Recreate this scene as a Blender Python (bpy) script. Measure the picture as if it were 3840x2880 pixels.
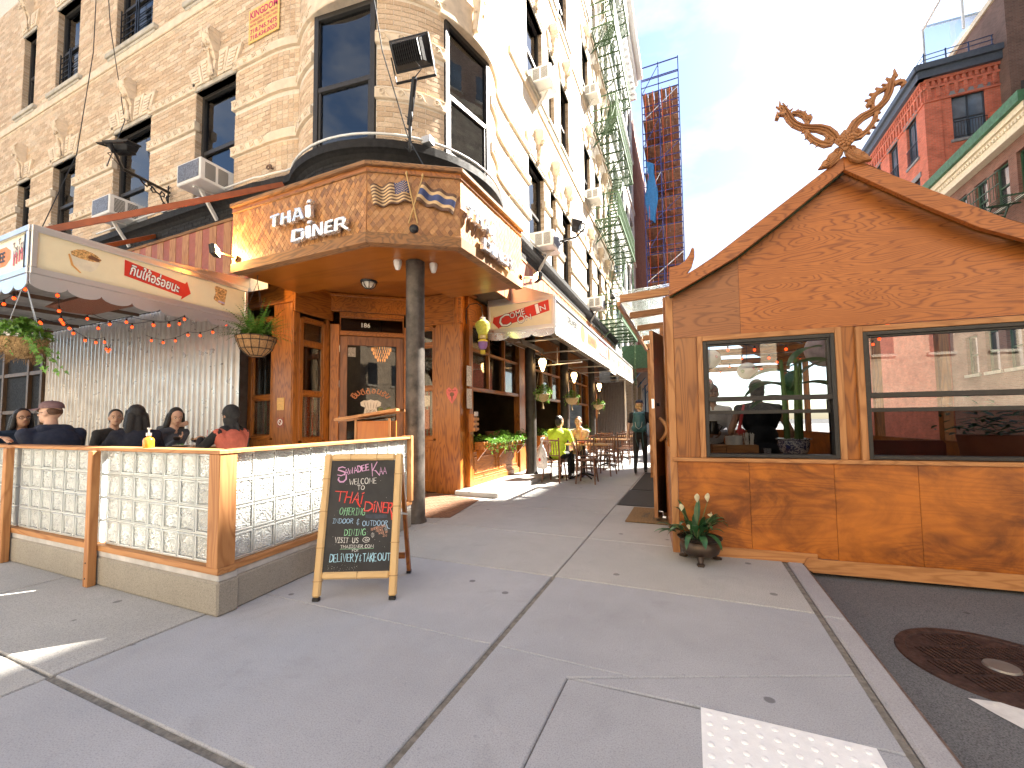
import bpy, bmesh, random
import numpy as np
from math import *
from mathutils import Vector, Matrix

for _o in list(bpy.data.objects): bpy.data.objects.remove(_o)
SC = bpy.context.scene
COL = SC.collection
R = radians
random.seed(7)

# ------------------------------------------------------------------ camera
cam_d = bpy.data.cameras.new('camera'); cam = bpy.data.objects.new('camera', cam_d); COL.objects.link(cam)
cam_d.sensor_width = 36; cam_d.lens = 14.603; cam_d.shift_y = 0.01473
cam_d.clip_start = 0.05; cam_d.clip_end = 2000
_yaw, _pit, _rol = R(23.155), R(3.120), R(-0.657)
_f = Vector((-sin(_yaw)*cos(_pit), cos(_yaw)*cos(_pit), sin(_pit)))
_r = Vector((cos(_yaw), sin(_yaw), 0)); _u = _r.cross(_f)
_r2 = _r*cos(_rol) + _u*sin(_rol); _u2 = -_r*sin(_rol) + _u*cos(_rol)
_m = Matrix((_r2, _u2, -_f)).transposed().to_4x4(); _m.translation = (0, 0, 1.27)
cam.matrix_world = _m
SC.camera = cam

# ------------------------------------------------------------------ sky, sun, exposure
SUN = Vector((0.47, 0.527, 0.71)).normalized()
SUN_EL, SUN_AZ = asin(SUN.z), atan2(SUN.x, SUN.y)
wd = bpy.data.worlds.new('World'); SC.world = wd; wd.use_nodes = True
wn = wd.node_tree; wn.nodes.clear()
def wnode(t, **k):
    n = wn.nodes.new(t)
    for a, b in k.items(): setattr(n, a, b)
    return n
w_out = wnode('ShaderNodeOutputWorld'); w_bg = wnode('ShaderNodeBackground'); w_bg.inputs[1].default_value = 0.05
w_sky = wnode('ShaderNodeTexSky', sky_type='NISHITA', sun_disc=False, sun_elevation=SUN_EL, sun_rotation=SUN_AZ, air_density=1.0, dust_density=0.7, ozone_density=1.0)
w_tc = wnode('ShaderNodeTexCoord'); w_map = wnode('ShaderNodeMapping'); w_map.inputs['Scale'].default_value = (1.0, 1.0, 2.2)
w_map.inputs['Location'].default_value = (0.35, 0.1, 0.4)
w_no = wnode('ShaderNodeTexNoise'); w_no.inputs['Scale'].default_value = 2.3; w_no.inputs['Detail'].default_value = 7; w_no.inputs['Roughness'].default_value = 0.56
w_cr = wnode('ShaderNodeValToRGB'); w_cr.color_ramp.elements[0].position = 0.50; w_cr.color_ramp.elements[1].position = 0.66
w_mix = wnode('ShaderNodeMixRGB'); w_mix.inputs[2].default_value = (3.3, 3.35, 3.45, 1)
w_hz = wnode('ShaderNodeMixRGB'); w_hz.blend_type = 'MULTIPLY'; w_hz.inputs[0].default_value = 1.0; w_hz.inputs[2].default_value = (.78, .82, .86, 1)
wl = wn.links.new
wl(w_tc.outputs['Generated'], w_map.inputs[0]); wl(w_map.outputs[0], w_no.inputs['Vector']); wl(w_no.outputs[0], w_cr.inputs[0])
wl(w_sky.outputs[0], w_hz.inputs[1]); wl(w_hz.outputs[0], w_mix.inputs[1]); wl(w_cr.outputs[0], w_mix.inputs[0]); wl(w_mix.outputs[0], w_bg.inputs[0]); wl(w_bg.outputs[0], w_out.inputs[0])
sun_d = bpy.data.lights.new('sun', 'SUN'); sun_d.energy = 5.0; sun_d.angle = R(0.5); sun_d.color = (1.0, 0.93, 0.82)
sun = bpy.data.objects.new('sun', sun_d); COL.objects.link(sun)
sun.rotation_euler = SUN.to_track_quat('Z', 'Y').to_euler()
SC.view_settings.view_transform = 'Standard'; SC.view_settings.look = 'None'
SC.view_settings.exposure = 3.05; SC.view_settings.gamma = 1.0; SC.view_settings.use_curve_mapping = False
SC.render.engine = 'CYCLES'
SC.cycles.use_denoising = True
SC.cycles.max_bounces = 8; SC.cycles.transparent_max_bounces = 16; SC.cycles.diffuse_bounces = 4
SC.cycles.caustics_reflective = False; SC.cycles.caustics_refractive = False
SC.cycles.sample_clamp_indirect = 4.0

# ------------------------------------------------------------------ mesh helpers
class MB:
    def __init__(s): s.v = []; s.f = []; s.m = []; s.c = []; s.mi = 0; s.col = None
    def add(s, vs, fs):
        k = len(s.v); s.v += [tuple(p) for p in vs]
        for f in fs: s.f.append(tuple(i+k for i in f)); s.m.append(s.mi); s.c.append(s.col)
        return s
    BF = ((0,3,2,1),(4,5,6,7),(0,1,5,4),(1,2,6,5),(2,3,7,6),(3,0,4,7))
    def box(s, x0, x1, y0, y1, z0, z1):
        if x0 > x1: x0, x1 = x1, x0
        if y0 > y1: y0, y1 = y1, y0
        if z0 > z1: z0, z1 = z1, z0
        return s.add([(x0,y0,z0),(x1,y0,z0),(x1,y1,z0),(x0,y1,z0),(x0,y0,z1),(x1,y0,z1),(x1,y1,z1),(x0,y1,z1)], s.BF)
    def fbox(s, F, u0, u1, z0, z1, n0, n1, open_back=False):
        P = F.p
        vs = [P(u0,z0,n0),P(u1,z0,n0),P(u1,z0,n1),P(u0,z0,n1),P(u0,z1,n0),P(u1,z1,n0),P(u1,z1,n1),P(u0,z1,n1)]
        flip = F.flip ^ (n1 < n0) ^ (u1 < u0) ^ (z1 < z0)
        fs = s.BF if not open_back else (s.BF[0], s.BF[1], s.BF[3], s.BF[4], s.BF[5])
        if flip: fs = [f[::-1] for f in fs]
        return s.add(vs, fs)
    def quad(s, a, b, c, d): return s.add([a, b, c, d], [(0,1,2,3)])
    def bar(s, p, q, w, h=None, up=(0,0,1)):
        p, q = Vector(p), Vector(q); h = h or w; d = (q-p).normalized(); u = Vector(up)
        if abs(d.dot(u)) > 0.98: u = Vector((1,0,0))
        a = d.cross(u).normalized()*(w/2); b = a.cross(d).normalized()*(h/2)
        vs = [p-a-b, p+a-b, p+a+b, p-a+b, q-a-b, q+a-b, q+a+b, q-a+b]
        return s.add(vs, ((0,1,2,3),(7,6,5,4),(0,4,5,1),(1,5,6,2),(2,6,7,3),(3,7,4,0)))
    def tube(s, path, r, n=8, caps=True):
        P = [Vector(p) for p in path]; k = len(P)
        rs = r if isinstance(r, (list, tuple)) else [r]*k
        vs = []; ref = None
        for i in range(k):
            d = (P[min(i+1,k-1)]-P[max(i-1,0)])
            d = d.normalized() if d.length > 1e-9 else Vector((0,0,1))
            if ref is None:
                ref = Vector((0,0,1)) if abs(d.z) < .9 else Vector((1,0,0))
            a = d.cross(ref)
            if a.length < 1e-6: a = d.orthogonal()
            a.normalize(); b = a.cross(d).normalized(); ref = b
            for j in range(n):
                t = 2*pi*j/n; vs.append(P[i]+(a*cos(t)+b*sin(t))*rs[i])
        fs = [(i*n+j, i*n+(j+1)%n, (i+1)*n+(j+1)%n, (i+1)*n+j) for i in range(k-1) for j in range(n)]
        if caps: fs += [tuple(range(n))[::-1], tuple(range((k-1)*n, k*n))]
        return s.add(vs, fs)
    def lathe(s, prof, c=(0,0,0), n=24, sx=1, sy=1):
        vs = []; k = len(prof)
        for r, z in prof:
            for j in range(n):
                t = 2*pi*j/n; vs.append((c[0]+r*sx*cos(t), c[1]+r*sy*sin(t), c[2]+z))
        fs = [(i*n+j, i*n+(j+1)%n, (i+1)*n+(j+1)%n, (i+1)*n+j) for i in range(k-1) for j in range(n)]
        if prof[0][0] > 1e-6: fs.append(tuple(range(n))[::-1])
        if prof[-1][0] > 1e-6: fs.append(tuple(range((k-1)*n, k*n)))
        return s.add(vs, fs)
    def ell(s, c, r, nu=14, nv=8, q=None):
        if not isinstance(r, (tuple, list)): r = (r, r, r)
        c = Vector(c); vs = []
        def pt(x, y, z):
            p = Vector((x*r[0], y*r[1], z*r[2]))
            return c + (q @ p if q is not None else p)
        vs.append(pt(0,0,-1))
        for i in range(1, nv):
            a = -pi/2+pi*i/nv
            for j in range(nu): b = 2*pi*j/nu; vs.append(pt(cos(a)*cos(b), cos(a)*sin(b), sin(a)))
        vs.append(pt(0,0,1)); L = len(vs)-1
        fs = [(0, 1+(j+1)%nu, 1+j) for j in range(nu)]
        for i in range(nv-2):
            for j in range(nu): a = 1+i*nu; fs.append((a+j, a+(j+1)%nu, a+nu+(j+1)%nu, a+nu+j))
        a = 1+(nv-2)*nu; fs += [(a+j, a+(j+1)%nu, L) for j in range(nu)]
        return s.add(vs, fs)
    def prism(s, poly, O, U, V, t):
        """poly of (u,v) in the plane O,U,V; extruded by t along U x V."""
        O, U, V = Vector(O), Vector(U), Vector(V); N = U.cross(V).normalized()*t; k = len(poly)
        a = sum(poly[i][0]*poly[(i+1)%k][1]-poly[(i+1)%k][0]*poly[i][1] for i in range(k))
        if a < 0: poly = poly[::-1]
        vs = [O+U*u+V*v for u, v in poly]; vs += [p+N for p in vs]
        fs = [tuple(range(k))[::-1], tuple(range(k, 2*k))] + [(i, (i+1)%k, k+(i+1)%k, k+i) for i in range(k)]
        if t < 0: fs = [f[::-1] for f in fs]
        return s.add(vs, fs)
    def poly(s, poly, O, U, V, n=0.0):
        O, U, V = Vector(O), Vector(U), Vector(V); N = U.cross(V).normalized()*n; k = len(poly)
        a = sum(poly[i][0]*poly[(i+1)%k][1]-poly[(i+1)%k][0]*poly[i][1] for i in range(k))
        if a < 0: poly = poly[::-1]
        return s.add([O+U*u+V*v+N for u, v in poly], [tuple(range(k))])
    def merge(s, o, M=None):
        k = len(s.v)
        s.v += [tuple(M @ Vector(p)) for p in o.v] if M is not None else list(o.v)
        s.f += [tuple(i+k for i in f) for f in o.f]; s.m += [s.mi]*len(o.f) if s.mi else list(o.m); s.c += list(o.c)
        return s

class Frame:
    """A wall plane: u along it, z up, n outwards."""
    def __init__(s, O, U, N):
        s.O = Vector(O); s.U = Vector(U).normalized(); s.N = Vector(N).normalized()
        s.flip = s.U.cross(s.N).z < 0
    def p(s, u, z, n=0.0): return s.O + s.U*u + Vector((0,0,z)) + s.N*n

def mk(name, mb, mat, parent=None, label=None, cat=None, group=None, kind=None, smooth=None, bevel=0, world=True):
    me = bpy.data.meshes.new(name)
    vs = mb.v
    if parent is not None and world:
        root = parent
        Mi = Matrix.Identity(4); p = parent
        while p is not None: Mi = p.matrix_basis @ Mi; p = p.parent
        if Mi != Matrix.Identity(4):
            Mi = Mi.inverted(); a = np.array(vs, dtype=float).reshape(-1, 3)
            A = np.array(Mi); vs = a @ A[:3,:3].T + A[:3,3]
            vs = [tuple(x) for x in vs]
    me.from_pydata(vs, [], mb.f)
    mats = mat if isinstance(mat, (list, tuple)) else [mat]
    for m in mats: me.materials.append(m)
    if len(mats) > 1: me.polygons.foreach_set('material_index', mb.m)
    if any(c is not None for c in mb.c):
        at = me.attributes.new('Col', 'FLOAT_COLOR', 'FACE')
        at.data.foreach_set('color', [x for c in mb.c for x in ((c if c is not None else (1,1,1)) + (1,))])
    if smooth is not None:
        me.polygons.foreach_set('use_smooth', [True]*len(me.polygons))
        if smooth < 180: me.set_sharp_from_angle(angle=R(smooth))
    me.update()
    o = bpy.data.objects.new(name, me); COL.objects.link(o)
    if parent is not None: o.parent = parent
    if bevel:
        b = o.modifiers.new('bevel', 'BEVEL'); b.width = bevel; b.segments = 1; b.limit_method = 'ANGLE'; b.angle_limit = R(40)
    tag(o, label, cat, group, kind)
    return o
def tag(o, label=None, cat=None, group=None, kind=None):
    if label: o['label'] = label
    if cat: o['category'] = cat
    if group: o['group'] = group
    if kind: o['kind'] = kind
    return o
def thing(name, label, cat, loc=(0,0,0), rotz=0, group=None):
    o = bpy.data.objects.new(name, None); COL.objects.link(o)
    o.location = loc; o.rotation_euler = (0, 0, rotz); o.empty_display_size = .1
    o.matrix_basis = Matrix.Translation(loc) @ Matrix.Rotation(rotz, 4, 'Z')
    return tag(o, label, cat, group)
def kids(o): return [c for c in bpy.data.objects if c.parent == o]
def dup(o, parent=None, loc=None, rotz=None, label=None, _ch=None):
    if _ch is None:
        _ch = {}
        for x in bpy.data.objects:
            if x.parent is not None: _ch.setdefault(x.parent.name, []).append(x)
    c = o.copy(); COL.objects.link(c); c.parent = parent
    if loc is not None or rotz is not None:
        c.matrix_basis = Matrix.Translation(loc if loc is not None else o.location) @ Matrix.Rotation(rotz if rotz is not None else o.rotation_euler.z, 4, 'Z')
    if label: c['label'] = label
    for k in _ch.get(o.name, []): dup(k, c, _ch=_ch)
    return c

def text_mb(body, size=1.0, bold=0.0, shear=0.0, space=1.0, ext=0.0, align='LEFT'):
    """Flat lettering from the built-in font as (verts, faces) in the XY plane."""
    cu = bpy.data.curves.new('lettering', 'FONT'); cu.body = body; cu.size = size; cu.offset = bold; cu.shear = shear
    cu.space_character = space; cu.extrude = ext; cu.align_x = align; cu.resolution_u = 2
    o = bpy.data.objects.new('lettering', cu)
    me = bpy.data.meshes.new_from_object(o)
    v = [tuple(x.co) for x in me.vertices]; f = [tuple(p.vertices) for p in me.polygons]
    bpy.data.objects.remove(o); bpy.data.curves.remove(cu); bpy.data.meshes.remove(me)
    return v, f
def put_text(mb, body, O, U, V, width=None, height=None, n=0.002, center=True, **k):
    """Text fitted into width x height on a plane with its lower left (or centre) at O."""
    v, f = text_mb(body, **k)
    if not v: return mb
    xs = [p[0] for p in v]; ys = [p[1] for p in v]; x0, x1, y0, y1 = min(xs), max(xs), min(ys), max(ys)
    sx = width/(x1-x0) if width else None; sy = height/(y1-y0) if height else None
    if sx is None: sx = sy if sy else 1
    if sy is None: sy = sx
    O, U, V = Vector(O), Vector(U).normalized(), Vector(V).normalized(); N = U.cross(V)
    cx, cy = ((x0+x1)/2, (y0+y1)/2) if center else (x0, y0)
    return mb.add([O+U*((p[0]-cx)*sx)+V*((p[1]-cy)*sy)+N*(n+p[2]) for p in v], f)
# ------------------------------------------------------------------ materials
def newmat(name):
    m = bpy.data.materials.new(name); m.use_nodes = True; nt = m.node_tree
    b = nt.nodes['Principled BSDF']; return m, nt, b
def N_(nt, t, **k):
    n = nt.nodes.new(t)
    for a, v in k.items():
        if a.startswith('i_'):
            key = a[2:]; n.inputs[int(key) if key.isdigit() else key].default_value = v
        else: setattr(n, a, v)
    return n
def rgba(c): return tuple(c)[:3] + (1,)
def coords(nt, scale=(1,1,1), rot=(0,0,0)):
    tc = N_(nt, 'ShaderNodeTexCoord'); mp = N_(nt, 'ShaderNodeMapping')
    mp.inputs['Scale'].default_value = scale; mp.inputs['Rotation'].default_value = rot
    nt.links.new(tc.outputs['Object'], mp.inputs[0]); return mp.outputs[0]
def ramp(nt, src, stops, interp='LINEAR'):
    r = N_(nt, 'ShaderNodeValToRGB'); e = r.color_ramp.elements; r.color_ramp.interpolation = interp
    while len(e) < len(stops): e.new(0.5)
    for x, (p, c) in zip(e, stops): x.position = p; x.color = rgba(c) if isinstance(c, (tuple, list)) else (c, c, c, 1)
    nt.links.new(src, r.inputs[0]); return r.outputs[0]
def mixc(nt, fac, a, b, mode='MIX'):
    n = N_(nt, 'ShaderNodeMixRGB', blend_type=mode)
    for i, v in ((0, fac), (1, a), (2, b)):
        if isinstance(v, (int, float)): n.inputs[i].default_value = v if i == 0 else (v, v, v, 1)
        elif isinstance(v, (tuple, list)): n.inputs[i].default_value = rgba(v)
        else: nt.links.new(v, n.inputs[i])
    return n.outputs[0]
def mth(nt, op, a, b=0.0, c=None):
    n = N_(nt, 'ShaderNodeMath', operation=op)
    for i, v in enumerate((a, b) if c is None else (a, b, c)):
        if isinstance(v, (int, float)): n.inputs[i].default_value = v
        else: nt.links.new(v, n.inputs[i])
    return n.outputs[0]
def noise(nt, vec, scale, detail=4, rough=.55, dist=0):
    n = N_(nt, 'ShaderNodeTexNoise'); n.inputs['Scale'].default_value = scale; n.inputs['Detail'].default_value = detail
    n.inputs['Roughness'].default_value = rough; n.inputs['Distortion'].default_value = dist
    nt.links.new(vec, n.inputs['Vector']); return n.outputs[0]
def bump(nt, b, h, strength=.3, dist=.01):
    n = N_(nt, 'ShaderNodeBump'); n.inputs['Strength'].default_value = strength; n.inputs['Distance'].default_value = dist
    nt.links.new(h, n.inputs['Height']); nt.links.new(n.outputs[0], b.inputs['Normal'])
MATS = {}
def plain(name, col, rough=.6, metal=0, var=.12, scale=9, bmp=0, spec=.5, coat=0, orand=0, emit=None, estr=0, sss=0):
    if name in MATS: return MATS[name]
    m, nt, b = newmat(name); v = coords(nt)
    n = noise(nt, v, scale, 5, .6)
    lo = tuple(x*(1-var) for x in col); hi = tuple(min(1, x*(1+var)) for x in col)
    c = ramp(nt, n, [(.3, lo), (.7, hi)])
    if orand:
        oi = N_(nt, 'ShaderNodeObjectInfo'); f = mth(nt, 'MULTIPLY_ADD', oi.outputs['Random'], 2*orand, 1-orand)
        hs = N_(nt, 'ShaderNodeHueSaturation'); nt.links.new(f, hs.inputs['Value']); nt.links.new(c, hs.inputs['Color']); c = hs.outputs[0]
    nt.links.new(c, b.inputs['Base Color'])
    b.inputs['Roughness'].default_value = rough; b.inputs['Metallic'].default_value = metal
    b.inputs['Specular IOR Level'].default_value = spec; b.inputs['Coat Weight'].default_value = coat
    if sss: b.inputs['Subsurface Weight'].default_value = sss; b.inputs['Subsurface Radius'].default_value = (.01, .004, .002)
    rr = ramp(nt, noise(nt, v, scale*2.3, 4), [(.3, max(0, rough-.08)), (.7, min(1, rough+.1))]); nt.links.new(rr, b.inputs['Roughness'])
    if bmp: bump(nt, b, noise(nt, v, scale*6, 5), bmp, .01)
    if emit: b.inputs['Emission Color'].default_value = rgba(emit); b.inputs['Emission Strength'].default_value = estr
    MATS[name] = m; return m
def wood(name, light, dark, axis='X', rough=.35, freq=1.0, ring=34, fine=1.0, coat=.25, across=6.0, along=.9, contrast=1.0, dirt=0.0, bmp=.12, pw=2.2, mott=0.0):
    """Grain as contour lines of a noise stretched along AXIS, with fine pores."""
    if name in MATS: return MATS[name]
    m, nt, b = newmat(name)
    s = {'X': (along, across, across), 'Y': (across, along, across), 'Z': (across, across, along)}[axis]
    v = coords(nt, tuple(k*freq for k in s))
    oi = N_(nt, 'ShaderNodeObjectInfo'); ad = N_(nt, 'ShaderNodeVectorMath', operation='ADD'); nt.links.new(v, ad.inputs[0])
    cb = N_(nt, 'ShaderNodeCombineXYZ')
    for i, k in enumerate((17.0, 31.0, 23.0)): nt.links.new(mth(nt, 'MULTIPLY', oi.outputs['Random'], k), cb.inputs[i])
    nt.links.new(cb.outputs[0], ad.inputs[1]); v = ad.outputs[0]
    n1 = noise(nt, v, .55, 2.5, .5, .35)
    li = mth(nt, 'SINE', mth(nt, 'MULTIPLY', n1, ring*2.2)); li = mth(nt, 'MULTIPLY_ADD', li, .5, .5); li = mth(nt, 'POWER', li, pw)
    s2 = {'X': (3, 160, 160), 'Y': (160, 3, 160), 'Z': (160, 160, 3)}[axis]
    n2 = noise(nt, coords(nt, s2), 1.0*fine, 3, .6); n3 = noise(nt, coords(nt), 1.3, 3)
    mid = tuple((a*.55+c*.45) for a, c in zip(light, dark))
    c = mixc(nt, mth(nt, 'MULTIPLY', li, .8*contrast), light, dark)
    c = mixc(nt, mth(nt, 'MULTIPLY', ramp(nt, n2, [(.42, 0.0), (.66, 1.0)]), .55*contrast), c, mid)
    c = mixc(nt, ramp(nt, n3, [(.35, 0.0), (.75, .35)]), c, tuple(x*.72 for x in mid))
    if mott: c = mixc(nt, ramp(nt, noise(nt, coords(nt, (1.0,1.0,1.4)), 2.6, 6, .68, .9), [(.36, .85*mott), (.62, 0.0)]), c, tuple(x*.42 for x in dark)); c = mixc(nt, ramp(nt, noise(nt, coords(nt), 1.1, 4), [(.5, 0.0), (.75, .5*mott)]), c, tuple(min(1, x*1.35) for x in light))
    if dirt: c = mixc(nt, mth(nt, 'MULTIPLY', ramp(nt, noise(nt, coords(nt), 5, 6, .7), [(.45, 0.0), (.7, 1.0)]), dirt), c, (.09, .08, .07))
    nt.links.new(c, b.inputs['Base Color']); b.inputs['Roughness'].default_value = rough; b.inputs['Coat Weight'].default_value = coat; b.inputs['Coat Roughness'].default_value = .25
    rr = ramp(nt, n3, [(.3, rough), (.8, min(1, rough+.2))]); nt.links.new(rr, b.inputs['Roughness'])
    bump(nt, b, n2, bmp, .004); MATS[name] = m; return m
def concrete(name, col, warm=0, spots=1.0, rough=.85, speck=1.0):
    if name in MATS: return MATS[name]
    m, nt, b = newmat(name); v = coords(nt)
    big = noise(nt, v, .8, 5, .6); md = noise(nt, v, 6, 6, .65); fi = noise(nt, v, 160, 3, .6)
    c = ramp(nt, big, [(.3, tuple(x*.86 for x in col)), (.72, tuple(min(1, x*1.1) for x in col))])
    c = mixc(nt, ramp(nt, md, [(.4, 0.0), (.75, .35)]), c, tuple(x*.78 for x in col))
    c = mixc(nt, ramp(nt, fi, [(.36, .5*speck), (.5, 0.0)]), c, tuple(x*.5 for x in col))
    c = mixc(nt, ramp(nt, fi, [(.6, 0.0), (.72, .35*speck)]), c, tuple(min(1, x*1.6) for x in col))
    vo = N_(nt, 'ShaderNodeTexVoronoi'); vo.inputs['Scale'].default_value = 2.6; vo.inputs['Randomness'].default_value = 1; nt.links.new(v, vo.inputs['Vector'])
    wob = mth(nt, 'ADD', vo.outputs['Distance'], mth(nt, 'MULTIPLY', noise(nt, v, 22, 3), .03))
    c = mixc(nt, ramp(nt, wob, [(.075, .8*spots), (.090, 0.0)]), c, tuple(x*.3 for x in col))
    st = noise(nt, coords(nt, (1, 1, 1)), 2.2, 7, .72, .8)
    c = mixc(nt, ramp(nt, st, [(.56, 0.0), (.8, .5*spots)]), c, tuple(x*.55 for x in col))
    sc = noise(nt, coords(nt, (9, 1.2, 1), (0, 0, .5)), 3.0, 6, .75, .6)
    c = mixc(nt, ramp(nt, sc, [(.62, 0.0), (.74, .35*spots)]), c, tuple(min(1, x*1.35) for x in col))
    pt = noise(nt, v, 34, 4, .7, .4)
    c = mixc(nt, ramp(nt, pt, [(.62, 0.0), (.70, .45*spots)]), c, tuple(x*.6 for x in col))
    nt.links.new(c, b.inputs['Base Color']); b.inputs['Roughness'].default_value = rough; b.inputs['Specular IOR Level'].default_value = .3
    bump(nt, b, mixc(nt, .5, fi, md), .35, .004); MATS[name] = m; return m
def attrcol(name, rough=.8, bmp=.3, scale=60, spec=.3, mul=(1,1,1)):
    """Colour from the face attribute Col, with grain."""
    if name in MATS: return MATS[name]
    m, nt, b = newmat(name); v = coords(nt); a = N_(nt, 'ShaderNodeAttribute', attribute_name='Col')
    n = noise(nt, v, scale, 5, .65)
    c = mixc(nt, 1.0, a.outputs['Color'], ramp(nt, n, [(.3, tuple(x*.72 for x in mul)), (.7, tuple(x*1.12 for x in mul))]), 'MULTIPLY')
    nt.links.new(c, b.inputs['Base Color']); b.inputs['Roughness'].default_value = rough; b.inputs['Specular IOR Level'].default_value = spec
    if bmp: bump(nt, b, n, bmp, .006)
    MATS[name] = m; return m
def randcol(name, stops, rough=.8, bmp=.3, scale=60, coat=0, grain=None):
    """Colour picked per object."""
    if name in MATS: return MATS[name]
    m, nt, b = newmat(name); v = coords(nt); oi = N_(nt, 'ShaderNodeObjectInfo')
    c = ramp(nt, oi.outputs['Random'], stops); n = noise(nt, v, scale, 5, .65)
    c = mixc(nt, 1.0, c, ramp(nt, n, [(.3, .72), (.7, 1.12)]), 'MULTIPLY')
    nt.links.new(c, b.inputs['Base Color']); b.inputs['Roughness'].default_value = rough; b.inputs['Coat Weight'].default_value = coat
    if bmp: bump(nt, b, n, bmp, .006)
    MATS[name] = m; return m
def clear_glass(name, tint=(.9,.93,.93), refl=.12, rough=.01, wav=0.0, fk=1.1):
    """A pane that shows what is behind it and mirrors the street."""
    if name in MATS: return MATS[name]
    m = bpy.data.materials.new(name); m.use_nodes = True; nt = m.node_tree; nt.nodes.clear()
    o = N_(nt, 'ShaderNodeOutputMaterial'); t = N_(nt, 'ShaderNodeBsdfTransparent', i_0=rgba(tint)); g = N_(nt, 'ShaderNodeBsdfGlossy')
    g.inputs['Roughness'].default_value = rough; fr = N_(nt, 'ShaderNodeFresnel'); fr.inputs['IOR'].default_value = 1.5
    f = mth(nt, 'MULTIPLY_ADD', fr.outputs[0], fk, refl); f = mth(nt, 'MINIMUM', f, 1.0)
    x = N_(nt, 'ShaderNodeMixShader'); nt.links.new(f, x.inputs[0]); nt.links.new(t.outputs[0], x.inputs[1]); nt.links.new(g.outputs[0], x.inputs[2]); nt.links.new(x.outputs[0], o.inputs[0])
    if wav:
        bn = N_(nt, 'ShaderNodeBump'); bn.inputs['Strength'].default_value = wav; bn.inputs['Distance'].default_value = .02
        nt.links.new(noise(nt, coords(nt), 3.0, 2), bn.inputs['Height']); nt.links.new(bn.outputs[0], g.inputs['Normal'])
    MATS[name] = m; return m
def emis(name, col, s):
    if name in MATS: return MATS[name]
    m, nt, b = newmat(name); b.inputs['Base Color'].default_value = rgba(col); b.inputs['Emission Color'].default_value = rgba(col); b.inputs['Emission Strength'].default_value = s; b.inputs['Roughness'].default_value = .3
    MATS[name] = m; return m

# woods
OAK_L, OAK_D = (.40, .135, .018), (.14, .036, .005)
W_PLY_X = wood('varnished_plywood', (.46, .145, .024), (.15, .034, .006), 'X', rough=.36, freq=1.25, ring=120, across=5.5, along=.8, coat=.12, pw=4.0)
W_BASEPLY = wood('amber_plywood', (.50, .155, .014), (.23, .055, .006), 'X', rough=.34, freq=1.0, ring=60, across=5.0, along=.8, coat=.18, contrast=.75, mott=1.0)
W_BARGE = wood('bargeboard_wood', (.44, .145, .032), (.15, .038, .008), 'X', rough=.42, coat=.1, freq=1.3, ring=90, across=6, along=.8, pw=3.0)
W_TRIM_X = wood('oak_trim_across', (.50, .235, .085), (.30, .115, .034), 'X', rough=.5, freq=1.6, ring=30, coat=.05)
W_TRIM_Z = wood('oak_trim_upright', (.50, .235, .085), (.30, .115, .034), 'Z', rough=.5, freq=1.6, ring=30, coat=.05)
W_OAKZ = wood('storefront_oak_upright', OAK_L, OAK_D, 'Z', rough=.3, freq=1.5, ring=38, coat=.18)
W_OAKX = wood('storefront_oak_x', OAK_L, OAK_D, 'X', rough=.3, freq=1.5, ring=38, coat=.18)
W_OAKY = wood('storefront_oak_y', OAK_L, OAK_D, 'Y', rough=.3, freq=1.5, ring=38, coat=.18)
W_SOFFIT = wood('soffit_wood', (.36, .115, .014), (.20, .055, .006), 'X', rough=.3, freq=.8, ring=14, coat=.2, contrast=.7)
W_WEATHER = wood('weathered_trim', (.34, .165, .065), (.11, .062, .034), 'X', rough=.75, freq=1.4, ring=40, coat=0, dirt=.35)
W_FENCE = wood('fence_cedar', (.50, .235, .085), (.30, .115, .034), 'Z', rough=.6, freq=1.8, ring=26, coat=0)
W_FENCEX = wood('fence_cedar_x', (.52, .250, .090), (.32, .125, .038), 'X', rough=.6, freq=1.8, ring=26, coat=0)
W_FENCEY = wood('fence_cedar_y', (.52, .250, .090), (.32, .125, .038), 'Y', rough=.6, freq=1.8, ring=26, coat=0)
W_CHAIR = wood('bentwood', (.16, .055, .018), (.06, .020, .008), 'Z', rough=.28, freq=2, ring=20, coat=.5)
W_TABLE = wood('table_top_wood', (.48, .25, .09), (.30, .13, .04), 'Y', rough=.3, freq=2, ring=20, coat=.4)
W_CARVE = wood('carved_teak', (.42, .185, .065), (.24, .095, .032), 'Z', rough=.5, freq=3, ring=14, coat=.1, contrast=.6)
W_BAMBOO = wood('bamboo', (.72, .50, .24), (.60, .37, .15), 'Z', rough=.35, freq=1.6, ring=8, coat=.3, contrast=.6)
W_BAMBOOX = wood('bamboo_x', (.72, .50, .24), (.60, .37, .15), 'X', rough=.35, freq=1.6, ring=8, coat=.3, contrast=.6)
W_ORANGE = wood('podium_wood', (.52, .165, .022), (.38, .105, .014), 'Z', rough=.35, freq=1.5, ring=18, coat=.3, contrast=.7)
# stone, metal and paint
C_GREY = concrete('sidewalk_concrete', (.41, .415, .435))
C_WARM = concrete('older_concrete', (.46, .45, .43), spots=.9, speck=1.5)
C_BASE = concrete('kerb_wall_concrete', (.36, .33, .28), spots=1.0, speck=1.2)
C_JOINT = plain('joint_dirt', (.21, .19, .16), .95, var=.4, scale=30, bmp=.5)
ASPHALT = concrete('asphalt', (.165, .165, .168), spots=.8, speck=2.6, rough=.9)
KERB = concrete('kerb_stone', (.42, .41, .42), spots=.8)
RUST = plain('rusted_steel', (.17, .115, .09), .8, .2, var=.5, scale=20, bmp=.4)
IRON = plain('cast_iron', (.075, .042, .034), .7, .6, var=.4, scale=25, bmp=.3)
WHITEP = plain('road_paint', (.72, .70, .66), .8, var=.12, scale=14, bmp=.4)
TACT = plain('tactile_plastic', (.86, .86, .85), .6, var=.06, scale=20, bmp=.1)
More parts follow.
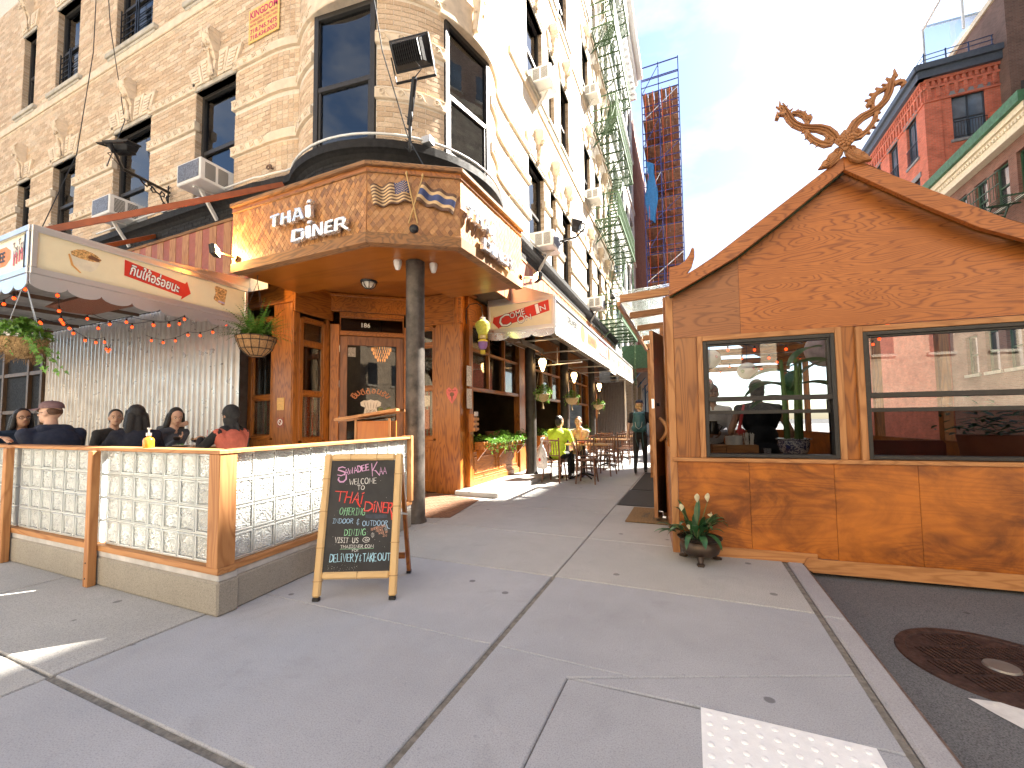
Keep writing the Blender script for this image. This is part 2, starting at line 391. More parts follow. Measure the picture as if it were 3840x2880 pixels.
TERRA = plain('terracotta', (.72, .60, .455), .8, var=.14, scale=7, bmp=.35)
LIME = plain('limestone_grey', (.50, .46, .385), .85, var=.22, scale=6, bmp=.3)
MORTAR = plain('mortar', (.72, .66, .57), .9, var=.12, scale=25, bmp=.4)
BRICK_BUFF_A = randcol('buff_brick', [(0, (.56, .40, .26)), (.35, (.64, .48, .33)), (.7, (.68, .53, .38)), (1, (.54, .385, .25))], scale=40)
BRICK_BUFF = attrcol('buff_brick_field', scale=40)
BLACKP = plain('black_paint', (.017, .016, .016), .7, var=.4, scale=14, bmp=.35, spec=.25)
BLACKM = plain('black_metal', (.018, .018, .020), .4, .3, var=.3, scale=20)
FRAMEB = plain('bronze_window_frame', (.030, .027, .025), .45, .2, var=.2, scale=20)
CHROME = plain('sky_tinted_steel', (.84, .87, .92), .22, .75, var=.03, scale=3)  # pale blue in the base colour stands for reflected sky
STEEL = plain('brushed_steel', (.68, .67, .66), .34, .9, var=.03, scale=1)
ALU = plain('corrugated_steel', (.66, .62, .58), .32, .55, var=.10, scale=2.2)
WHITE = plain('white_enamel', (.74, .74, .72), .45, var=.06)
CREAM = plain('cream_panel', (.80, .73, .50), .35, var=.03, coat=.3)
REDP = plain('red_print', (.62, .035, .022), .4, var=.05)
BLACKI = plain('black_print', (.015, .015, .015), .5)
WHITEI = plain('white_print', (.85, .85, .82), .45, var=.03)
TAN = plain('tan_print', (.52, .33, .13), .5, var=.3, scale=40)
BROWNI = plain('brown_print', (.16, .07, .03), .5, var=.3, scale=40)
ORANGEB = plain('orange_bar', (.36, .095, .028), .45, var=.15)
DARK = plain('dark_interior', (.012, .010, .009), .7)
ROOMW = plain('interior_wall', (.10, .065, .04), .7, var=.3, scale=3)
GREENP = plain('green_paint', (.030, .085, .040), .5, var=.3, scale=16, bmp=.2)
BLIND = plain('window_blind', (.86, .86, .85), .7, var=.04)
G_WIN = clear_glass('window_glass', (.74, .78, .82), .10, wav=.02, fk=.9)
G_STORE = clear_glass('storefront_glass', (.72, .68, .62), .01, fk=.7)
G_SHED = clear_glass('shed_glass', (.92, .94, .94), .03, fk=.7)
COIR = plain('coir', (.27, .165, .075), .95, var=.45, scale=60, bmp=1.0)
ROPE = plain('jute', (.42, .31, .17), .9, var=.3, scale=60, bmp=.6)
CHAIN = plain('galvanised_chain', (.45, .45, .44), .4, .8)
BULB = emis('amber_bulb', (1.0, .055, .006), .55)
WARML = emis('frosted_lamp_glow', (1.0, .62, .26), 3.2)
FLOODL = emis('lit_floodlight', (1.0, .66, .30), 9)
def leafmat(name, col, rough=.45):
    if name in MATS: return MATS[name]
    m, nt, b = newmat(name); v = coords(nt); g = N_(nt, 'ShaderNodeAttribute', attribute_name='Col')
    c = mixc(nt, 1.0, g.outputs['Color'], ramp(nt, noise(nt, v, 25, 3), [(.3, tuple(x*.8 for x in col)), (.7, tuple(x*1.2 for x in col))]), 'MULTIPLY')
    nt.links.new(c, b.inputs['Base Color']); b.inputs['Roughness'].default_value = rough
    tr = N_(nt, 'ShaderNodeBsdfTranslucent'); nt.links.new(c, tr.inputs[0]); mx = N_(nt, 'ShaderNodeMixShader'); mx.inputs[0].default_value = .3
    nt.links.new(b.outputs[0], mx.inputs[1]); nt.links.new(tr.outputs[0], mx.inputs[2]); nt.links.new(mx.outputs[0], nt.nodes['Material Output'].inputs[0])
    MATS[name] = m; return m
LEAF_IVY = leafmat('ivy_leaf', (.14, .30, .05)); LEAF_FERN = leafmat('fern_frond', (.085, .21, .035)); LEAF_LILY = leafmat('lily_leaf', (.035, .105, .038), .3)
# ------------------------------------------------------------------ ground
mb = MB(); mb.quad((-500,-300,-.104),(700,-300,-.104),(700,900,-.104),(-500,900,-.104))
mk('road', mb, ASPHALT, kind='structure')
mb = MB(); mb.box(-70,.745,-4,120,-.10,-.012)
sidewalk = mk('sidewalk', mb, C_JOINT, kind='structure')
def slab(poly, mat, g=.006, dz=0.0):
    """One concrete flag; each edge drawn in by g."""
    k = len(poly); a = sum(poly[i][0]*poly[(i+1)%k][1]-poly[(i+1)%k][0]*poly[i][1] for i in range(k))
    if a < 0: poly = poly[::-1]
    gs = g if isinstance(g, (list, tuple)) else [g]*k
    L = []
    for i in range(k):
        p, q = Vector(poly[i]+(0,)), Vector(poly[(i+1)%k]+(0,)); d = (q-p).normalized(); n = Vector((-d.y, d.x, 0)); L.append((p+n*gs[i], d))
    out = []
    for i in range(k):
        p, d = L[i-1]; q, e = L[i]; den = d.x*e.y-d.y*e.x
        if abs(den) < 1e-6: out.append((q.x, q.y)); continue
        t = ((q.x-p.x)*e.y-(q.y-p.y)*e.x)/den; out.append((p.x+d.x*t, p.y+d.y*t))
    m = MB(); m.prism(out, (0,0,-.05), (1,0,0), (0,1,0), .05+dz)
    return mk('paving_slab', m, mat, sidewalk, bevel=.006)
def rect(x0, x1, y0, y1): return [(x0,y0),(x1,y0),(x1,y1),(x0,y1)]
W = .017
XS = [-16.3,-14.3,-12.3,-10.5,-8.7,-6.8,-4.9,-3.04]
for i in range(len(XS)-1):
    for y0, y1 in ((-3.9,-1.0),(-1.0,1.08),(1.08,4.4)):
        slab(rect(XS[i],XS[i+1],y0,y1), C_WARM, [.007,.007,.007 if y1 != 1.08 else .007,.007], random.uniform(-.002,.002))
slab(rect(-3.04,-1.07,-3.9,-1.0), C_GREY); slab(rect(-1.07,.73,-3.9,-1.0), C_GREY)
slab(rect(-3.04,-1.07,-1.0,1.08), C_GREY, [.008,W,W,.008]); slab(rect(-1.07,-.61,-1.0,1.08), C_GREY, [.008,.003,.008,W])
slab(rect(-.61,.73,-1.0,1.08), C_GREY, [.008,.02,.003,.003])
slab(rect(-3.04,-1.07,1.08,2.2), C_GREY, [W,W,.0025,.008]); slab(rect(-3.04,-1.07,2.2,3.33), C_GREY, [.0025,W,.007,.008])
slab([(-1.07,1.08),(-.61,1.08),(-.60,2.06),(-.30,2.185),(-1.07,2.2)], C_GREY, [.008,.003,.003,.0025,W])
slab([(-1.07,2.2),(-.30,2.185),(.73,2.62),(.73,3.33),(-1.07,3.33)], C_GREY, [.0025,.003,.02,.007,W])
slab([(-.60,2.06),(0,2.08),(.73,2.08),(.73,2.62),(-.30,2.185)], C_GREY, [.0025,.003,.02,.003,.003])
slab([(-.61,1.08),(.73,1.08),(.73,2.08),(-.60,2.06)], C_GREY, [.008,.02,.003,.003])
ys = [3.33,4.52,5.8,6.85,8.4,10.6,12.8,15,17.2,19.6,22,25,29,34,40]
for i in range(len(ys)-1):
    slab(rect(-3.04,-1.07,ys[i],ys[i+1]), C_WARM, .006); slab(rect(-1.07,.73,ys[i],ys[i+1]), C_WARM, [.006,.02,.006,.006])
    if i > 0: slab(rect(-4.6,-3.04,ys[i],ys[i+1]), C_WARM, .006)
slab(rect(-4.6,-3.04,3.33,4.52), C_WARM, .006)
mb = MB(); mb.box(-3.8,-2.975,6.3,20,.001,.085)
mk('storefront_step', mb, C_WARM, bevel=.012, kind='structure')
# kerb
kerb = thing('kerb', None, None); del_ = [kerb.pop(k, None) for k in ('label', 'category')]; kerb['kind'] = 'structure'
y = -3.9; i = 0
while y < 60:
    L = 1.8; m = MB(); m.box(.752,.872,y+.002,y+L-.002,-.14,.001); mk('kerb_stone', m, KERB, kerb, bevel=.012)
    m = MB(); m.box(.8725,.884,y+.004,y+L-.004,-.14,-.012); mk('kerb_edging', m, RUST, kerb)
    y += L
mb = MB(); mb.box(8.9,60,-60,120,-.15,.0)
mk('far_pavement', mb, C_WARM, kind='structure')
mb = MB(); mb.box(8.76,8.8995,-60,120,-.15,.003); mk('far_kerb', mb, KERB, kind='structure', bevel=.012)
# tactile plate with raised domes
tp = thing('tactile_plate', 'white tactile paving plate with raised domes at the kerb ramp', 'tactile paving', (.3,1.7,0))
m = MB(); m.box(.002,.615,1.15,2.068,.0015,.007); mk('plate', m, TACT, tp)
dm = MB(); dm.lathe([(.0,0),(.0125,0),(.0115,.004),(.008,.0055),(0,.006)], n=10)
d0 = None
for a in range(10):
    for b_ in range(15):
        if d0 is None: d0 = mk('dome', dm, TACT, tp, world=False, smooth=40); o = d0
        else: o = d0.copy(); COL.objects.link(o)
        o.location = (.035+a*.0605-.3, 1.185+b_*.0605-1.7, .0068)
# manhole cover
mc = thing('manhole_cover', 'round rusted cast iron manhole cover with slotted grating', 'manhole cover', (1.52,3.2,-.104))
m = MB(); m.lathe([(.0,.001),(.435,.001),(.43,.010),(.385,.011),(.38,.004),(0,.004)], (1.52,3.2,-.104), 48); mk('rim', m, IRON, mc, smooth=30)
for band in range(5):
    v0 = -.36+band*.146; v1 = v0+.118; j = -.37
    while j < .37:
        lim = lambda v: sqrt(max(0,.372**2-v*v)); c = .062 if band == 2 else 0
        if abs(j)+.012 < min(lim(v0), lim(v1)) and not (band == 2 and abs(j) < .1):
            m = MB(); a = .35; ca, sa = cos(a), sin(a)
            m.prism([(u*ca-v*sa, u*sa+v*ca) for u, v in ((j,v0),(j+.015,v0),(j+.015,v1),(j,v1))], (1.52,3.2,-.0995), (1,0,0), (0,1,0), .0075)
            mk('bar', m, IRON, mc)
        j += .0285
m = MB(); m.lathe([(.0,.004),(.075,.004),(.07,.014),(.05,.012),(0,.013)], (1.52,3.2,-.104), 24); mk('boss', m, plain('worn_iron', (.25,.23,.21), .5, .7), mc, smooth=40)
mb = MB(); mb.poly([(1.2,2.80),(1.32,2.815),(1.5,2.80),(3.2,2.81),(3.2,2.42),(1.9,2.425),(1.6,2.42),(1.41,2.43),(1.36,2.5),(1.3,2.62),(1.25,2.70)], (0,0,-.0995), (1,0,0), (0,1,0))
mk('crosswalk_marking', mb, WHITEP, label='worn white crosswalk stripe on the asphalt beside the manhole cover', cat='road marking')
m = MB(); m.box(1.2,3.2,1.62,2.02,-.101,-.0995); mk('crosswalk_marking', m, WHITEP, label='second white crosswalk stripe on the road beyond the tactile plate', cat='road marking')

# ------------------------------------------------------------------ glass block fence
def block_mesh(seed, w=.186, h=.176, t=.08):
    rnd = random.Random(seed); n = 22; m = MB()
    cs = [(rnd.uniform(-.5,.5)*w, rnd.uniform(-.5,.5)*h, rnd.uniform(0,6.3), rnd.randint(9,13)) for _ in range(9)]
    def hgt(x, y):
        b = min(cs, key=lambda c: (x-c[0])**2+(y-c[1])**2); a = atan2(y-b[1], x-b[0])+b[2]; k = (a*b[3]/(2*pi)) % 1
        return (abs(k-.5)*2)*.010
    iw, ih = w/2-.013, h/2-.013
    for sgn in (-1, 1):
        vs = []
        for i in range(n+1):
            for j in range(n+1):
                x = -iw+2*iw*j/n; z = -ih+2*ih*i/n; e = 0 if i in (0,n) or j in (0,n) else hgt(x, z)
                vs.append((x, sgn*(t/2-.014+e), z))
        fs = [(i*(n+1)+j, i*(n+1)+j+1, (i+1)*(n+1)+j+1, (i+1)*(n+1)+j) for i in range(n) for j in range(n)]
        m.add(vs, fs if sgn < 0 else [f[::-1] for f in fs])
        o = [(-w/2,-h/2),(w/2,-h/2),(w/2,h/2),(-w/2,h/2)]; q = [(-w/2+.004,-h/2+.004),(w/2-.004,-h/2+.004),(w/2-.004,h/2-.004),(-w/2+.004,h/2-.004)]; ii = [(-iw,-ih),(iw,-ih),(iw,ih),(-iw,ih)]
        vs = [(x,sgn*(t/2-.004),z) for x, z in o]+[(x,sgn*t/2,z) for x, z in q]+[(x,sgn*(t/2-.001),z) for x, z in [(a*.985, b*.985) for a, b in [( -iw-.002,-ih-.002),(iw+.002,-ih-.002),(iw+.002,ih+.002),(-iw-.002,ih+.002)]]]+[(x,sgn*(t/2-.010),z) for x, z in ii]
        fs = []
        for r_ in range(3):
            for k in range(4): a = r_*4; fs.append((a+k, a+(k+1)%4, a+4+(k+1)%4, a+4+k))
        m.add(vs, fs if sgn < 0 else [f[::-1] for f in fs])
    m.add([(x,y,z) for y in (-(t/2-.004),(t/2-.004)) for x, z in ((-w/2,-h/2),(w/2,-h/2),(w/2,h/2),(-w/2,h/2))], [(0,4,5,1),(1,5,6,2),(2,6,7,3),(3,7,4,0)])
    return m
def glass_block_mat():
    m, nt, b = newmat('pressed_glass'); b.inputs['Base Color'].default_value = (.95,.99,.965,1); b.inputs['Roughness'].default_value = .04
    b.inputs['IOR'].default_value = 1.5; b.inputs['Transmission Weight'].default_value = .5; b.inputs['Specular IOR Level'].default_value = .8
    return m
GBLOCK = glass_block_mat()
fence = thing('glass_block_fence', 'low fence of pressed glass blocks in cedar framing on a concrete kerb', 'fence', (-2.95,1.84,0))
_u = Vector((-.25,2.41,0)).normalized()
FA = Frame((-2.95,1.84,0), (-1,0,0), (0,-1,0)); FB = Frame((-2.95,1.84,0), _u, (_u.y,-_u.x,0))
protos = []
def place_block(F, u, z, k):
    if len(protos) <= k:
        o = mk('glass_block', block_mesh(k+3), GBLOCK, fence, world=False); protos.append(o)
    else: o = protos[k].copy(); COL.objects.link(o)
    p = F.p(u, z, -.045)-Vector((-2.95,1.84,0)); o.location = p; o.rotation_euler = (0,0,atan2(F.U.y, F.U.x)+(pi if random.random() < .5 else 0))
order = [0,1,2,3,4]; cnt = 0
for F, spans in ((FA, [(.085,1.455,7),(1.525,3.015,7),(3.085,4.575,7),(4.645,6.1,7)]), (FB, [(.075,2.37,12)])):
    for u0, u1, n in spans:
        pit = (u1-u0)/n
        for i in range(n):
            for j in range(4):
                place_block(F, u0+pit*(i+.5), .325+.1875*(j+.5)-.002, cnt if cnt < 5 else random.randrange(5)); cnt += 1
        for j in range(5):
            m = MB(); m.fbox(F, u0, u1, .325+.1875*j-.006, .325+.1875*j+.002, -.075, -.015); mk('mortar_joint', m, plain('white_joint', (.62,.64,.62), .6), fence)
for F, L, mt in ((FA, 8.0, W_FENCEX), (FB, 2.42, W_FENCEY)):
    m = MB(); m.fbox(F, .0 if F is FB else -.04, L, .0, .225, -.12, .028); mk('concrete_kerb', m, C_BASE, fence, bevel=.012)
    m = MB(); m.fbox(F, .002 if F is FB else -.036, L, .2255, .2725, -.11, .022); mk('kerb_capping', m, plain('flaking_white_paint', (.52,.50,.48), .8, var=.25, scale=5, bmp=.4), fence, bevel=.006)
    m = MB(); m.fbox(F, -.045 if F is FA else .05, L, .273, .317, -.09, .034); mk('bottom_rail', m, mt, fence, bevel=.003)
    m = MB(); m.fbox(F, -.05 if F is FA else .052, L, 1.074, 1.100, -.10, .045 if F is FA else .04); mk('top_rail', m, mt, fence, bevel=.003)
m = MB(); m.fbox(FA, -.042, .072, .3175, 1.0735, -.085, .036); mk('corner_post', m, W_FENCE, fence, bevel=.004)
for u in (1.455,3.015,4.575,6.1):
    m = MB(); m.fbox(FA, u, u+.066, .003, 1.0735, .036, .092); mk('post', m, W_FENCE, fence, bevel=.004)
    for z in (.07,.19):
        m = MB(); m.tube([FA.p(u+.033,z,.0915), FA.p(u+.033,z,.0945)], .007, 8); mk('bolt', m, BLACKM, fence)
m = MB(); m.fbox(FB, 2.372, 2.425, .3175, 1.112, -.085, .05); mk('post', m, W_FENCE, fence, bevel=.004)
# raised dining floor behind the fence
mb = MB(); mb.prism([(-3.09,1.965),(-3.31,4.20),(-4.4,4.55),(-5.8,5.4),(-6.0,4.7),(-14,4.38),(-14,1.965)], (0,0,.004), (1,0,0), (0,1,0), .246)
mk('dining_floor', mb, C_WARM, kind='structure')
# ------------------------------------------------------------------ corner tenement
YF, XF = 4.39, -3.15
TC = Vector((-4.57, 5.85, 0)); TR = 1.66
HB = 24.3
FL = Frame((0,YF,0), (1,0,0), (0,-1,0)); FR = Frame((XF,0,0), (0,1,0), (1,0,0))
bld = thing('corner_tenement', 'buff brick corner tenement with rounded bay and terracotta bands above the restaurant', 'building', (-4.5,6,0))
RNG = random.Random(11)
def wall_with_holes(m, F, u0, u1, z0, z1, holes, depth=.22):
    us = sorted({u0, u1, *[h[0] for h in holes], *[h[1] for h in holes]}); zs = sorted({z0, z1, *[h[2] for h in holes], *[h[3] for h in holes]})
    us = [u for u in us if u0 <= u <= u1]; zs = [z for z in zs if z0 <= z <= z1]
    def face(a, b, c, d):
        m.quad(*((a, b, c, d) if not F.flip else (d, c, b, a)))
    for i in range(len(us)-1):
        for j in range(len(zs)-1):
            cu, cz = (us[i]+us[i+1])/2, (zs[j]+zs[j+1])/2
            if any(h[0] < cu < h[1] and h[2] < cz < h[3] for h in holes): continue
            face(F.p(us[i+1],zs[j]), F.p(us[i],zs[j]), F.p(us[i],zs[j+1]), F.p(us[i+1],zs[j+1]))
    for h in holes:
        a, b, c, d = h[:4]
        for (p, q) in (((a,c),(a,d)),((b,d),(b,c)),((a,d),(b,d)),((b,c),(a,c))):
            m.quad(F.p(p[0],p[1]), F.p(q[0],q[1]), F.p(q[0],q[1],-depth), F.p(p[0],p[1],-depth))
    return m
def tint(a=.86, b=1.1):
    k = RNG.uniform(a, b); return tuple(min(1, x*k) for x in RNG.choice(BUFF))
BUFF = [(.66,.49,.335),(.71,.545,.385),(.63,.46,.31),(.73,.58,.425),(.68,.52,.36),(.60,.435,.29)]
def brick_field(m, F, u0, u1, z0, z1, holes, L=.238, H=.075, g=.0075, n=.007):
    r = 0; z = z0
    while z < z1-.02:
        zt = min(z+H-g, z1); u = u0-(L/2 if r % 2 else 0)
        while u < u1:
            a, b = max(u, u0), min(u+L-g, u1); segs = [(a, b)]
            for h in holes:
                if z < h[3] and zt > h[2]:
                    ns = []
                    for s0, s1 in segs:
                        if h[1] <= s0 or h[0] >= s1: ns.append((s0, s1)); continue
                        if s0 < h[0]: ns.append((s0, h[0]))
                        if s1 > h[1]: ns.append((h[1], s1))
                    segs = ns
            for s0, s1 in segs:
                if s1-s0 > .02:
                    k = RNG.uniform(.86,1.1); c = RNG.choice(BUFF); m.col = tuple(min(1,x*k) for x in c)
                    m.fbox(F, s0, s1, z, zt, -.002, n+RNG.uniform(-.002,.002), open_back=True)
            u += L
        z += H; r += 1
    return m
def window(parent, F, u0, u1, z0, z1, blind=0.0, n=-.13, sash=True, split=.5, frame=.06, glass=None, mat=None, dark=True, name='window'):
    mat = mat or FRAMEB; m = MB(); f = frame
    m.fbox(F,u0,u0+f,z0,z1,n-.05,n+.03); m.fbox(F,u1-f,u1,z0,z1,n-.05,n+.03); m.fbox(F,u0+f,u1-f,z1-f,z1,n-.05,n+.03); m.fbox(F,u0+f,u1-f,z0,z0+f,n-.05,n+.03)
    w = mk(name, m, mat, parent, bevel=.003)
    if sash:
        zm = z0+(z1-z0)*split
        m = MB(); m.fbox(F,u0+f+.001,u1-f-.001,zm-.035,zm+.035,n-.035,n+.02)
        m.fbox(F,u0+f+.001,u0+f+.04,z0+f+.001,zm-.036,n-.03,n+.012); m.fbox(F,u1-f-.04,u1-f-.001,z0+f+.001,zm-.036,n-.03,n+.012)
        m.fbox(F,u0+f+.041,u1-f-.041,z0+f+.001,z0+f+.045,n-.03,n+.012)
        mk('sash', m, mat, w, bevel=.002)
    m = MB(); m.fbox(F,u0+f*.8,u1-f*.8,z0+f*.8,z1-f*.8,n-.02,n-.016); mk('pane', m, glass or G_WIN, w)
    if blind:
        m = MB(); zb = z1-(z1-z0)*blind; k = zb
        m.fbox(F,u0+f,u1-f,zb,z1-f,n-.036,n-.032); m.fbox(F,u0+f,u1-f,zb-.02,zb-.0005,n-.04,n-.028); mk('blind', m, BLIND, w)
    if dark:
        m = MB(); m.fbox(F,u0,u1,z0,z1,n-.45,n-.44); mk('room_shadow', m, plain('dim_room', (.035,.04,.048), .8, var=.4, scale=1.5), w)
    return w
def scroll(m, F, u, z, s, n0, n1, d=1):
    """A running-dog wave: spiral and tail in relief."""
    pts = []
    for k in range(15):
        a = k/14*2*pi*1.3; r = s*(.42-.30*k/14); pts.append((u+d*(r*cos(a)), z+r*sin(a)))
    path = [F.p(a, b, n1) for a, b in pts]; path = [F.p(u+d*s*.75, z-s*.40, n1-.004), F.p(u+d*s*.55, z-s*.18, n1)] + path
    m.tube(path, [s*.05, s*.09]+[s*.10]*len(pts), 5)
def band(parent, F, u0, u1, z0, z1, n=.05, pitch=.20, ret0=True, relief=True):
    m = MB(); m.fbox(F,u0,u1,z0,z1,-.05,n); b = mk('terracotta_band', m, TERRA, parent, bevel=.008)
    if relief:
        m = MB(); k = int((u1-u0-.05)/pitch)
        for i in range(k):
            uu = u0+(u1-u0)*(i+.5)/k; scroll(m, F, uu-.02, (z0+z1)/2, (z1-z0)*.82, n-.004, n+.006)
        m.fbox(F,u0+.005,u1-.005,z1-.018,z1-.004,n,n+.008)
        mk('wave_relief', m, TERRA, b, smooth=60)
    return b
def keystone_lintel(parent, F, uc, w, z0, big=True, grey=True):
    """Flat splayed arch of panelled blocks with a foliate keystone."""
    h = .46; hw = w/2; Q = []
    lint = MB(); lint.fbox(F, uc-hw-.02, uc+hw+.02, z0, z0+.075, -.20, .03); lt = mk('lintel', lint, LIME, parent, bevel=.006)
    def trap(a0, a1, b0, b1, za, zb, n):
        O, U, V = F.p(0,0,.0), F.U, Vector((0,0,1)); s = 1 if U.cross(V).dot(F.N) > 0 else -1
        m = MB(); m.prism([(a0,za),(a1,za),(b1,zb),(b0,zb)], O, U, V, s*n)
        p = mk('voussoir', m, TERRA, lt, bevel=.006)
        m = MB(); k = 5
        for i in range(k):
            t0 = .12+.76*i/k; t1 = t0+.76/k*.72; zz0 = za+(zb-za)*t0; zz1 = za+(zb-za)*t1
            l0 = a0+(b0-a0)*t0; r0 = a1+(b1-a1)*t0; l1 = a0+(b0-a0)*t1; r1 = a1+(b1-a1)*t1; q = .22
            m.prism([(l0+(r0-l0)*q,zz0),(r0-(r0-l0)*q,zz0),(r1-(r1-l1)*q,zz1),(l1+(r1-l1)*q,zz1)], F.p(0,0,n-.002), U, V, s*.016)
        mk('fluting', m, TERRA, lt)
    z1 = z0+.076
    kw = .10 if big else .075
    e = [-hw-.02, -hw*.52, -kw, kw, hw*.52, hw+.02]
    sp = [-hw-.20, -hw*.62-.06, -kw-.03, kw+.03, hw*.62+.06, hw+.20]
    if not big: e = [-hw-.02, -kw, kw, hw+.02]; sp = [-hw-.16, -kw-.03, kw+.03, hw+.16]
    nb = len(e)-1
    for i in range(nb):
        if i == nb//2: continue
        trap(uc+e[i]+.006, uc+e[i+1]-.006, uc+sp[i]+.006, uc+sp[i+1]-.006, z1, z1+(h-.09 if i in (0, nb-1) else h-.02), .05)
    # keystone console
    m = MB(); U = F.U; prof = [(0,.06),(.10,.08),(.30,.07),(.42,.12),(.58,.20),(.72,.22),(.80,.16),(.82,.05)]
    k2 = kw*.95
    for i in range(len(prof)-1):
        (za, na), (zb, nb_) = prof[i], prof[i+1]; wa = k2*(.7+.5*za); wb = k2*(.7+.5*zb)
        P = F.p
        vs = [P(uc-wa,z1+za,0),P(uc+wa,z1+za,0),P(uc+wa,z1+za,na),P(uc-wa,z1+za,na),P(uc-wb,z1+zb,0),P(uc+wb,z1+zb,0),P(uc+wb,z1+zb,nb_),P(uc-wb,z1+zb,nb_)]
        m.add(vs, m.BF)
    ks = mk('keystone', m, TERRA, parent, bevel=.008)
    m = MB(); rn = random.Random(int(uc*100)&255)
    for i in range(26):
        zz = z1+.40+rn.uniform(0,.34); m.ell(F.p(uc+rn.uniform(-.9,.9)*k2*1.05, zz, .14+rn.uniform(-.02,.07)), (.024,.024,.026), 7, 5)
    for s in (-1, 1):
        m.tube([F.p(uc+s*k2*.9, z1+.80, .17), F.p(uc+s*k2*.95, z1+.70,.22), F.p(uc+s*k2*.9,z1+.62,.20)], .022, 6)
    for i in range(5):
        a = -.8+1.6*i/4; m.tube([F.p(uc, z1+.20, .085), F.p(uc+a*k2*.7, z1+.07, .11), F.p(uc+a*k2, z1-.01, .095)], [.02,.024,.008], 6)
    m.tube([F.p(uc-.03,z1+.40,.12),F.p(uc-.01,z1+.25,.10),F.p(uc,z1+.12,.095)],[.03,.026,.02],6)
    mk('carved_fruit', m, TERRA, ks, smooth=60)
def sill(parent, F, u0, u1, z):
    m = MB(); m.fbox(F,u0-.22,u1+.22,z-.10,z,-.2,.09); m.fbox(F,u0-.18,u1+.18,z-.16,z-.1002,-.1,.06)
    for uu in (u0-.08, u1+.02): m.fbox(F,uu,uu+.06,z-.20,z-.1602,-.02,.045)
    mk('sill', m, LIME, parent, bevel=.01)

# openings of the left front, X ranges
LW = [(-8.0,-6.9),(-10.72,-9.40),(-13.32,-12.28),(-15.12,-14.45)]
LW3 = [(-10.82,-9.48),(-13.43,-12.37),(-15.17,-14.5)]
holesL = [(a,b,5.115,7.25) for a, b in LW] + [(a,b,9.06,11.08) for a, b in LW3] + [(-8.15,-6.9,9.06,11.08)]
m = MB(); wall_with_holes(m, FL, -40, -6.02, 3.4, HB, holesL); mk('wall', m, MORTAR, bld)
cut = [(h[0],h[1],h[2],h[3]) for h in holesL]
bands_z = ((7.27,7.41),(6.55,6.71),(5.75,5.90))
bsegs = [(-6.9,-6.06),(-9.40,-8.0),(-12.28,-10.72),(-14.45,-13.32),(-17.5,-15.12)]
cutb = cut + [(a,b,z0-.004,z1+.004) for z0, z1 in bands_z for a, b in bsegs] + [(-20,-6,8.76,8.93)]
m = MB(); brick_field(m, FL, -17.4, -6.04, 5.13, 12.3, cutb); mk('brick_field', m, BRICK_BUFF, bld, kind='stuff')
# brick reveals of the jambs seen from the right: the left jambs
m = MB()
for h in holesL:
    FJ = Frame(FL.p(h[0],0,0), (0,1,0), (1,0,0)); z = h[2]; r = 0
    while z < h[3]-.03:
        for a, b in (((0,.105),(.1125,.15)) if r % 2 else ((0,.15),)):
            m.col = tint(.75,.95); m.fbox(FJ, a, b, z, min(z+.0675,h[3]), -.002, .006, open_back=True)
        z += .075; r += 1
mk('jamb_bricks', m, BRICK_BUFF, bld, kind='stuff')
for z0, z1 in bands_z:
    for a, b in bsegs:
        band(bld, FL, a-.045 if a > -17 else a, b+.045 if b < -6.1 else b, z0, z1)
m = MB(); m.fbox(FL,-20,-6.2,8.76,8.93,-.02,.045); m.fbox(FL,-20,-6.2,8.72,8.7598,-.02,.02); mk('string_course', m, TERRA, bld, bevel=.01)
for i, (a, b) in enumerate(LW):
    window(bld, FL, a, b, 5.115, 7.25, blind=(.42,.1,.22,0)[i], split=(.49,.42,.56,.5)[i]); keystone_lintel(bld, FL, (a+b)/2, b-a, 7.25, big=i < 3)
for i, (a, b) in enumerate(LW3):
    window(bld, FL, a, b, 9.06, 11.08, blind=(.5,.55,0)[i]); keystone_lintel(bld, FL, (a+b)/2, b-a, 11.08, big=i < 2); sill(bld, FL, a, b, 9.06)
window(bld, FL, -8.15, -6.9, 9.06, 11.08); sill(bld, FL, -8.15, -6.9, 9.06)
# window guards
for a, b in LW3[:2]:
    m = MB()
    for k in range(7): m.bar(FL.p(a+.05,9.16+k*.13,-.06), FL.p(b-.05,9.16+k*.13,-.06), .012)
    for uu in (a+.06,(a+b)/2-.04,(a+b)/2+.04,b-.06): m.bar(FL.p(uu,9.10,-.05), FL.p(uu,10.02,-.05), .02)
    mk('window_guard', m, BLACKM, bld)
# iron anchors
for uu, z in ((-8.12,5.55),(-5.95,5.32)):
    m = MB(); m.tube([FL.p(uu,z,0),FL.p(uu-.02,z,.06)],.016,6); m.tube([FL.p(uu-.02+.05*cos(t*.7),z+.03*sin(t*.7),.06) for t in range(10)],.014,6); mk('anchor_ring', m, RUST, bld)

# the rounded bay
def arc(R_, a0, a1, n, z): return [TC+Vector((R_*cos(R(a0+(a1-a0)*i/n)), R_*sin(R(a0+(a1-a0)*i/n)), z)) for i in range(n+1)]
def curved(mbx, R0, R1, a0, a1, z0, z1, n=None, close=True):
    n = n or max(2, int(abs(a1-a0)/4)); A = arc(R1,a0,a1,n,0); B = arc(R0,a0,a1,n,0)
    vs = []
    for i in range(n+1):
        vs += [(B[i].x,B[i].y,z0),(A[i].x,A[i].y,z0),(A[i].x,A[i].y,z1),(B[i].x,B[i].y,z1)]
    fs = []
    for i in range(n):
        a = 4*i; b = a+4
        fs += [(a+1,b+1,b+2,a+2),(a,a+3,b+3,b),(a,b,b+1,a+1),(a+3,a+2,b+2,b+3)]
    fs += [(0,1,2,3),(4*n+3,4*n+2,4*n+1,4*n)]
    return mbx.add(vs, fs)
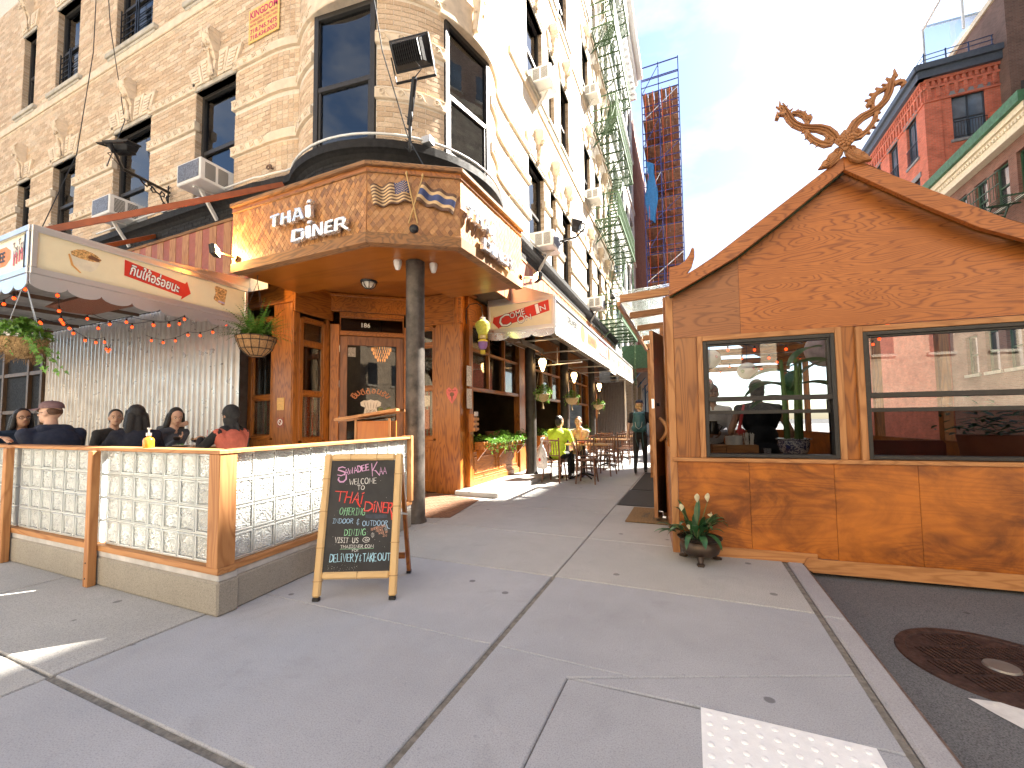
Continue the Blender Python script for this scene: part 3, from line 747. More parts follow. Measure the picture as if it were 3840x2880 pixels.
# solid wall pieces: left return, pier, right return, and full storeys between windows
WA = [(-101,-64.5),(-31.5,4)]      # window arcs
segs = [(-127,-101),(-64.5,-31.5),(4,30)]
m = MB()
for a0, a1 in segs: curved(m, TR-.35, TR, a0, a1, 4.30, 7.22)
curved(m, TR-.35, TR, -127, 30, 7.2205, 9.05)
for a0, a1 in segs: curved(m, TR-.35, TR, a0, a1, 9.0505, 11.1)
curved(m, TR-.35, TR, -127, 30, 11.1005, HB)
for a0, a1 in WA: curved(m, TR-.35, TR, a0, a1, 4.30, 5.12)
mk('bay_wall', m, MORTAR, bld)
# concave returns where the bay meets the two fronts
def fillet(p0, p1, c, n=6):
    out = []
    for i in range(n+1):
        t = i/n; out.append(Vector(p0)*(1-t)**2+Vector(c)*2*t*(1-t)+Vector(p1)*t*t)
    return out
fl = fillet((-6.16,YF,0), TC+Vector((TR*cos(R(-124)),TR*sin(R(-124)),0)), (-5.72,YF-.0,0))
fr = fillet((XF,7.35,0), TC+Vector((TR*cos(R(27)),TR*sin(R(27)),0)), (XF,6.8,0))
m = MB()
for path in (fl, fr[::-1]):
    for i in range(len(path)-1):
        a, b = path[i], path[i+1]; m.quad((a.x,a.y,4.3),(b.x,b.y,4.3),(b.x,b.y,HB),(a.x,a.y,HB))
mk('bay_return', m, MORTAR, bld)
# bricks of the bay: the pier ones are single objects
pier = MB(); pier.box(-.5,.5,-.5,.5,-.5,.5)
bp = MB(); bp.box(-.107,.107,-.006,.006,-.0335,.0335)
b0 = None; fld = MB(); r = 0; z = 5.13
band_r = ((5.75,5.90),(6.55,6.71),(7.27,7.41))
def in_band(z): return any(z+.07 > a and z < b for a, b in band_r)
dA = degrees(.222/TR); nb = 0
while z < 7.26:
    if not in_band(z):
        a = -64.0+(0 if r % 2 else -dA/2)
        while a < -32:
            lo, hi = max(a, -64.3), min(a+dA-degrees(.008/TR), -31.7); w = R(hi-lo)*TR
            if w > .03:
                am = R((lo+hi)/2); c = TC+Vector((TR*cos(am), TR*sin(am), z+.0335))
                if nb < 300:
                    if b0 is None: b0 = mk('brick', bp, BRICK_BUFF_A, bld, world=False, bevel=.003); o = b0
                    else: o = b0.copy(); COL.objects.link(o)
                    o.location = c-Vector((-4.5,6,0)); o.rotation_euler = (0,0,am+pi/2); o.scale = (w/.214,1,1); nb += 1
            a += dA
    z += .075; r += 1
def bay_bricks(a0, a1, z0, z1):
    z = z0; r = 0
    while z < z1:
        if not in_band(z) and not (8.72 < z+.03 < 8.95):
            a = a0-(dA/2 if r % 2 else 0)
            while a < a1:
                lo, hi = max(a,a0), min(a+dA-degrees(.008/TR),a1)
                if hi-lo > 1.0: fld.col = tint(.88,1.1); curved(fld, TR-.002, TR+.006, lo, hi, z, z+.067, n=1)
                a += dA
        z += .075; r += 1
bay_bricks(-124,-101,5.13,7.25); bay_bricks(4,22,5.13,7.25); bay_bricks(-124,24,7.43,9.0)
for path, z0, z1 in ((fl,5.13,9.0),(fr,5.13,9.0)):
    z = z0; r = 0
    while z < z1:
        if not in_band(z):
            for i in range(0, len(path)-1):
                a, b = path[i], path[i+1]; d = (b-a)
                if d.length < .02: continue
                Fq = Frame(a, d, (d.y,-d.x,0) if Vector((d.y,-d.x,0)).dot(a-TC) > 0 else (-d.y,d.x,0))
                fld.col = tint(.85,1.08); fld.fbox(Fq, .0, d.length-.008, z, z+.067, -.002, .006, open_back=True)
        z += .075; r += 1
mk('bay_brick_field', fld, BRICK_BUFF, bld, kind='stuff')
class BayFrame:
    """Curved frame so that scrolls run round the bay."""
    flip = False
    def p(s, u, z, n=0.0): a = u/TR; return TC+Vector(((TR+n)*cos(a), (TR+n)*sin(a), z))
BF_ = BayFrame()
for z0, z1 in band_r:
    for a0, a1 in ((-124,-101.5),(-64.9,-31.1),(4.5,24)):
        if z0 > 7.2: a0, a1 = (a0, a1)
        m = MB(); curved(m, TR-.02, TR+.05, a0, a1, z0, z1); b = mk('terracotta_band', m, TERRA, bld, bevel=.006)
        m = MB(); L = R(a1-a0)*TR; k = max(1, int(L/.20))
        for i in range(k): scroll(m, BF_, R(a0)*TR+L*(i+.5)/k-.02, (z0+z1)/2, (z1-z0)*.82, .046, .056)
        curved(m, TR+.049, TR+.058, a0+.3, a1-.3, z1-.018, z1-.004)
        mk('wave_relief', m, TERRA, b, smooth=60)
for zb0, zb1 in band_r:
    m = MB()
    for i in range(len(fl)-1):
        a, b = fl[i], fl[i+1]; d = b-a; Fq = Frame(a, d, (d.y,-d.x,0) if Vector((d.y,-d.x,0)).dot(a-TC) > 0 else (-d.y,d.x,0)); m.fbox(Fq, -.012, d.length+.012, zb0+.002+.0006*i, zb1-.002-.0006*i, -.02, .05)
    mk('terracotta_band', m, TERRA, bld); m = MB()
    for i in range(len(fr)-1):
        a, b = fr[i], fr[i+1]; d = b-a; Fq = Frame(a, d, (d.y,-d.x,0) if Vector((d.y,-d.x,0)).dot(a-TC) > 0 else (-d.y,d.x,0)); m.fbox(Fq, -.012, d.length+.012, zb0+.002+.0006*i, zb1-.002-.0006*i, -.02, .05)
    mk('terracotta_band', m, TERRA, bld)
# bay windows as flat frames on chords
for a0, a1 in WA:
    for z0, z1, bl in ((5.12,7.22,.30 if a0 < -90 else 0),(9.05,11.1,.3)):
        P0 = TC+Vector((TR*cos(R(a0)),TR*sin(R(a0)),0)); P1 = TC+Vector((TR*cos(R(a1)),TR*sin(R(a1)),0)); d = P1-P0
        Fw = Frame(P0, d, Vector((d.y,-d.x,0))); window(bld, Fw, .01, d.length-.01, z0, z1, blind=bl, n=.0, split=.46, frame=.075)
    m = MB(); curved(m, TR-.1, TR+.07, a0-3, a1+3, 7.22, 7.30); curved(m, TR-.1, TR+.05, a0-5, a1+5, 7.3005, 7.75); mk('lintel', m, TERRA, bld, bevel=.01)
    am = (a0+a1)/2; m = MB(); e = radians(am)*TR
    for i in range(30): m.ell(BF_.p(e+RNG.uniform(-.12,.12), 7.55+RNG.uniform(0,.45), .10+RNG.uniform(0,.08)), .035, 7, 5)
    scroll(m, BF_, e-.13, 7.95, .22, .1, .14); scroll(m, BF_, e+.13, 7.95, .22, .1, .14, -1)
    m.tube([BF_.p(e,7.98,.16),BF_.p(e,7.6,.14),BF_.p(e,7.32,.09)],[.10,.07,.05],8)
    mk('keystone', m, TERRA, bld, smooth=60)
# black moulded ledge, black painted brick below, running round the bay
LR = TR+.12
def along_front(off):
    """Plan path of the street wall: left front, bay, right front; off = outwards."""
    pts = [Vector((-30,YF-off,0)), Vector((-6.25,YF-off,0))]
    for q in fl[1:-1]: pts.append(q+(q-TC).normalized()*off*1.0)
    pts += [TC+Vector(((TR+off)*cos(R(a)),(TR+off)*sin(R(a)),0)) for a in range(-122,29,6)]
    for q in fr[::-1][1:-1]: pts.append(q+(q-TC).normalized()*off)
    pts += [Vector((XF+off,7.5,0)), Vector((XF+off,20,0))]
    return pts
def extrude_profile(m, prof):
    """prof of (off, z); swept along the front."""
    rows = [along_front(o) for o, z in prof]; k = len(rows[0]); vs = []
    for (o, z), row in zip(prof, rows): vs += [(p.x,p.y,z) for p in row]
    fs = [(i*k+j, i*k+j+1, (i+1)*k+j+1, (i+1)*k+j) for i in range(len(prof)-1) for j in range(k-1)]
    return m.add(vs, fs)
m = MB(); extrude_profile(m, [(.0,5.125),(.10,5.12),(.13,5.10),(.13,4.985),(.10,4.97),(.06,4.94),(.03,4.90),(.012,4.88)]); mk('black_ledge', m, BLACKP, bld)
m = MB(); extrude_profile(m, [(.012,4.885),(.012,4.30),(-.2,4.30)]); mk('black_wall', m, BLACKP, bld)
fld = MB(); z = 4.32; r = 0
for path in [along_front(.012)]:
    while z < 4.85:
        acc = 0
        for i in range(len(path)-1):
            a, b = path[i], path[i+1]; d = b-a; L = d.length
            if L > 4:
                if a.x < -20: a = Vector((-12,a.y,0)); d = b-a; L = d.length
                else: L = 7
            dn = d.normalized(); nrm = Vector((dn.y,-dn.x,0)); Fq = Frame(a, dn, nrm); u = -(.12 if r % 2 else 0) if L > 1 else 0
            while u < L-.02: fld.fbox(Fq, max(0,u), min(u+.228,L-.006), z, z+.066, -.002, .006, open_back=True); u += .238
        z += .075; r += 1
mk('black_bricks', fld, BLACKP, bld, kind='stuff')
# right front: walls, windows
RW = [(8.45,9.55),(10.05,10.55),(11.15,12.05),(14.05,15.05),(15.9,16.8),(17.4,18.0),(18.6,19.6)]
zr = [(5.115,7.25),(9.06,11.08),(12.9,14.9),(16.74,18.7),(20.5,22.4)]
holesR = [(a,b,z0,z1) for a, b in RW for z0, z1 in zr]
m = MB(); wall_with_holes(m, FR, 7.3, 20, 3.4, HB, holesR)
mk('wall', m, plain('sunlit_brick_front', (.80,.72,.60), .9, var=.16, scale=18, bmp=.6), bld)  # the buff brick again, coloured paler for the sun on this front
m = MB()
for h in holesR:
    if h[3] > 16: continue
    FJ = Frame(FR.p(h[1],0,0), (-1,0,0), (0,-1,0)); z = h[2]
    while z < h[3]-.03:
        m.col = tint(.7,.95); m.fbox(FJ, 0, .15, z, min(z+.0675,h[3]), -.002, .006, open_back=True); z += .075
mk('jamb_bricks', m, BRICK_BUFF, bld, kind='stuff')
for i, (z0, z1) in enumerate(zr):
    for j, (a, b) in enumerate(RW):
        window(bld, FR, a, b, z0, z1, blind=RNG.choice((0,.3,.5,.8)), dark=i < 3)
        if i < 3: keystone_lintel(bld, FR, (a+b)/2, b-a, z1, big=b-a > .7)
        if i > 0: sill(bld, FR, a, b, z0)
edges = [7.4]+[x for w in RW for x in w]+[20]
for z0, z1 in bands_z:
    for i in range(0, len(edges), 2): band(bld, FR, edges[i]-.04 if i else edges[i], edges[i+1]+.04, z0, z1, relief=i < 5)
for z in (8.76,12.6,16.44,20.2):
    m = MB(); m.fbox(FR,7.4,20,z,z+.17,-.02,.045); mk('string_course', m, TERRA, bld, bevel=.01)
m = MB(); m.box(-40,-4.0,YF+.6,20,3.7,HB-.1); mk('core', m, plain('roof_core', (.2,.18,.16), .9), bld)
# roofline cornice
m = MB(); extrude_profile(m, [(.0,HB-.5),(.15,HB-.4),(.25,HB-.1),(.55,HB),(.6,HB+.25),(.0,HB+.27),(-3,HB+.27)]); mk('cornice', m, TERRA, bld)
# grey conduit and junction boxes
cd = thing('conduit', 'white electrical conduit running along the top of the black ledge', 'conduit', (-6,4.2,5.2))
m = MB(); p = [q for q in along_front(.10)]; p[0] = Vector((-11,YF-.1,0)); p[-1] = Vector((XF+.1,9.2,0))
m.tube([(q.x,q.y,5.19) for q in p], .017, 7); mk('pipe', m, WHITE, cd, smooth=60)
for q in (TC+Vector(((TR+.1)*cos(R(-41)),(TR+.1)*sin(R(-41)),0)), Vector((-8.66,YF-.06,0))):
    m = MB(); m.box(q.x-.07,q.x+.07,q.y-.06,q.y+.06,5.14,5.24); mk('junction_box', m, plain('galvanised_box', (.55,.56,.57), .5, .6), cd, bevel=.006)
# ------------------------------------------------------------------ hand lettering
def _arc(cx, cy, rx, ry, a0, a1, n=10): return [(cx+rx*cos(R(a0+(a1-a0)*i/n)), cy+ry*sin(R(a0+(a1-a0)*i/n))) for i in range(n+1)]
GL = {
 'A': [[(0,0),(.3,1),(.6,0)],[(.1,.36),(.5,.36)]], 'B': [[(0,0),(0,1)],[(0,1),(.35,.97),(.45,.75),(.3,.53),(0,.52)],[(0,.52),(.4,.48),(.52,.25),(.35,.02),(0,0)]],
 'C': [_arc(.32,.5,.32,.5,55,310)], 'D': [[(0,0),(0,1)],[(0,1),(.3,.96),(.55,.72),(.56,.3),(.3,.03),(0,0)]],
 'E': [[(.45,1),(0,1),(0,0),(.48,0)],[(0,.52),(.38,.52)]], 'F': [[(.45,1),(0,1),(0,0)],[(0,.52),(.36,.52)]],
 'f': [[(.42,.95),(.28,1.0),(.18,.85),(.18,.1),(.05,-.12)],[(0,.55),(.38,.58)]],
 'G': [_arc(.33,.5,.33,.5,55,300)+[(.62,.12),(.62,.42),(.38,.42)]], 'H': [[(0,0),(0,1)],[(.52,0),(.52,1)],[(0,.5),(.52,.54)]],
 'I': [[(.2,0),(.2,1)],[(0,1),(.4,1)],[(0,0),(.4,0)]], 'i': [[(.12,0),(.12,.72)],[(.06,.93),(.18,1.02)]], 'K': [[(0,-.05),(.04,1.05)],[(.5,1.1),(.04,.42),(.3,.38),(.58,-.1)]],
 'L': [[(0,1),(0,0),(.42,0)]], 'M': [[(0,0),(.06,1),(.36,.3),(.66,1),(.74,0)]], 'N': [[(0,0),(0,1),(.52,0),(.52,1)]], 'O': [_arc(.33,.5,.33,.5,90,450,14)],
 'P': [[(0,0),(0,1),(.36,.97),(.48,.76),(.34,.52),(0,.5)]], 'R': [[(0,0),(0,1),(.36,.97),(.46,.76),(.3,.54),(0,.5)],[(.18,.5),(.5,-.04)]],
 'S': [[(.48,.86),(.3,1),(.08,.9),(.05,.68),(.25,.54),(.45,.38),(.46,.14),(.25,0),(.02,.12)]], 'T': [[(0,1),(.56,1)],[(.28,1),(.28,0)]], 'U': [[(0,1),(0,.25),(.14,.02),(.36,.02),(.5,.25),(.5,1)]],
 'V': [[(0,1),(.28,0),(.56,1)]], 'W': [[(0,1),(.18,0),(.38,.7),(.56,0),(.78,1)]], 'Y': [[(0,1),(.27,.5)],[(.54,1),(.2,-.12)]],
 '&': [[(.5,.95),(.2,.95),(.12,.75),(.3,.55),(.08,.42),(.1,.12),(.34,.08),(.5,.25)],[(.28,1.15),(.28,-.12)]], '@': [_arc(.4,.5,.13,.18,0,360,10)+[(.55,.36),(.72,.5)]+_arc(.4,.5,.36,.46,10,330,14)],
 '.': [[(.02,0),(.06,.06)]], '!': [[(.06,1),(.06,.3)],[(.06,.1),(.06,.0)]], '-': [[(0,.5),(.3,.5)]], ' ': []}
GW = {'I': .4, 'i': .25, 'M': .74, 'W': .78, 'O': .66, 'G': .66, '&': .55, '@': .8, '.': .12, '!': .14, ' ': .32, 'L': .42, 'E': .48, 'F': .45, 'f': .38, 'C': .56}
def ribbon(m, pts, w, O, U, V, n=.002, taper=.35):
    k = len(pts); P = [Vector(p+(0,)) if len(p) == 2 else Vector(p) for p in pts]; L = []; O, U, V = Vector(O), Vector(U), Vector(V); N = U.cross(V).normalized()*n
    for i in range(k):
        d = P[min(i+1,k-1)]-P[max(i-1,0)]
        d = d.normalized() if d.length > 1e-9 else Vector((1,0,0)); q = Vector((-d.y,d.x,0)); ww = w*(1-taper*abs(2*i/(k-1)-1)**3)/2 if k > 1 else w/2
        a = P[i]+q*ww-(d*w*.3 if i == 0 else Vector())+(d*w*.3 if i == k-1 else Vector()); b = P[i]-q*ww-(d*w*.3 if i == 0 else Vector())+(d*w*.3 if i == k-1 else Vector())
        L += [O+U*a.x+V*a.y+N, O+U*b.x+V*b.y+N]
    return m.add(L, [(2*i+1, 2*i+3, 2*i+2, 2*i) for i in range(k-1)])
def chalk(m, txt, O, U, V, x0, y0, x1, y1, h, w, jit=.06, n=.002, seed=0):
    """Chalk writing: baseline from (x0,y0) to (x1,y1) in the plane O,U,V."""
    rn = random.Random(len(txt)*7+seed); adv = [GW.get(c,.56)+.17 for c in txt]; tot = sum(adv)-.17; L = hypot(x1-x0,y1-y0); sx = L/tot; dx, dy = (x1-x0)/L, (y1-y0)/L; u = 0
    for c, a in zip(txt, adv):
        sh = rn.uniform(-.03,.08); hy = rn.uniform(1-jit,1+jit); oy = rn.uniform(-jit,jit)*h*.5
        for st in GL.get(c, GL.get(c.upper(), [])):
            pts = []
            for i in range(len(st)):
                px, py = st[i]; gx = (u+px+sh*py)*sx; gy = py*h*hy+oy
                pts.append((x0+dx*gx-dy*gy, y0+dy*gx+dx*gy))
            ribbon(m, pts, w*rn.uniform(.85,1.15), O, U, V, n+rn.uniform(0,.0004))
        u += a
    return m

# ------------------------------------------------------------------ corner fascia with diamond shingles
C0, C1, C2, C3 = Vector((-5.81,3.70,0)), Vector((-3.407,3.70,0)), Vector((-2.49,4.285,0)), Vector((-2.40,6.05,0))
def facet(a, b):
    d = b-a; return Frame(a, d, Vector((d.y,-d.x,0))), d.length
FS = [facet(C0,C1), facet(C1,C2), facet(C2,C3)]
sign = thing('corner_fascia', 'three sided wooden fascia covered in diamond shingles over the restaurant entrance', 'fascia', (-3.4,3.75,3.38))
ZS0, ZS1 = 3.505, 4.235
SHING = [(0,(.34,.155,.058)),(.25,(.44,.215,.080)),(.5,(.50,.265,.110)),(.7,(.40,.185,.068)),(.85,(.25,.115,.05)),(1,(.48,.225,.075))]
SH_A = randcol('shingle', SHING, .5, .25, 50, .1); SH_B = attrcol('shingle_field', .5, .25, 50, .4)
TW, TH = .072, .094
count = 0; s0 = None; far = MB(); cand = []
for fi, (F, L) in enumerate(FS):
    m = MB(); m.fbox(F, .004, L-.004, ZS0-.1, ZS1+.06, -.08, -.001); mk('backing', m, plain('shingle_grout', (.50,.27,.13), .7), sign)
    nv = int((ZS1-ZS0)/(TH/2))+2; nu = int(L/TW)+2
    for j in range(nv):
        zc = ZS0+j*TH/2
        for i in range(nu):
            uc = i*TW+(TW/2 if j % 2 else 0); g = .0028
            pl = [(uc,zc-TH/2+g),(uc+TW/2-g*.8,zc),(uc,zc+TH/2-g),(uc-TW/2+g*.8,zc)]
            whole = uc-TW/2 > .006 and uc+TW/2 < L-.006 and zc-TH/2 > ZS0 and zc+TH/2 < ZS1
            cp = pl
            if not whole:
                def clip(P, ax, lim, keep_less):
                    out = []
                    for q in range(len(P)):
                        a, b = P[q], P[(q+1)%len(P)]; ia = (a[ax] <= lim) if keep_less else (a[ax] >= lim); ib = (b[ax] <= lim) if keep_less else (b[ax] >= lim)
                        if ia: out.append(a)
                        if ia != ib: t = (lim-a[ax])/(b[ax]-a[ax]); out.append((a[0]+(b[0]-a[0])*t, a[1]+(b[1]-a[1])*t))
                    return out
                for ax, lim, kl in ((0,.006,False),(0,L-.006,True),(1,ZS0,False),(1,ZS1,True)):
                    if len(cp) > 2: cp = clip(cp, ax, lim, kl)
                if len(cp) < 3: continue
            if whole and fi == 1 and count < 300:
                if s0 is None:
                    t = MB(); t.prism([(0,-TH/2+g),(TW/2-g*.8,0),(0,TH/2-g),(-TW/2+g*.8,0)], (0,0,0), (1,0,0), (0,0,1), .004)
                    s0 = mk('shingle', t, SH_A, sign, world=False); o = s0
                else: o = s0.copy(); COL.objects.link(o)
                o.location = F.p(uc, zc, random.uniform(0,.002))-Vector((-3.4,3.75,3.38)); o.rotation_euler = (0,0,atan2(F.U.y,F.U.x)); count += 1
            else:
                far.col = random.choice([c for _, c in SHING]); k = random.uniform(.85,1.15); far.col = tuple(x*k for x in far.col)
                far.prism(cp, F.p(0,0,0), F.U, (0,0,1), .003+random.uniform(0,.003))
mk('shingle_field', far, SH_B, sign, kind='stuff')
def facet_strip(name, z0, z1, n0, n1, mat):
    """A trim running round the three facets, one length for each."""
    def off(n):
        P = []
        for i, c in enumerate((C0,C1,C2,C3)):
            Fs = [FS[k][0].N for k in ((0,),(0,1),(1,2),(2,))[i]]
            nn = sum(Fs, Vector()).normalized(); P.append(c+nn*(n/nn.dot(Fs[0])))
        return P
    A, B = off(n0), off(n1)
    for i in range(3):
        m = MB(); a, b, c, d = A[i], A[i+1], B[i+1], B[i]
        m.add([(p.x,p.y,z) for z in (z0,z1) for p in (a,b,c,d)], [(0,1,2,3),(7,6,5,4),(0,4,5,1),(1,5,6,2),(2,6,7,3),(3,7,4,0)])
        m.f = [f[::-1] for f in m.f]; mk(name, m, mat, sign, bevel=.004)
facet_strip('lower_trim', 3.375, 3.503, -.10, .022, W_WEATHER)
facet_strip('cornice_frieze', 4.237, 4.298, -.06, .016, W_OAKX)
facet_strip('cornice', 4.299, 4.345, -.10, .055, W_WEATHER)
facet_strip('cornice_bead', 4.224, 4.2365, -.01, .024, W_WEATHER)
# soffit and inner ceiling
sof = [(C0.x,C0.y+.06),(C1.x-.02,C1.y+.06),(C2.x-.07,C2.y+.02),(C3.x-.08,C3.y),(-3.70,6.05),(-3.72,5.1),(-4.3,4.85),(-5.81,4.78)]
m = MB(); m.prism(sof, (0,0,3.40), (1,0,0), (0,1,0), .02); mk('soffit', m, W_SOFFIT, sign)
m = MB(); m.prism([(-5.81,4.72),(-4.2,4.80),(-3.66,5.06),(-3.64,6.9),(-4.9,7.2),(-6.4,5.6)], (0,0,3.625), (1,0,0), (0,1,0), .02); mk('inner_ceiling', m, W_SOFFIT, sign)
m = MB()
pp = [(-5.81,4.77),(-4.3,4.84),(-3.72,5.09),(-3.70,6.1)]
for i in range(3): m.bar(pp[i]+(3.52,), pp[i+1]+(3.52,), .02, .20)
mk('ceiling_riser', m, W_SOFFIT, sign)
m = MB(); m.prism([(-5.82,3.66),(-3.42,3.66),(-2.45,4.26),(-2.36,6.06),(-3.2,6.1),(-4.5,5),(-5.82,4.6)], (0,0,4.3455), (1,0,0), (0,1,0), .012); mk('roof', m, plain('roof_felt', (.07,.065,.06), .9, var=.3), sign)
# --- raised chrome letters
def mono(poly_list, m, F, u, z, s, n0=.03, n1=.10):
    for pl in poly_list:
        m.prism([(u+a*s, z+b*s) for a, b in pl], F.p(0,0,n0), F.U, (0,0,1), n1-n0)
LET = {  # chunky brush letters, unit height 1
 'T': [[(-.05,.74),(-.02,1.0),(.95,1.06),(1.0,.84)],[(.28,.80),(.62,.82),(.60,.06),(.48,0),(.22,.04),(.24,.3)]],
 'H': [[(.0,.10),(.10,.98),(.34,1.0),(.32,.0),(.08,-.02)],[(.32,.38),(.32,.62),(.66,.64),(.66,.40)],[(.66,.02),(.64,1.0),(.92,1.04),(1.0,.06),(.86,0)]],
 'A': [[(.0,.0),(.30,.98),(.52,1.04),(.52,.80),(.28,.02)],[(.52,.80),(.52,1.04),(.72,1.0),(1.06,.02),(.78,-.02)],[(.3,.24),(.3,.42),(.74,.42),(.76,.24)],[(.16,.92),(.2,1.06),(.6,1.02),(.55,.88)]],
 'I': [[(.06,.04),(.0,.92),(.14,1.04),(.46,1.0),(.52,.06),(.3,-.02)],[(.1,1.16),(.24,1.42),(.58,1.36),(.44,1.12)]],
 'D': [[(.0,.0),(.08,1.0),(.34,1.02),(.32,.0)],[(.32,.78),(.34,1.02),(.9,.94),(1.04,.7),(.76,.66)],[(.76,.66),(1.04,.7),(1.0,.24),(.74,.3)],[(.32,.0),(.32,.22),(.74,.30),(1.0,.24),(.8,.04)]],
 'N': [[(.0,.0),(.06,1.0),(.3,1.02),(.26,.02)],[(.28,.66),(.30,1.02),(.74,.38),(.78,.0),(.62,.02)],[(.76,.0),(.70,1.0),(.94,1.06),(1.0,.06)]],
 'E': [[(.0,.04),(.10,.96),(.34,1.0),(.34,.0),(.12,-.02)],[(.34,.76),(.34,1.0),(.92,1.04),(.9,.82)],[(.34,.40),(.34,.60),(.78,.62),(.78,.42)],[(.34,.0),(.34,.22),(.92,.2),(1.0,.02)]],
 'R': [[(.0,.0),(.06,.96),(.28,1.02),(.28,.02)],[(.28,.80),(.28,1.02),(.70,1.0),(.88,.76),(.6,.74)],[(.6,.74),(.88,.76),(.80,.48),(.58,.52)],[(.28,.36),(.28,.54),(.58,.56),(.80,.48),(.64,.36)],[(.44,.38),(.66,.40),(1.06,.02),(.84,-.06)]]}
def letters(F, u0, zt, k, label, mat):
    t = thing('sign_lettering', label, 'lettering', F.p(u0,3.5,0), group='raised restaurant name')
    lay = [('T',0,1,.17),('H',.18,1,.205),('A',.395,1,.20),('I',.62,1,.20),('D',.38,0,.235),('I',.63,0,.20),('N',.745,0,.19),('E',.945,0,.155),('R',1.10,0,.22)]
    for c, du, row, w in lay:
        m = MB(); wide = .16
        for pl in LET[c]:
            m.prism([(u0+(du+a*w)*k, zt+(.265 if row else 0)+b*wide) for a, b in pl], F.p(0,0,.035), F.U, (0,0,1), .065)
        o = mk('letter', m, mat, t, bevel=.008)
        m = MB(); m.tube([F.p(u0+(du+w*.4)*k, zt+(.265 if row else 0)+.05, .0), F.p(u0+(du+w*.4)*k, zt+(.265 if row else 0)+.05, .036)], .006, 6); mk('standoff', m, STEEL, o)
FSL, FSC, FSR = FS[0][0], FS[1][0], FS[2][0]
letters(FSL, -4.925+5.81, 3.547, 1.0, 'chrome raised THAI DINER letters on the shaded shingles left of the crossed flags', CHROME)
letters(FSR, .05, 3.50, 0.93, 'chrome raised THAI DINER letters on the sunlit shingles right of the crossed flags', CHROME)
# --- crossed carved flags
fg = thing('crossed_flags', 'two crossed carved wooden flags above a black boss on the fascia', 'flags', FSC.p(.54,3.57,0))
SAND = plain('flag_pale_wood', (.62,.43,.22), .45, var=.12, scale=20); UMB = plain('flag_brown_wood', (.115,.055,.028), .45, var=.2, scale=20); NAVY = plain('flag_blue', (.040,.060,.17), .45, var=.15)
def flag(name, tl, tr, br, bl, stripes, waves, canton=None):
    nU, root = 26, None
    tot = sum(w for w, _ in stripes); v = 0
    def P(s, t, n=0):
        a = Vector(tl)*(1-s)+Vector(tr)*s; b = Vector(bl)*(1-s)+Vector(br)*s; q = a*(1-t)+b*t
        wv = .018*sin(s*waves*2*pi+t*.8)+.01*sin(s*waves*4.1+1); return FSC.p(q.x, q.y+wv*.45, .042+wv+n)
    fl_ = MB(); parts = []
    for w, mt in stripes:
        m = MB(); t0, t1 = v/tot, (v+w)/tot; v += w; vs = []
        for i in range(nU+1): s = i/nU; vs += [P(s,t0), P(s,t1), P(s,t1,-.016), P(s,t0,-.016)]
        fs = []
        for i in range(nU):
            for j in range(4): fs.append((4*i+j, 4*i+(j+1)%4, 4*i+4+(j+1)%4, 4*i+4+j))
        fs += [(3,2,1,0),(4*nU,4*nU+1,4*nU+2,4*nU+3)]
        m.add(vs, fs)
        if root is None: root = mk(name, m, mt, fg, smooth=40); 
        else: mk('stripe', m, mt, root, smooth=40)
    if canton:
        s0_, s1_, tb = canton; m = MB(); vs = []
        for i in range(13): s = s0_+(s1_-s0_)*i/12; vs += [P(s,-.005,.006), P(s,tb,.006)]
        m.add(vs, [(2*i+1,2*i+3,2*i+2,2*i)[::-1] for i in range(12)]); mk('canton', m, NAVY, root, smooth=40)
        for j in range(9):
            for i in range(6 if j % 2 == 0 else 5):
                s = s0_+(s1_-s0_)*((i+.5)/6+(.5/6 if j % 2 else 0)); t = tb*(j+.6)/9.2; q = P(s,t,.0075)
                m = MB(); star = [(.0085*(1 if k % 2 == 0 else .42)*sin(k*pi/5), .0085*(1 if k % 2 == 0 else .42)*cos(k*pi/5)) for k in range(10)]
                m.poly(star, q, FSC.U, (0,0,1), .0); mk('star', m, SAND, root)
flag('carved_flag', (.045,4.04),(.49,4.135),(.515,3.895),(.085,3.79), [(1,UMB if i % 2 == 0 else SAND) for i in range(13)], 2.6, (.60,1.0,.54))
flag('carved_flag', (.625,4.125),(1.05,4.00),(1.0,3.775),(.57,3.89), [(1,UMB),(1,SAND),(2,NAVY),(1,SAND),(1,UMB)], 2.4)
for a, b in (((.458,4.20),(.586,3.625)),((.644,4.185),(.484,3.62))):
    m = MB(); m.tube([FSC.p(a[0],a[1],.055),FSC.p(b[0],b[1],.05)], .009, 8); m.lathe([(.0,-.03),(.010,-.02),(.016,0),(.010,.02),(.0,.032)], FSC.p(a[0],a[1]+.02,.055), 10); mk('pole', m, plain('gilt_pole', (.50,.32,.12), .4), fg, smooth=50)
m = MB(); m.lathe([(.0,.03),(.03,.026),(.052,.012),(.055,0)], n=20); M = Matrix.Translation(FSC.p(.54,3.575,.004)) @ FSC.N.to_track_quat('Z','Y').to_matrix().to_4x4(); b_ = MB(); b_.merge(m, M); mk('boss', b_, BLACKM, fg, smooth=50)

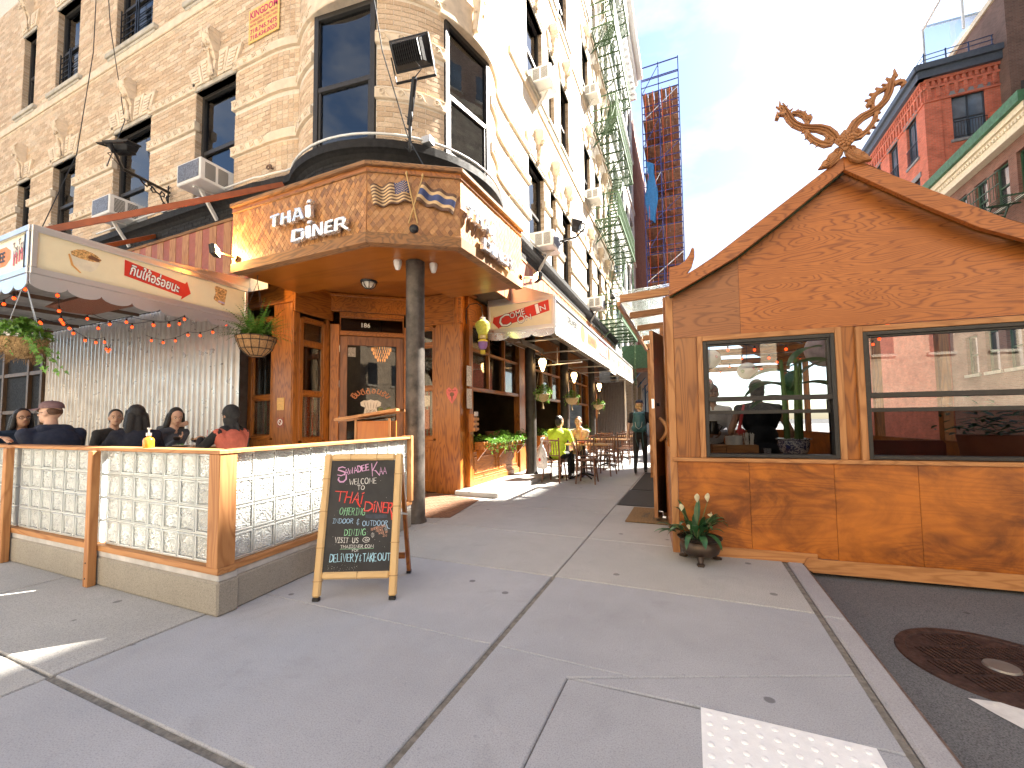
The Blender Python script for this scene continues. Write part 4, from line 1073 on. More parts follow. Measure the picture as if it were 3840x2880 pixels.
# ------------------------------------------------------------------ storefront
sf = thing('diner_storefront', 'varnished oak storefront with a chamfered entrance door and tall windows', 'storefront', (-4.8,6.0,0))
FD = Frame((-5.87,5.49,0), (1.07,.91,0), (.91,-1.07,0)); LD = hypot(1.07,.91)     # door wall
m = MB(); m.box(-5.93,-5.845,5.455,5.56,.25,3.612); mk('corner_post', m, W_OAKZ, sf)
FV = Frame((-5.87,4.77,0), (0,1,0), (1,0,0))                                       # left cheek of the vestibule
FW = Frame((-7.03,4.77,0), (1,0,0), (0,-1,0))                                      # left front
FP = Frame((-4.80,6.40,0), (1.06,.05,0), (.05,-1.06,0))                            # sidelight wall
FX = Frame((-3.77,6.45,0), (0,1,0), (1,0,0))                                       # right front
CUR = [(.80,.12,.04),(.42,.66,.64),(.85,.80,.82),(.60,.44,.64),(.84,.15,.05),(.45,.72,.66)]
def curtain(parent, F, u0, u1, z0, z1, n=-.052):
    m = MB(); k = 40; zs = (z0,z1)
    for i in range(k):
        a, b = u0+(u1-u0)*i/k, u0+(u1-u0)*(i+1)/k; w = lambda t: n+.012*sin(t*95)
        m.col = CUR[int(i*len(CUR)*1.7/k) % len(CUR)]; m.quad(F.p(a,z0,w(a)), F.p(b,z0,w(b)), F.p(b,z1,w(b)), F.p(a,z1,w(a)))
    return mk('curtain', m, paisley, parent)
paisley = attrcol('paisley_curtain', .85, 0, 30)
_nt = paisley.node_tree; _b = _nt.nodes['Principled BSDF']; _v = coords(_nt)
_wv = ramp(_nt, noise(_nt, _v, 26, 2, .5, 3.0), [(.49,0.0),(.52,1.0),(.56,1.0),(.59,0.0)]); _old = _b.inputs['Base Color'].links[0].from_socket
_nt.links.new(mixc(_nt, _wv, _old, (.88,.80,.76)), _b.inputs['Base Color'])
def stile(F, u0, u1, z0, z1, n0, n1, name='stile', mat=None): m = MB(); m.fbox(F,u0,u1,z0,z1,n0,n1); return mk(name, m, mat or W_OAKZ, sf, bevel=.005)
def rail(F, u0, u1, z0, z1, n0, n1, name='rail', mat=None): m = MB(); m.fbox(F,u0,u1,z0,z1,n0,n1); return mk(name, m, mat or W_OAKX, sf, bevel=.005)
def pane(F, u0, u1, z0, z1, n=-.03): m = MB(); m.fbox(F,u0,u1,z0,z1,n-.003,n+.003); return mk('pane', m, G_STORE, sf)
def bead(F, u0, u1, z0, z1, n=.0, t=.018, mat=None, name='glazing_bead'):
    m = MB(); m.fbox(F,u0,u0+t,z0,z1,n-.02,n+.012); m.fbox(F,u1-t,u1,z0,z1,n-.02,n+.012); m.fbox(F,u0+t,u1-t,z0,z0+t,n-.02,n+.012); m.fbox(F,u0+t,u1-t,z1-t,z1,n-.02,n+.012); mk(name, m, mat or W_OAKZ, sf, bevel=.003)
def lights(F, u0, u1, zs, frame=.07, panel_to=None, curt=False):
    """A stack of panes divided by rails, with an optional panel below."""
    stile(F,u0,u0+frame,zs[0],zs[-1],-.06,.03); stile(F,u1-frame,u1,zs[0],zs[-1],-.06,.03)
    for i, z in enumerate(zs): rail(F,u0+frame+.001,u1-frame-.001,z-.035,z+.035,-.055,.025)
    for i in range(len(zs)-1):
        a, b = zs[i]+.036, zs[i+1]-.036; bead(F,u0+frame+.002,u1-frame-.002,a,b); pane(F,u0+frame+.01,u1-frame-.01,a+.008,b-.008)
        if i == 0 and curt: curtain(sf, F, u0+frame, u1-frame, a-.02, b)
    if panel_to is not None:
        z1 = zs[0]-.036; m = MB(); m.fbox(F,u0,u1,panel_to,z1,-.055,.012); mk('panel', m, W_OAKZ, sf, bevel=.004)
        m = MB(); a, b, c, d = u0+.13, u1-.13, panel_to+.17, z1-.12; t = .03
        m.fbox(F,a,a+t,c,d,.0125,.03); m.fbox(F,b-t,b,c,d,.0125,.03); m.fbox(F,a+t,b-t,c,c+t,.0125,.03); m.fbox(F,a+t,b-t,d-t,d,.0125,.03); mk('panel_moulding', m, W_OAKZ, sf, bevel=.006)
ZC = 3.62
# left front: dark pier, narrow light, pilaster
stile(FW,-.24,.02,.25,ZC,-.1,.12,'pier',plain('painted_pier',(.10,.075,.06),.6,var=.3))
lights(FW,.08,.74,[1.05,1.72,2.62,3.05],.10,.25,True); stile(FW,.74,1.17,.25,3.05+.2,-.05,.06,'pilaster'); rail(FW,.02,1.17,3.26,ZC-.002,-.05,.05,'frieze')
# vestibule cheek
lights(FV,.07,.62,[1.0,1.78,2.62,3.02],.07,.25,True); stile(FV,-.048,.069,.25,3.10,-.008,.03,'corner_post'); stile(FV,.621,.72,.25,3.10,-.06,.02,'jamb'); rail(FV,-.043,.74,3.11,ZC-.003,-.006,.045,'frieze',W_OAKY)
# door wall
m = MB(); m.box(-5.93,-5.845,5.455,5.56,.25,3.612); mk('corner_post', m, W_OAKZ, sf)
stile(FD,.005,.155,.1,3.05,-.06,.05,'door_jamb'); stile(FD,LD-.13,LD-.003,.0,3.05,-.06,.05,'door_jamb')
rail(FD,.156,LD-.131,2.86,2.93,-.06,.045,'transom_bar'); rail(FD,.156,LD-.131,3.20,3.28,-.06,.045); rail(FD,.0,LD,3.29,ZC-.002,-.06,.055,'frieze'); rail(FD,.0,LD,3.56,3.61,.056,.075,'crown_moulding')
pane(FD,.17,LD-.14,2.93,3.20); bead(FD,.157,LD-.132,2.931,3.199)
m = MB(); put_text(m, '186', FD.p(.60,3.07,-.022), FD.U, (0,0,1), height=.085, n=.002, bold=.01); mk('house_number', m, WHITEI, sf)
door = thing('entrance_door', 'glazed oak entrance door with a painted chef hat behind the podium', 'door', FD.p(.7,.1,0)); dl = .158; dr = LD-.133
def dpart(name, u0, u1, z0, z1, n0, n1, mat): m = MB(); m.fbox(FD,u0,u1,z0,z1,n0,n1); return mk(name, m, mat, door, bevel=.004)
WD = wood('door_oak', (.26,.095,.030), (.11,.036,.012), 'Z', rough=.32, freq=1.4, ring=22, coat=.3)
dpart('stile',dl,dl+.13,.1,2.855,-.05,.0,WD); dpart('stile',dr-.13,dr,.1,2.855,-.05,.0,WD); dpart('rail',dl+.131,dr-.131,2.69,2.855,-.05,.0,WD); dpart('rail',dl+.131,dr-.131,.1,.75,-.05,.0,WD)
m = MB(); m.fbox(FD,dl+.125,dr-.125,.74,2.70,-.03,-.024); mk('pane', m, G_STORE, door)
for z in (2.62,1.98,1.34,.5):
    m = MB(); m.tube([FD.p(dl-.004,z-.06,.012),FD.p(dl-.004,z+.06,.012)],.010,8); mk('hinge', m, STEEL, door, smooth=50)
SG = (-.0225,)
O = FD.p(0,0,-.0235); U = FD.U; V = Vector((0,0,1)); uc = (dl+dr)/2-.02
m = MB()
for i, ch in enumerate(['ยิ','น','ดี','ต้','อ','น','รั','บ']):
    a = R(148-116*i/7); cc = O+U*(uc+.34*cos(a))+V*(1.66+.20*sin(a)); rot = a-pi/2; put_text(m, ch, cc, U*cos(rot)+V*sin(rot), -U*sin(rot)+V*cos(rot), height=.115 if len(ch) > 1 else .085, n=.002, bold=.012)
mk('painted_greeting', m, plain('orange_lettering', (.48,.16,.05), .5), door)
m = MB()
hat = [(-.12,-.07),(.12,-.07),(.10,.04),(.17,.07),(.18,.13),(.12,.17),(.06,.165),(.0,.185),(-.06,.165),(-.12,.17),(-.18,.13),(-.17,.07),(-.10,.04)]
m.poly(hat, O+U*uc+V*1.52, U, V, .002); mk('painted_chef_hat', m, plain('hat_cream', (.66,.58,.48), .5), door)
m = MB()
for q in (-.10,-.05,0,.05,.10): ribbon(m, [(q*.85,.02),(q*1.0,.08),(q*1.15,.13)], .008, O+U*uc+V*1.52, U, V, .004)
put_text(m, 'อาหาร', O+U*uc+V*1.50, U, V, width=.17, n=.004); put_text(m, 'ถูกครับ', O+U*uc+V*1.455, U, V, width=.16, n=.004)
mk('hat_lines', m, BROWNI, door)
m = MB(); m.poly([(0,0),(.17,0),(.17,.20),(0,.20)], O+U*(dr-.36)+V*.92, U, V, .002); mk('yellow_sticker', m, plain('sticker_yellow', (.62,.58,.12), .6, var=.25, scale=25), door)
m = MB(); m.poly([(-.025,0),(.025,0),(.035,.09),(.012,.13),(-.012,.13),(-.035,.09)], O+U*(dr-.275)+V*.945, U, V, .004); m.poly(_arc(0,.15,.018,.022,0,360,10)[:-1], O+U*(dr-.275)+V*.945, U, V, .004); mk('sticker_figure', m, plain('sticker_plum', (.20,.10,.14), .6), door)
m = MB(); m.poly([(0,0),(.13,0),(.13,.17),(0,.17)], O+U*(dl+.14)+V*2.48, U, V, .002); mk('label_sticker', m, plain('label_print', (.30,.27,.24), .6, var=.6, scale=50), door)
for i in range(3):
    m = MB(); m.poly(_arc(0,0,.055,.065,0,360,14)[:-1], O+U*(uc+.17+.14*i)+V*1.50, U, V, .002); mk('round_sticker', m, plain('green_gilt', (.12,.14,.04), .5, var=.7, scale=40), door)
# sidelight wall right of the door
lights(FP,.05,.56,[.98,1.90,2.70,3.02],.07,.02,True); rail(FP,-.02,1.08,3.06,ZC-.002,-.06,.03,'frieze'); stile(FP,.565,1.06,.0,3.055,-.06,.05,'pilaster')
m = MB(); m.poly([(0,.11),(.06,.16),(.11,.12),(.12,.06),(.08,-.04),(0,-.14),(-.08,-.04),(-.12,.06),(-.11,.12),(-.06,.16)], FP.p(.90,1.74,.052), FP.U, (0,0,1), .002); hs = mk('heart_sticker', m, plain('heart_red', (.62,.13,.11), .5, var=.2, scale=30), sf)
m = MB(); m.poly(_arc(0,.03,.045,.04,0,360,12)[:-1], FP.p(.90,1.74,.0545), FP.U, (0,0,1)); m.poly([(-.02,-.01),(.02,-.01),(.0,-.11)], FP.p(.90,1.74,.0545), FP.U, (0,0,1)); put_text(m, 'THAI DINER', FP.p(.90,1.835,.0545), FP.U, (0,0,1), width=.17); mk('heart_print', m, BROWNI, sf)
for uu, z, w, h, c in ((.20,1.62,.20,.20,(.66,.58,.45)),(.205,1.20,.18,.36,(.42,.20,.12))):
    m = MB(); m.poly([(0,0),(w,0),(w,h),(0,h)], FP.p(uu,z-.05,-.026), FP.U, (0,0,1), .002); mk('posted_notice', m, plain('notice_%d' % int(c[0]*100), c, .6, var=.4, scale=45), sf)
# right front X=-3.77: pilaster, window over an open counter, wainscot
bays = [(.37,2.66),(3.6,6.2),(7.1,9.9)]
for bi, (b0_, b1_) in enumerate(bays):
    zt, zm = 3.14, 1.93
    rail(FX,b0_-.12,b1_+.12,3.18,ZC,-.05,.05,'frieze',W_OAKY); stile(FX,b0_-.14,b0_-.001,.0,3.175,-.08,.07,'pilaster'); stile(FX,b1_+.001,b1_+.34,.0,3.175,-.08,.07,'pilaster')
    rail(FX,b0_,b1_,3.10,3.175,-.06,.04,'head',W_OAKY); rail(FX,b0_,b1_,zm-.07,zm,-.06,.05,'transom',W_OAKY); rail(FX,b0_,b1_,2.62,2.67,-.055,.035,'glazing_bar',W_OAKY)
    n_ = 3; k = (b1_-b0_)/n_
    for i in range(n_+1):
        if 0 < i < n_: stile(FX,b0_+k*i-.03,b0_+k*i+.03,zm+.001,3.099,-.053,.033,'mullion')
    for i in range(n_):
        for z0, z1 in ((zm+.002,2.619),(2.671,3.098)):
            a, b = b0_+k*i+(.031 if i else .001), b0_+k*(i+1)-(.031 if i < n_-1 else .001); pane(FX,a,b,z0,z1)
    rail(FX,b0_,b1_,.70,.76,-.2,.06,'counter',W_OAKY)
    m = MB(); m.fbox(FX,b0_,b1_,.085,.699,-.06,.015); mk('wainscot', m, W_OAKY, sf, bevel=.004)
    m = MB(); m.fbox(FX,b0_,b1_,.086,.20,.0155,.05); m.fbox(FX,b0_,b1_,.2005,.235,.0155,.03); mk('skirting', m, W_OAKY, sf, bevel=.008)
    m = MB()
    for a, b in ((b0_+.10,b0_+k*1.5-.06),(b0_+k*1.5+.06,b1_-.10)):
        m.fbox(FX,a,b,.29,.315,.0155,.03); m.fbox(FX,a,b,.60,.625,.0155,.03); m.fbox(FX,a,a+.025,.3155,.5995,.0155,.03); m.fbox(FX,b-.025,b,.3155,.5995,.0155,.03)
    mk('panel_moulding', m, W_OAKY, sf, bevel=.006)
stile(FX,10.3,12.6,.0,ZC,-.3,.0,'side_wall'); stile(FX,2.999,3.46,.0,ZC,-.12,-.02,'side_wall'); stile(FX,6.53,6.96,.0,ZC,-.12,-.02,'side_wall'); stile(FX,-.05,.23,.0,ZC,-.10,-.02,'side_wall')
# interior
m = MB(); m.quad((-9,13,-.0),(-3.9,13,0),(-3.9,13,3.8),(-9,13,3.8)); m.quad((-9.2,5.6,0),(-9.2,17,0),(-9.2,17,3.8),(-9.2,5.6,3.8)); m.quad((-9.2,4.9,.003),(-3.9,4.9,.003),(-3.9,18,.003),(-9.2,18,.003)); m.quad((-9.2,4.9,3.66),(-9.2,20,3.66),(-3.2,20,3.66),(-3.2,4.4,3.66))
mk('interior', m, ROOMW, sf)
# lit chandelier inside the door
ch = thing('chandelier', 'tiered crystal chandelier glowing inside the entrance door', 'chandelier', (-6.1,7.1,3.0))
for i, (rr, z, n_) in enumerate(((.20,2.86,24),(.17,2.78,20),(.13,2.70,16),(.08,2.63,10))):
    m = MB()
    for k in range(n_): a = 2*pi*k/n_; m.ell((-6.1+rr*cos(a),7.1+rr*sin(a),z), (.008,.008,.036), 6, 4)
    mk('crystal_tier', m, emis('crystal_glow', (1.0,.40,.09), .22), ch)
m = MB(); m.tube([(-6.1,7.1,3.66),(-6.1,7.1,2.6)], .012, 6); mk('rod', m, BLACKM, ch)
# columns
for i, (x, y) in enumerate(((-3.29,4.48),(-3.37,8.98),(-3.37,11.8),(-3.37,15.5))):
    zb = 0 if i == 0 else .086
    m = MB(); m.lathe([(.150,zb),(.145,zb+.03),(.130,zb+.07),(.124,zb+.4),(.120,3.20),(.124,3.34),(.124,3.399 if i == 0 else 3.62)], (x,y,0), 28)
    mk('iron_column', m, plain('worn_iron_column', (.085,.072,.062), .5, .35, var=.55, scale=7, bmp=.25) if i == 0 else plain('dark_column', (.045,.038,.033), .55, .2, var=.4, scale=8, bmp=.2), smooth=50,
       label=['worn round iron column holding up the corner fascia','dark round column behind the seated man in the lime shirt','second dark column along the side tables, with the middle lantern','last dark column along the side tables, with the far lantern'][i], cat='column', group='storefront columns')
# ------------------------------------------------------------------ awnings
def scallop(mb, F, u0, u1, ztop, h, pitch, t=.012, n=0.0):
    k = max(1, round((u1-u0)/pitch)); p = (u1-u0)/k; pts = [(u0,ztop)]
    for i in range(k):
        for j in range(9): a = pi*j/8; pts.append((u0+p*(i+.5)-p/2*cos(a), ztop-h*.55-h*.45*sin(a)))
    pts.append((u1,ztop)); s = 1 if F.U.cross(Vector((0,0,1))).dot(F.N) > 0 else -1
    return mb.prism(pts, F.p(0,0,n), F.U, (0,0,1), s*t)
def lightbox(t, F, u0, u1, z0, z1, fr=.05, mat=CREAM, d=.16):
    m = MB(); m.fbox(F,u0,u1,z0,z1,-d,-.006); b = mk('panel', m, mat, t)
    for a0, a1, c0, c1 in ((u0,u1,z1-fr,z1+.02),(u0,u1,z0-.02,z0+fr),(u0,u0+fr,z0+fr+.001,z1-fr-.001),(u1-fr,u1,z0+fr+.001,z1-fr-.001)):
        m = MB(); m.fbox(F,a0,a1,c0,c1,-d-.01,.018); mk('steel_frame', m, STEEL, t, bevel=.006)
    return b
# left awning
aw = thing('entrance_awning', 'steel framed awning with cream panels and scalloped valance over the glass block fence', 'awning', (-6.4,3.2,2.7))
FS1 = Frame((-6.40,1.97,0), (0,1,0), (1,0,0)); FS2 = Frame((-6.40,1.97,0), (-1,0,0), (0,-1,0))
p1 = lightbox(aw, FS1, .0, 2.36, 2.93, 3.42); p2 = lightbox(aw, FS2, .02, 7.0, 2.93, 3.42)
m = MB(); scallop(m, FS1, 0, 2.36, 2.905, .16, .30); mk('valance', m, STEEL, aw)
m = MB(); scallop(m, FS2, .02, 7.0, 2.905, .16, .30); mk('valance', m, STEEL, aw)
m = MB(); m.box(-13.4,-6.43,2.0,4.3,3.40,3.415); m.box(-13.4,-6.43,4.0,4.3,3.36,3.3995); mk('canopy_roof', m, plain('awning_roof', (.42,.41,.40), .6, var=.2), aw)
for i in range(6):
    m = MB(); m.bar((-7.2-i*1.1,2.0,3.30),(-7.2-i*1.1,4.3,3.34),.05,.06); mk('rafter', m, plain('brown_rafter', (.12,.07,.045), .6), aw)
m = MB(); m.add([(-6.39,2.0,3.441),(-6.385,4.35,3.441),(-6.41,4.37,3.60),(-6.41,3.1,3.47)], [(0,1,2,3)]); mk('flashing', m, STEEL, aw)
Ou = FS1.p(0,0,.0); U1 = FS1.U; V1 = Vector((0,0,1))
m = MB(); red = [(.80,1.385),(1.50,1.29),(1.51,1.305),(1.60,1.16),(1.47,1.02),(1.475,1.045),(.80,1.15)]
red = [(a, b+1.97) for a, b in ((.80,1.37),(.80,1.17),(1.44,1.08),(1.425,1.03),(1.55,1.15),(1.50,1.31),(1.475,1.27))]
m.poly(red, Ou, U1, V1, -.004); mk('red_arrow', m, REDP, p1)
m = MB(); put_text(m, 'กินให้อร่อยนะ', Ou+U1*1.135+V1*3.205, U1*1.0+V1*(-.16), V1+U1*.16, width=.56, height=.17, n=-.0015, bold=.05); mk('letter_outline', m, BLACKI, p1)
m = MB(); put_text(m, 'กินให้อร่อยนะ', Ou+U1*1.135+V1*3.205, U1*1.0+V1*(-.16), V1+U1*.16, width=.55, height=.16, n=.0, bold=.022); mk('lettering', m, WHITEI, p1)
# painted bowl of noodles
def print_(name, polys, mat, par, O, U, V, n):
    m = MB()
    for pl in polys: m.poly(pl, O, U, V, n)
    return mk(name, m, mat, par)
Ob = Ou+U1*.44+V1*3.19
print_('bowl_print', [[(-.13,.03),(.13,.03),(.10,-.06),(.05,-.11),(-.04,-.12),(-.10,-.07)]], plain('bowl_cream', (.72,.66,.50), .5), p1, Ob, U1, V1, -.004)
print_('noodle_print', [[(-.12,.03),(-.13,.07),(-.08,.11),(-.02,.13),(.05,.12),(.10,.10),(.14,.06),(.125,.03),(.06,.015),(-.05,.015)]], plain('noodle_print_mat', (.55,.33,.12), .5, var=.8, scale=60), p1, Ob, U1, V1, -.003)
print_('meat_print', [[(.02,.04),(.11,.03),(.13,.06),(.06,.085),(.02,.07)]], BROWNI, p1, Ob, U1, V1, -.002)
print_('bowl_rim_print', [[(-.135,.04),(-.10,-.08),(-.03,-.15),(-.045,-.155),(-.12,-.09),(-.15,.03)]], plain('rim_orange', (.66,.34,.10), .5), p1, Ob, U1, V1, -.002)
Ot = Ou+U1*1.95+V1*3.20
print_('toast_print', [[(-.085,.11),(-.06,.135),(.08,.12),(.095,.10),(.075,-.02),(.06,-.13),(.03,-.135),(-.09,-.08),(-.095,-.05),(-.07,.02)]], plain('toast_print_mat', (.50,.30,.12), .5, var=.9, scale=34), p1, Ot, U1, V1, -.004)
print_('toast_caption', [[(-.03,-.075),(.06,-.085),(.06,-.11),(-.03,-.10)]], plain('caption_lilac', (.48,.40,.58), .5), p1, Ot, U1, V1, -.002)
Og = FS2.p(0,0,0); U2 = FS2.U
UL = -U2
m = MB(); m.poly([(0,0),(.12,.06),(.12,.16),(0,.22),(-.7,.22),(-.7,0)], FS2.p(.62,3.08,0), UL, V1, -.004); mk('orange_tag', m, plain('tag_orange', (.62,.20,.04), .5), p2)
m = MB(); put_text(m, 'COFFEE', FS2.p(.88,3.19,0), UL, V1, width=.5, height=.12, n=.0, bold=.02); mk('lettering', m, BLACKI, p2)
m = MB(); put_text(m, 'ไชโย!!', FS2.p(.27,3.24,0), UL*1+V1*.18, V1, width=.34, height=.19, n=-.002); mk('lettering', m, BROWNI, p2)
m = MB()
for i in range(5): m.poly([(0,0),(.035,0),(.035,.13),(0,.13)], FS2.p(.42-.065*i,3.05+.012*i,0), UL, V1, -.002)
mk('red_bars', m, REDP, p2)
# tie bars
for i, (a, b) in enumerate((((-5.6,4.30,4.93),(-6.55,2.12,3.46)),((-9.1,4.38,4.82),(-8.3,2.4,3.46)))):
    m = MB(); m.bar(a, b, .03, .07); mk('tie_bar', m, ORANGEB, label=['long rust orange tie bar from the wall to the awning corner','shorter rust orange tie bar behind the awning below the black ledge'][i], cat='tie bar', group='awning tie bars')
# striped fascia boards behind the awning
st = thing('striped_fascia', 'fascia of alternating oak and brick red boards below the black ledge', 'fascia', (-8,4.36,4.3))
STR_R = plain('board_red', (.34,.095,.060), .6, var=.15); FU = Frame((-12,4.36,0), (1,0,0), (0,-1,0)); i = 0; u = 0
while u < 6.1:
    m = MB(); m.fbox(FU,u+.002,u+.188,3.62,4.64,-.02,.012 if i % 2 else .016); mk('board', m, STR_R if i % 2 else W_TRIM_Z, st); u += .19; i += 1
m = MB(); m.fbox(FU,0,6.1,4.6405,4.69,-.02,.03); mk('moulding', m, W_WEATHER, st)
st2 = thing('striped_fascia', 'sunlit fascia of striped boards above the long side awning', 'fascia', (-3.1,12,4.3))
FU2 = Frame((XF+.03,6.2,0), (0,1,0), (1,0,0)); i = 0; u = 0
while u < 13:
    m = MB(); m.fbox(FU2,u+.002,u+.188,3.60,4.62,-.02,.012 if i % 2 else .016); mk('board', m, STR_R if i % 2 else W_TRIM_Z, st2); u += .19; i += 1
m = MB(); m.fbox(FU2,0,13,4.6205,4.67,-.02,.03); mk('moulding', m, W_TRIM_X, st2)
# side awning
sw = thing('side_awning', 'long white lettered awning with a COME ON IN end panel along the side tables', 'awning', (-2.4,12,2.9))
FE = Frame((-3.60,7.26,0), (1,0,0), (0,-1,0)); FF = Frame((-2.24,7.26,0), (0,1,0), (1,0,0)); LF = 11.35
e1 = lightbox(sw, FE, .0, 1.36, 3.02, 3.58); f1 = lightbox(sw, FF, .02, LF, 3.02, 3.58, mat=plain('sun_dimmed_panel', (.42,.39,.32), .4, var=.03))  # front panel coloured darker than white to offset the sun on it
m = MB(); scallop(m, FE, 0, 1.36, 2.995, .15, .44); mk('valance', m, CHROME, sw)
m = MB(); scallop(m, FF, .02, LF, 2.995, .13, .18); mk('valance', m, WHITE, sw)
m = MB(); m.add([(-3.13,7.28,3.95),(-2.24,7.28,3.61),(-2.24,18.6,3.61),(-3.13,18.6,3.95)], [(0,1,2,3)]); m.add([(-3.6,7.265,3.60),(-2.24,7.265,3.60),(-3.13,7.265,3.94),(-3.6,7.265,3.75)], [(0,1,2,3)]); mk('canopy_roof', m, STEEL, sw)
m = MB(); m.quad((-3.6,7.3,3.0),(-3.6,18.6,3.0),(-3.6,18.6,3.02),(-3.6,7.3,3.02)); 
for k in range(7): m.bar((-3.6,8.2+k*1.6,2.98),(-2.27,8.2+k*1.6,2.98),.03)
m.bar((-3.55,9.6,2.62),(-2.3,9.6,2.66),.025); m.bar((-2.9,9.6,2.64),(-2.9,9.6,3.05),.02); mk('frame_tubes', m, STEEL, sw)
OE = FE.p(0,0,0); UE = FE.U
m = MB(); m.poly([(.10,3.21),(.24,3.07),(.245,3.10),(1.27,3.32),(1.25,3.53),(.135,3.31),(.13,3.35)], OE, UE, V1, -.003); mk('red_arrow', m, REDP, e1)
for txt, uu, z, w, h in (('C',.36,3.225,.26,.26),('OME',.62,3.335,.34,.125),('O',.70,3.215,.17,.17),('N',.85,3.24,.12,.11),('I',1.03,3.38,.07,.20),('N',1.14,3.385,.12,.11)):
    m = MB(); put_text(m, txt, OE+UE*uu+V1*z, UE+V1*.21, V1-UE*.21, width=w, height=h, n=-.001, bold=.02 if len(txt) < 2 else .035); mk('letter_outline', m, BLACKI, e1)
    m = MB(); put_text(m, txt, OE+UE*uu+V1*z, UE+V1*.21, V1-UE*.21, width=w*.93, height=h*.92, n=.001, bold=.0); mk('lettering', m, WHITEI, e1)
OF = FF.p(0,0,0); UF = FF.U
def sl(txt, u, z, w, h, mat, n=.0, **k): m = MB(); put_text(m, txt, OF+UF*u+V1*z, UF, V1, width=w, height=h, n=n, **k); mk('lettering', m, mat, f1)
GREYI = plain('grey_print', (.02,.02,.02), .6); PINKI = plain('sun_dimmed_pink', (.16,.035,.03), .6); BLUEI = plain('sun_dimmed_blue', (.03,.07,.14), .6)  # inks darkened in colour so they hold up in the strong sun
m = MB(); m.poly([(.35,3.12),(.62,3.12),(.70,3.30),(.62,3.50),(.40,3.50),(.28,3.32)], OF, UF, V1, -.004); mk('face_print', m, plain('sketch_grey', (.16,.15,.13), .6, var=.7, scale=24), f1)
sl('DELIVERY', 1.35, 3.36, .85, .14, GREYI, bold=.02); sl('ALSO', 1.35, 3.22, .4, .07, GREYI); sl('TAKEOUT', 1.35, 3.12, .5, .07, GREYI)
m = MB(); m.poly([(2.25+.22*cos(a*.314), 3.30+.2*sin(a*.314)) for a in range(20)], OF, UF, V1, -.004); mk('plate_print', m, plain('egg_print', (.26,.15,.03), .6, var=.5, scale=12), f1)
m = MB(); m.poly([(2.75,3.16),(3.75,3.16),(3.88,3.29),(3.75,3.42),(2.75,3.42)], OF, UF, V1, -.004); mk('coffee_tag', m, plain('tag_amber', (.24,.11,.02), .6), f1); sl('COFFEE', 3.24, 3.29, .85, .17, BROWNI, bold=.01)
m = MB(); m.poly([(4.05,3.08),(5.3,3.08),(5.3,3.52),(4.05,3.52)], OF, UF, V1, -.004); mk('steak_tag', m, plain('steak_back', (.20,.03,.02), .6), f1); sl('STEAK', 4.67, 3.30, 1.1, .34, WHITEI, bold=.02)
m = MB(); m.poly([(5.62+.2*cos(a*.314), 3.30+.2*sin(a*.314)) for a in range(20)], OF, UF, V1, -.004); mk('dish_print', m, plain('dish_print_mat', (.14,.06,.02), .6, var=.6, scale=20), f1)
sl('อร่อย', 6.5, 3.30, .9, .28, BLUEI); sl('NOODLE', 7.9, 3.28, .7, .2, PINKI); sl('BREAD', 9.0, 3.28, .6, .18, GREYI); sl('DESSERT', 10.2, 3.28, .9, .18, PINKI)
m = MB(); m.poly([(7.3,3.12),(7.52,3.12),(7.45,3.5),(7.35,3.5)], OF, UF, V1, -.004); mk('bottle_print', m, GREENP, f1)
# ------------------------------------------------------------------ roadside dining shed
_a = R(4.9); FH = Frame((-.19,4.35,0), (cos(_a),sin(_a),0), (sin(_a),-cos(_a),0))
SCAM = -.182
def near(s, z, n): k = 1-n/4.35; return (SCAM+(s-SCAM)*k, 1.27+(z-1.27)*k)
shed = thing('dining_shed', 'varnished plywood roadside dining shed with a steep gable and two wide windows', 'dining shed', (-.19,4.35,0))
def sp(name, s0, s1, z0, z1, n0, n1, mat, bev=.003): m = MB(); m.fbox(FH,s0,s1,z0,z1,n0,n1); return mk(name, m, mat, shed, bevel=bev)
ZB = -.10
sp('corner_board',.0,.064,.0,2.50,-.05,.004,W_TRIM_Z)
sp('wall_panel',.066,.272,.909,2.07,-.03,.0,wood('strip_oak', (.36,.135,.030), (.14,.042,.010), 'Z', rough=.35, freq=1.2, ring=46, coat=.3))
sp('wall_panel',1.433,1.5365,.909,2.07,-.03,.0,W_OAKZ)
U_, V_ = FH.U, Vector((0,0,1)); O_ = FH.p(0,0,0)
m = MB(); m.prism([(.066,2.072),(.655,2.072),(.655,2.90),(.066,2.60)], FH.p(0,0,-.03), U_, V_, .03); mk('gable_panel', m, wood('left_gable_ply', (.33,.120,.036), (.15,.046,.013), 'X', rough=.35, freq=1.2, ring=110, across=5, along=.8, pw=4.0, coat=.12), shed)
m = MB(); m.prism([(.657,2.072),(3.02,2.072),(3.02,2.58),(2.42,2.9),(1.53,3.55),(.657,2.90)], FH.p(0,0,-.03), U_, V_, .03); mk('gable_panel', m, W_PLY_X, shed)
for i, (a, b) in enumerate(((.066,.676),(.678,1.335),(1.337,1.92),(1.922,3.02))): sp('base_panel',a+.0008,b,.045 if i < 2 else -.06,.872,-.03,.0,W_BASEPLY,.001)
sp('sill_rail',.02,3.03,.8725,.9075,-.04,.028,W_TRIM_X)
sp('baseboard',.36,1.176,-.005,.085,.0005,.022,W_TRIM_X)
m = MB(); m.prism([(1.06,-.025),(1.09,.048),(3.05,.052),(3.05,-.075),(1.13,-.068)], FH.p(0,0,.0235), U_, V_, .02); mk('baseboard', m, W_TRIM_X, shed, bevel=.003)
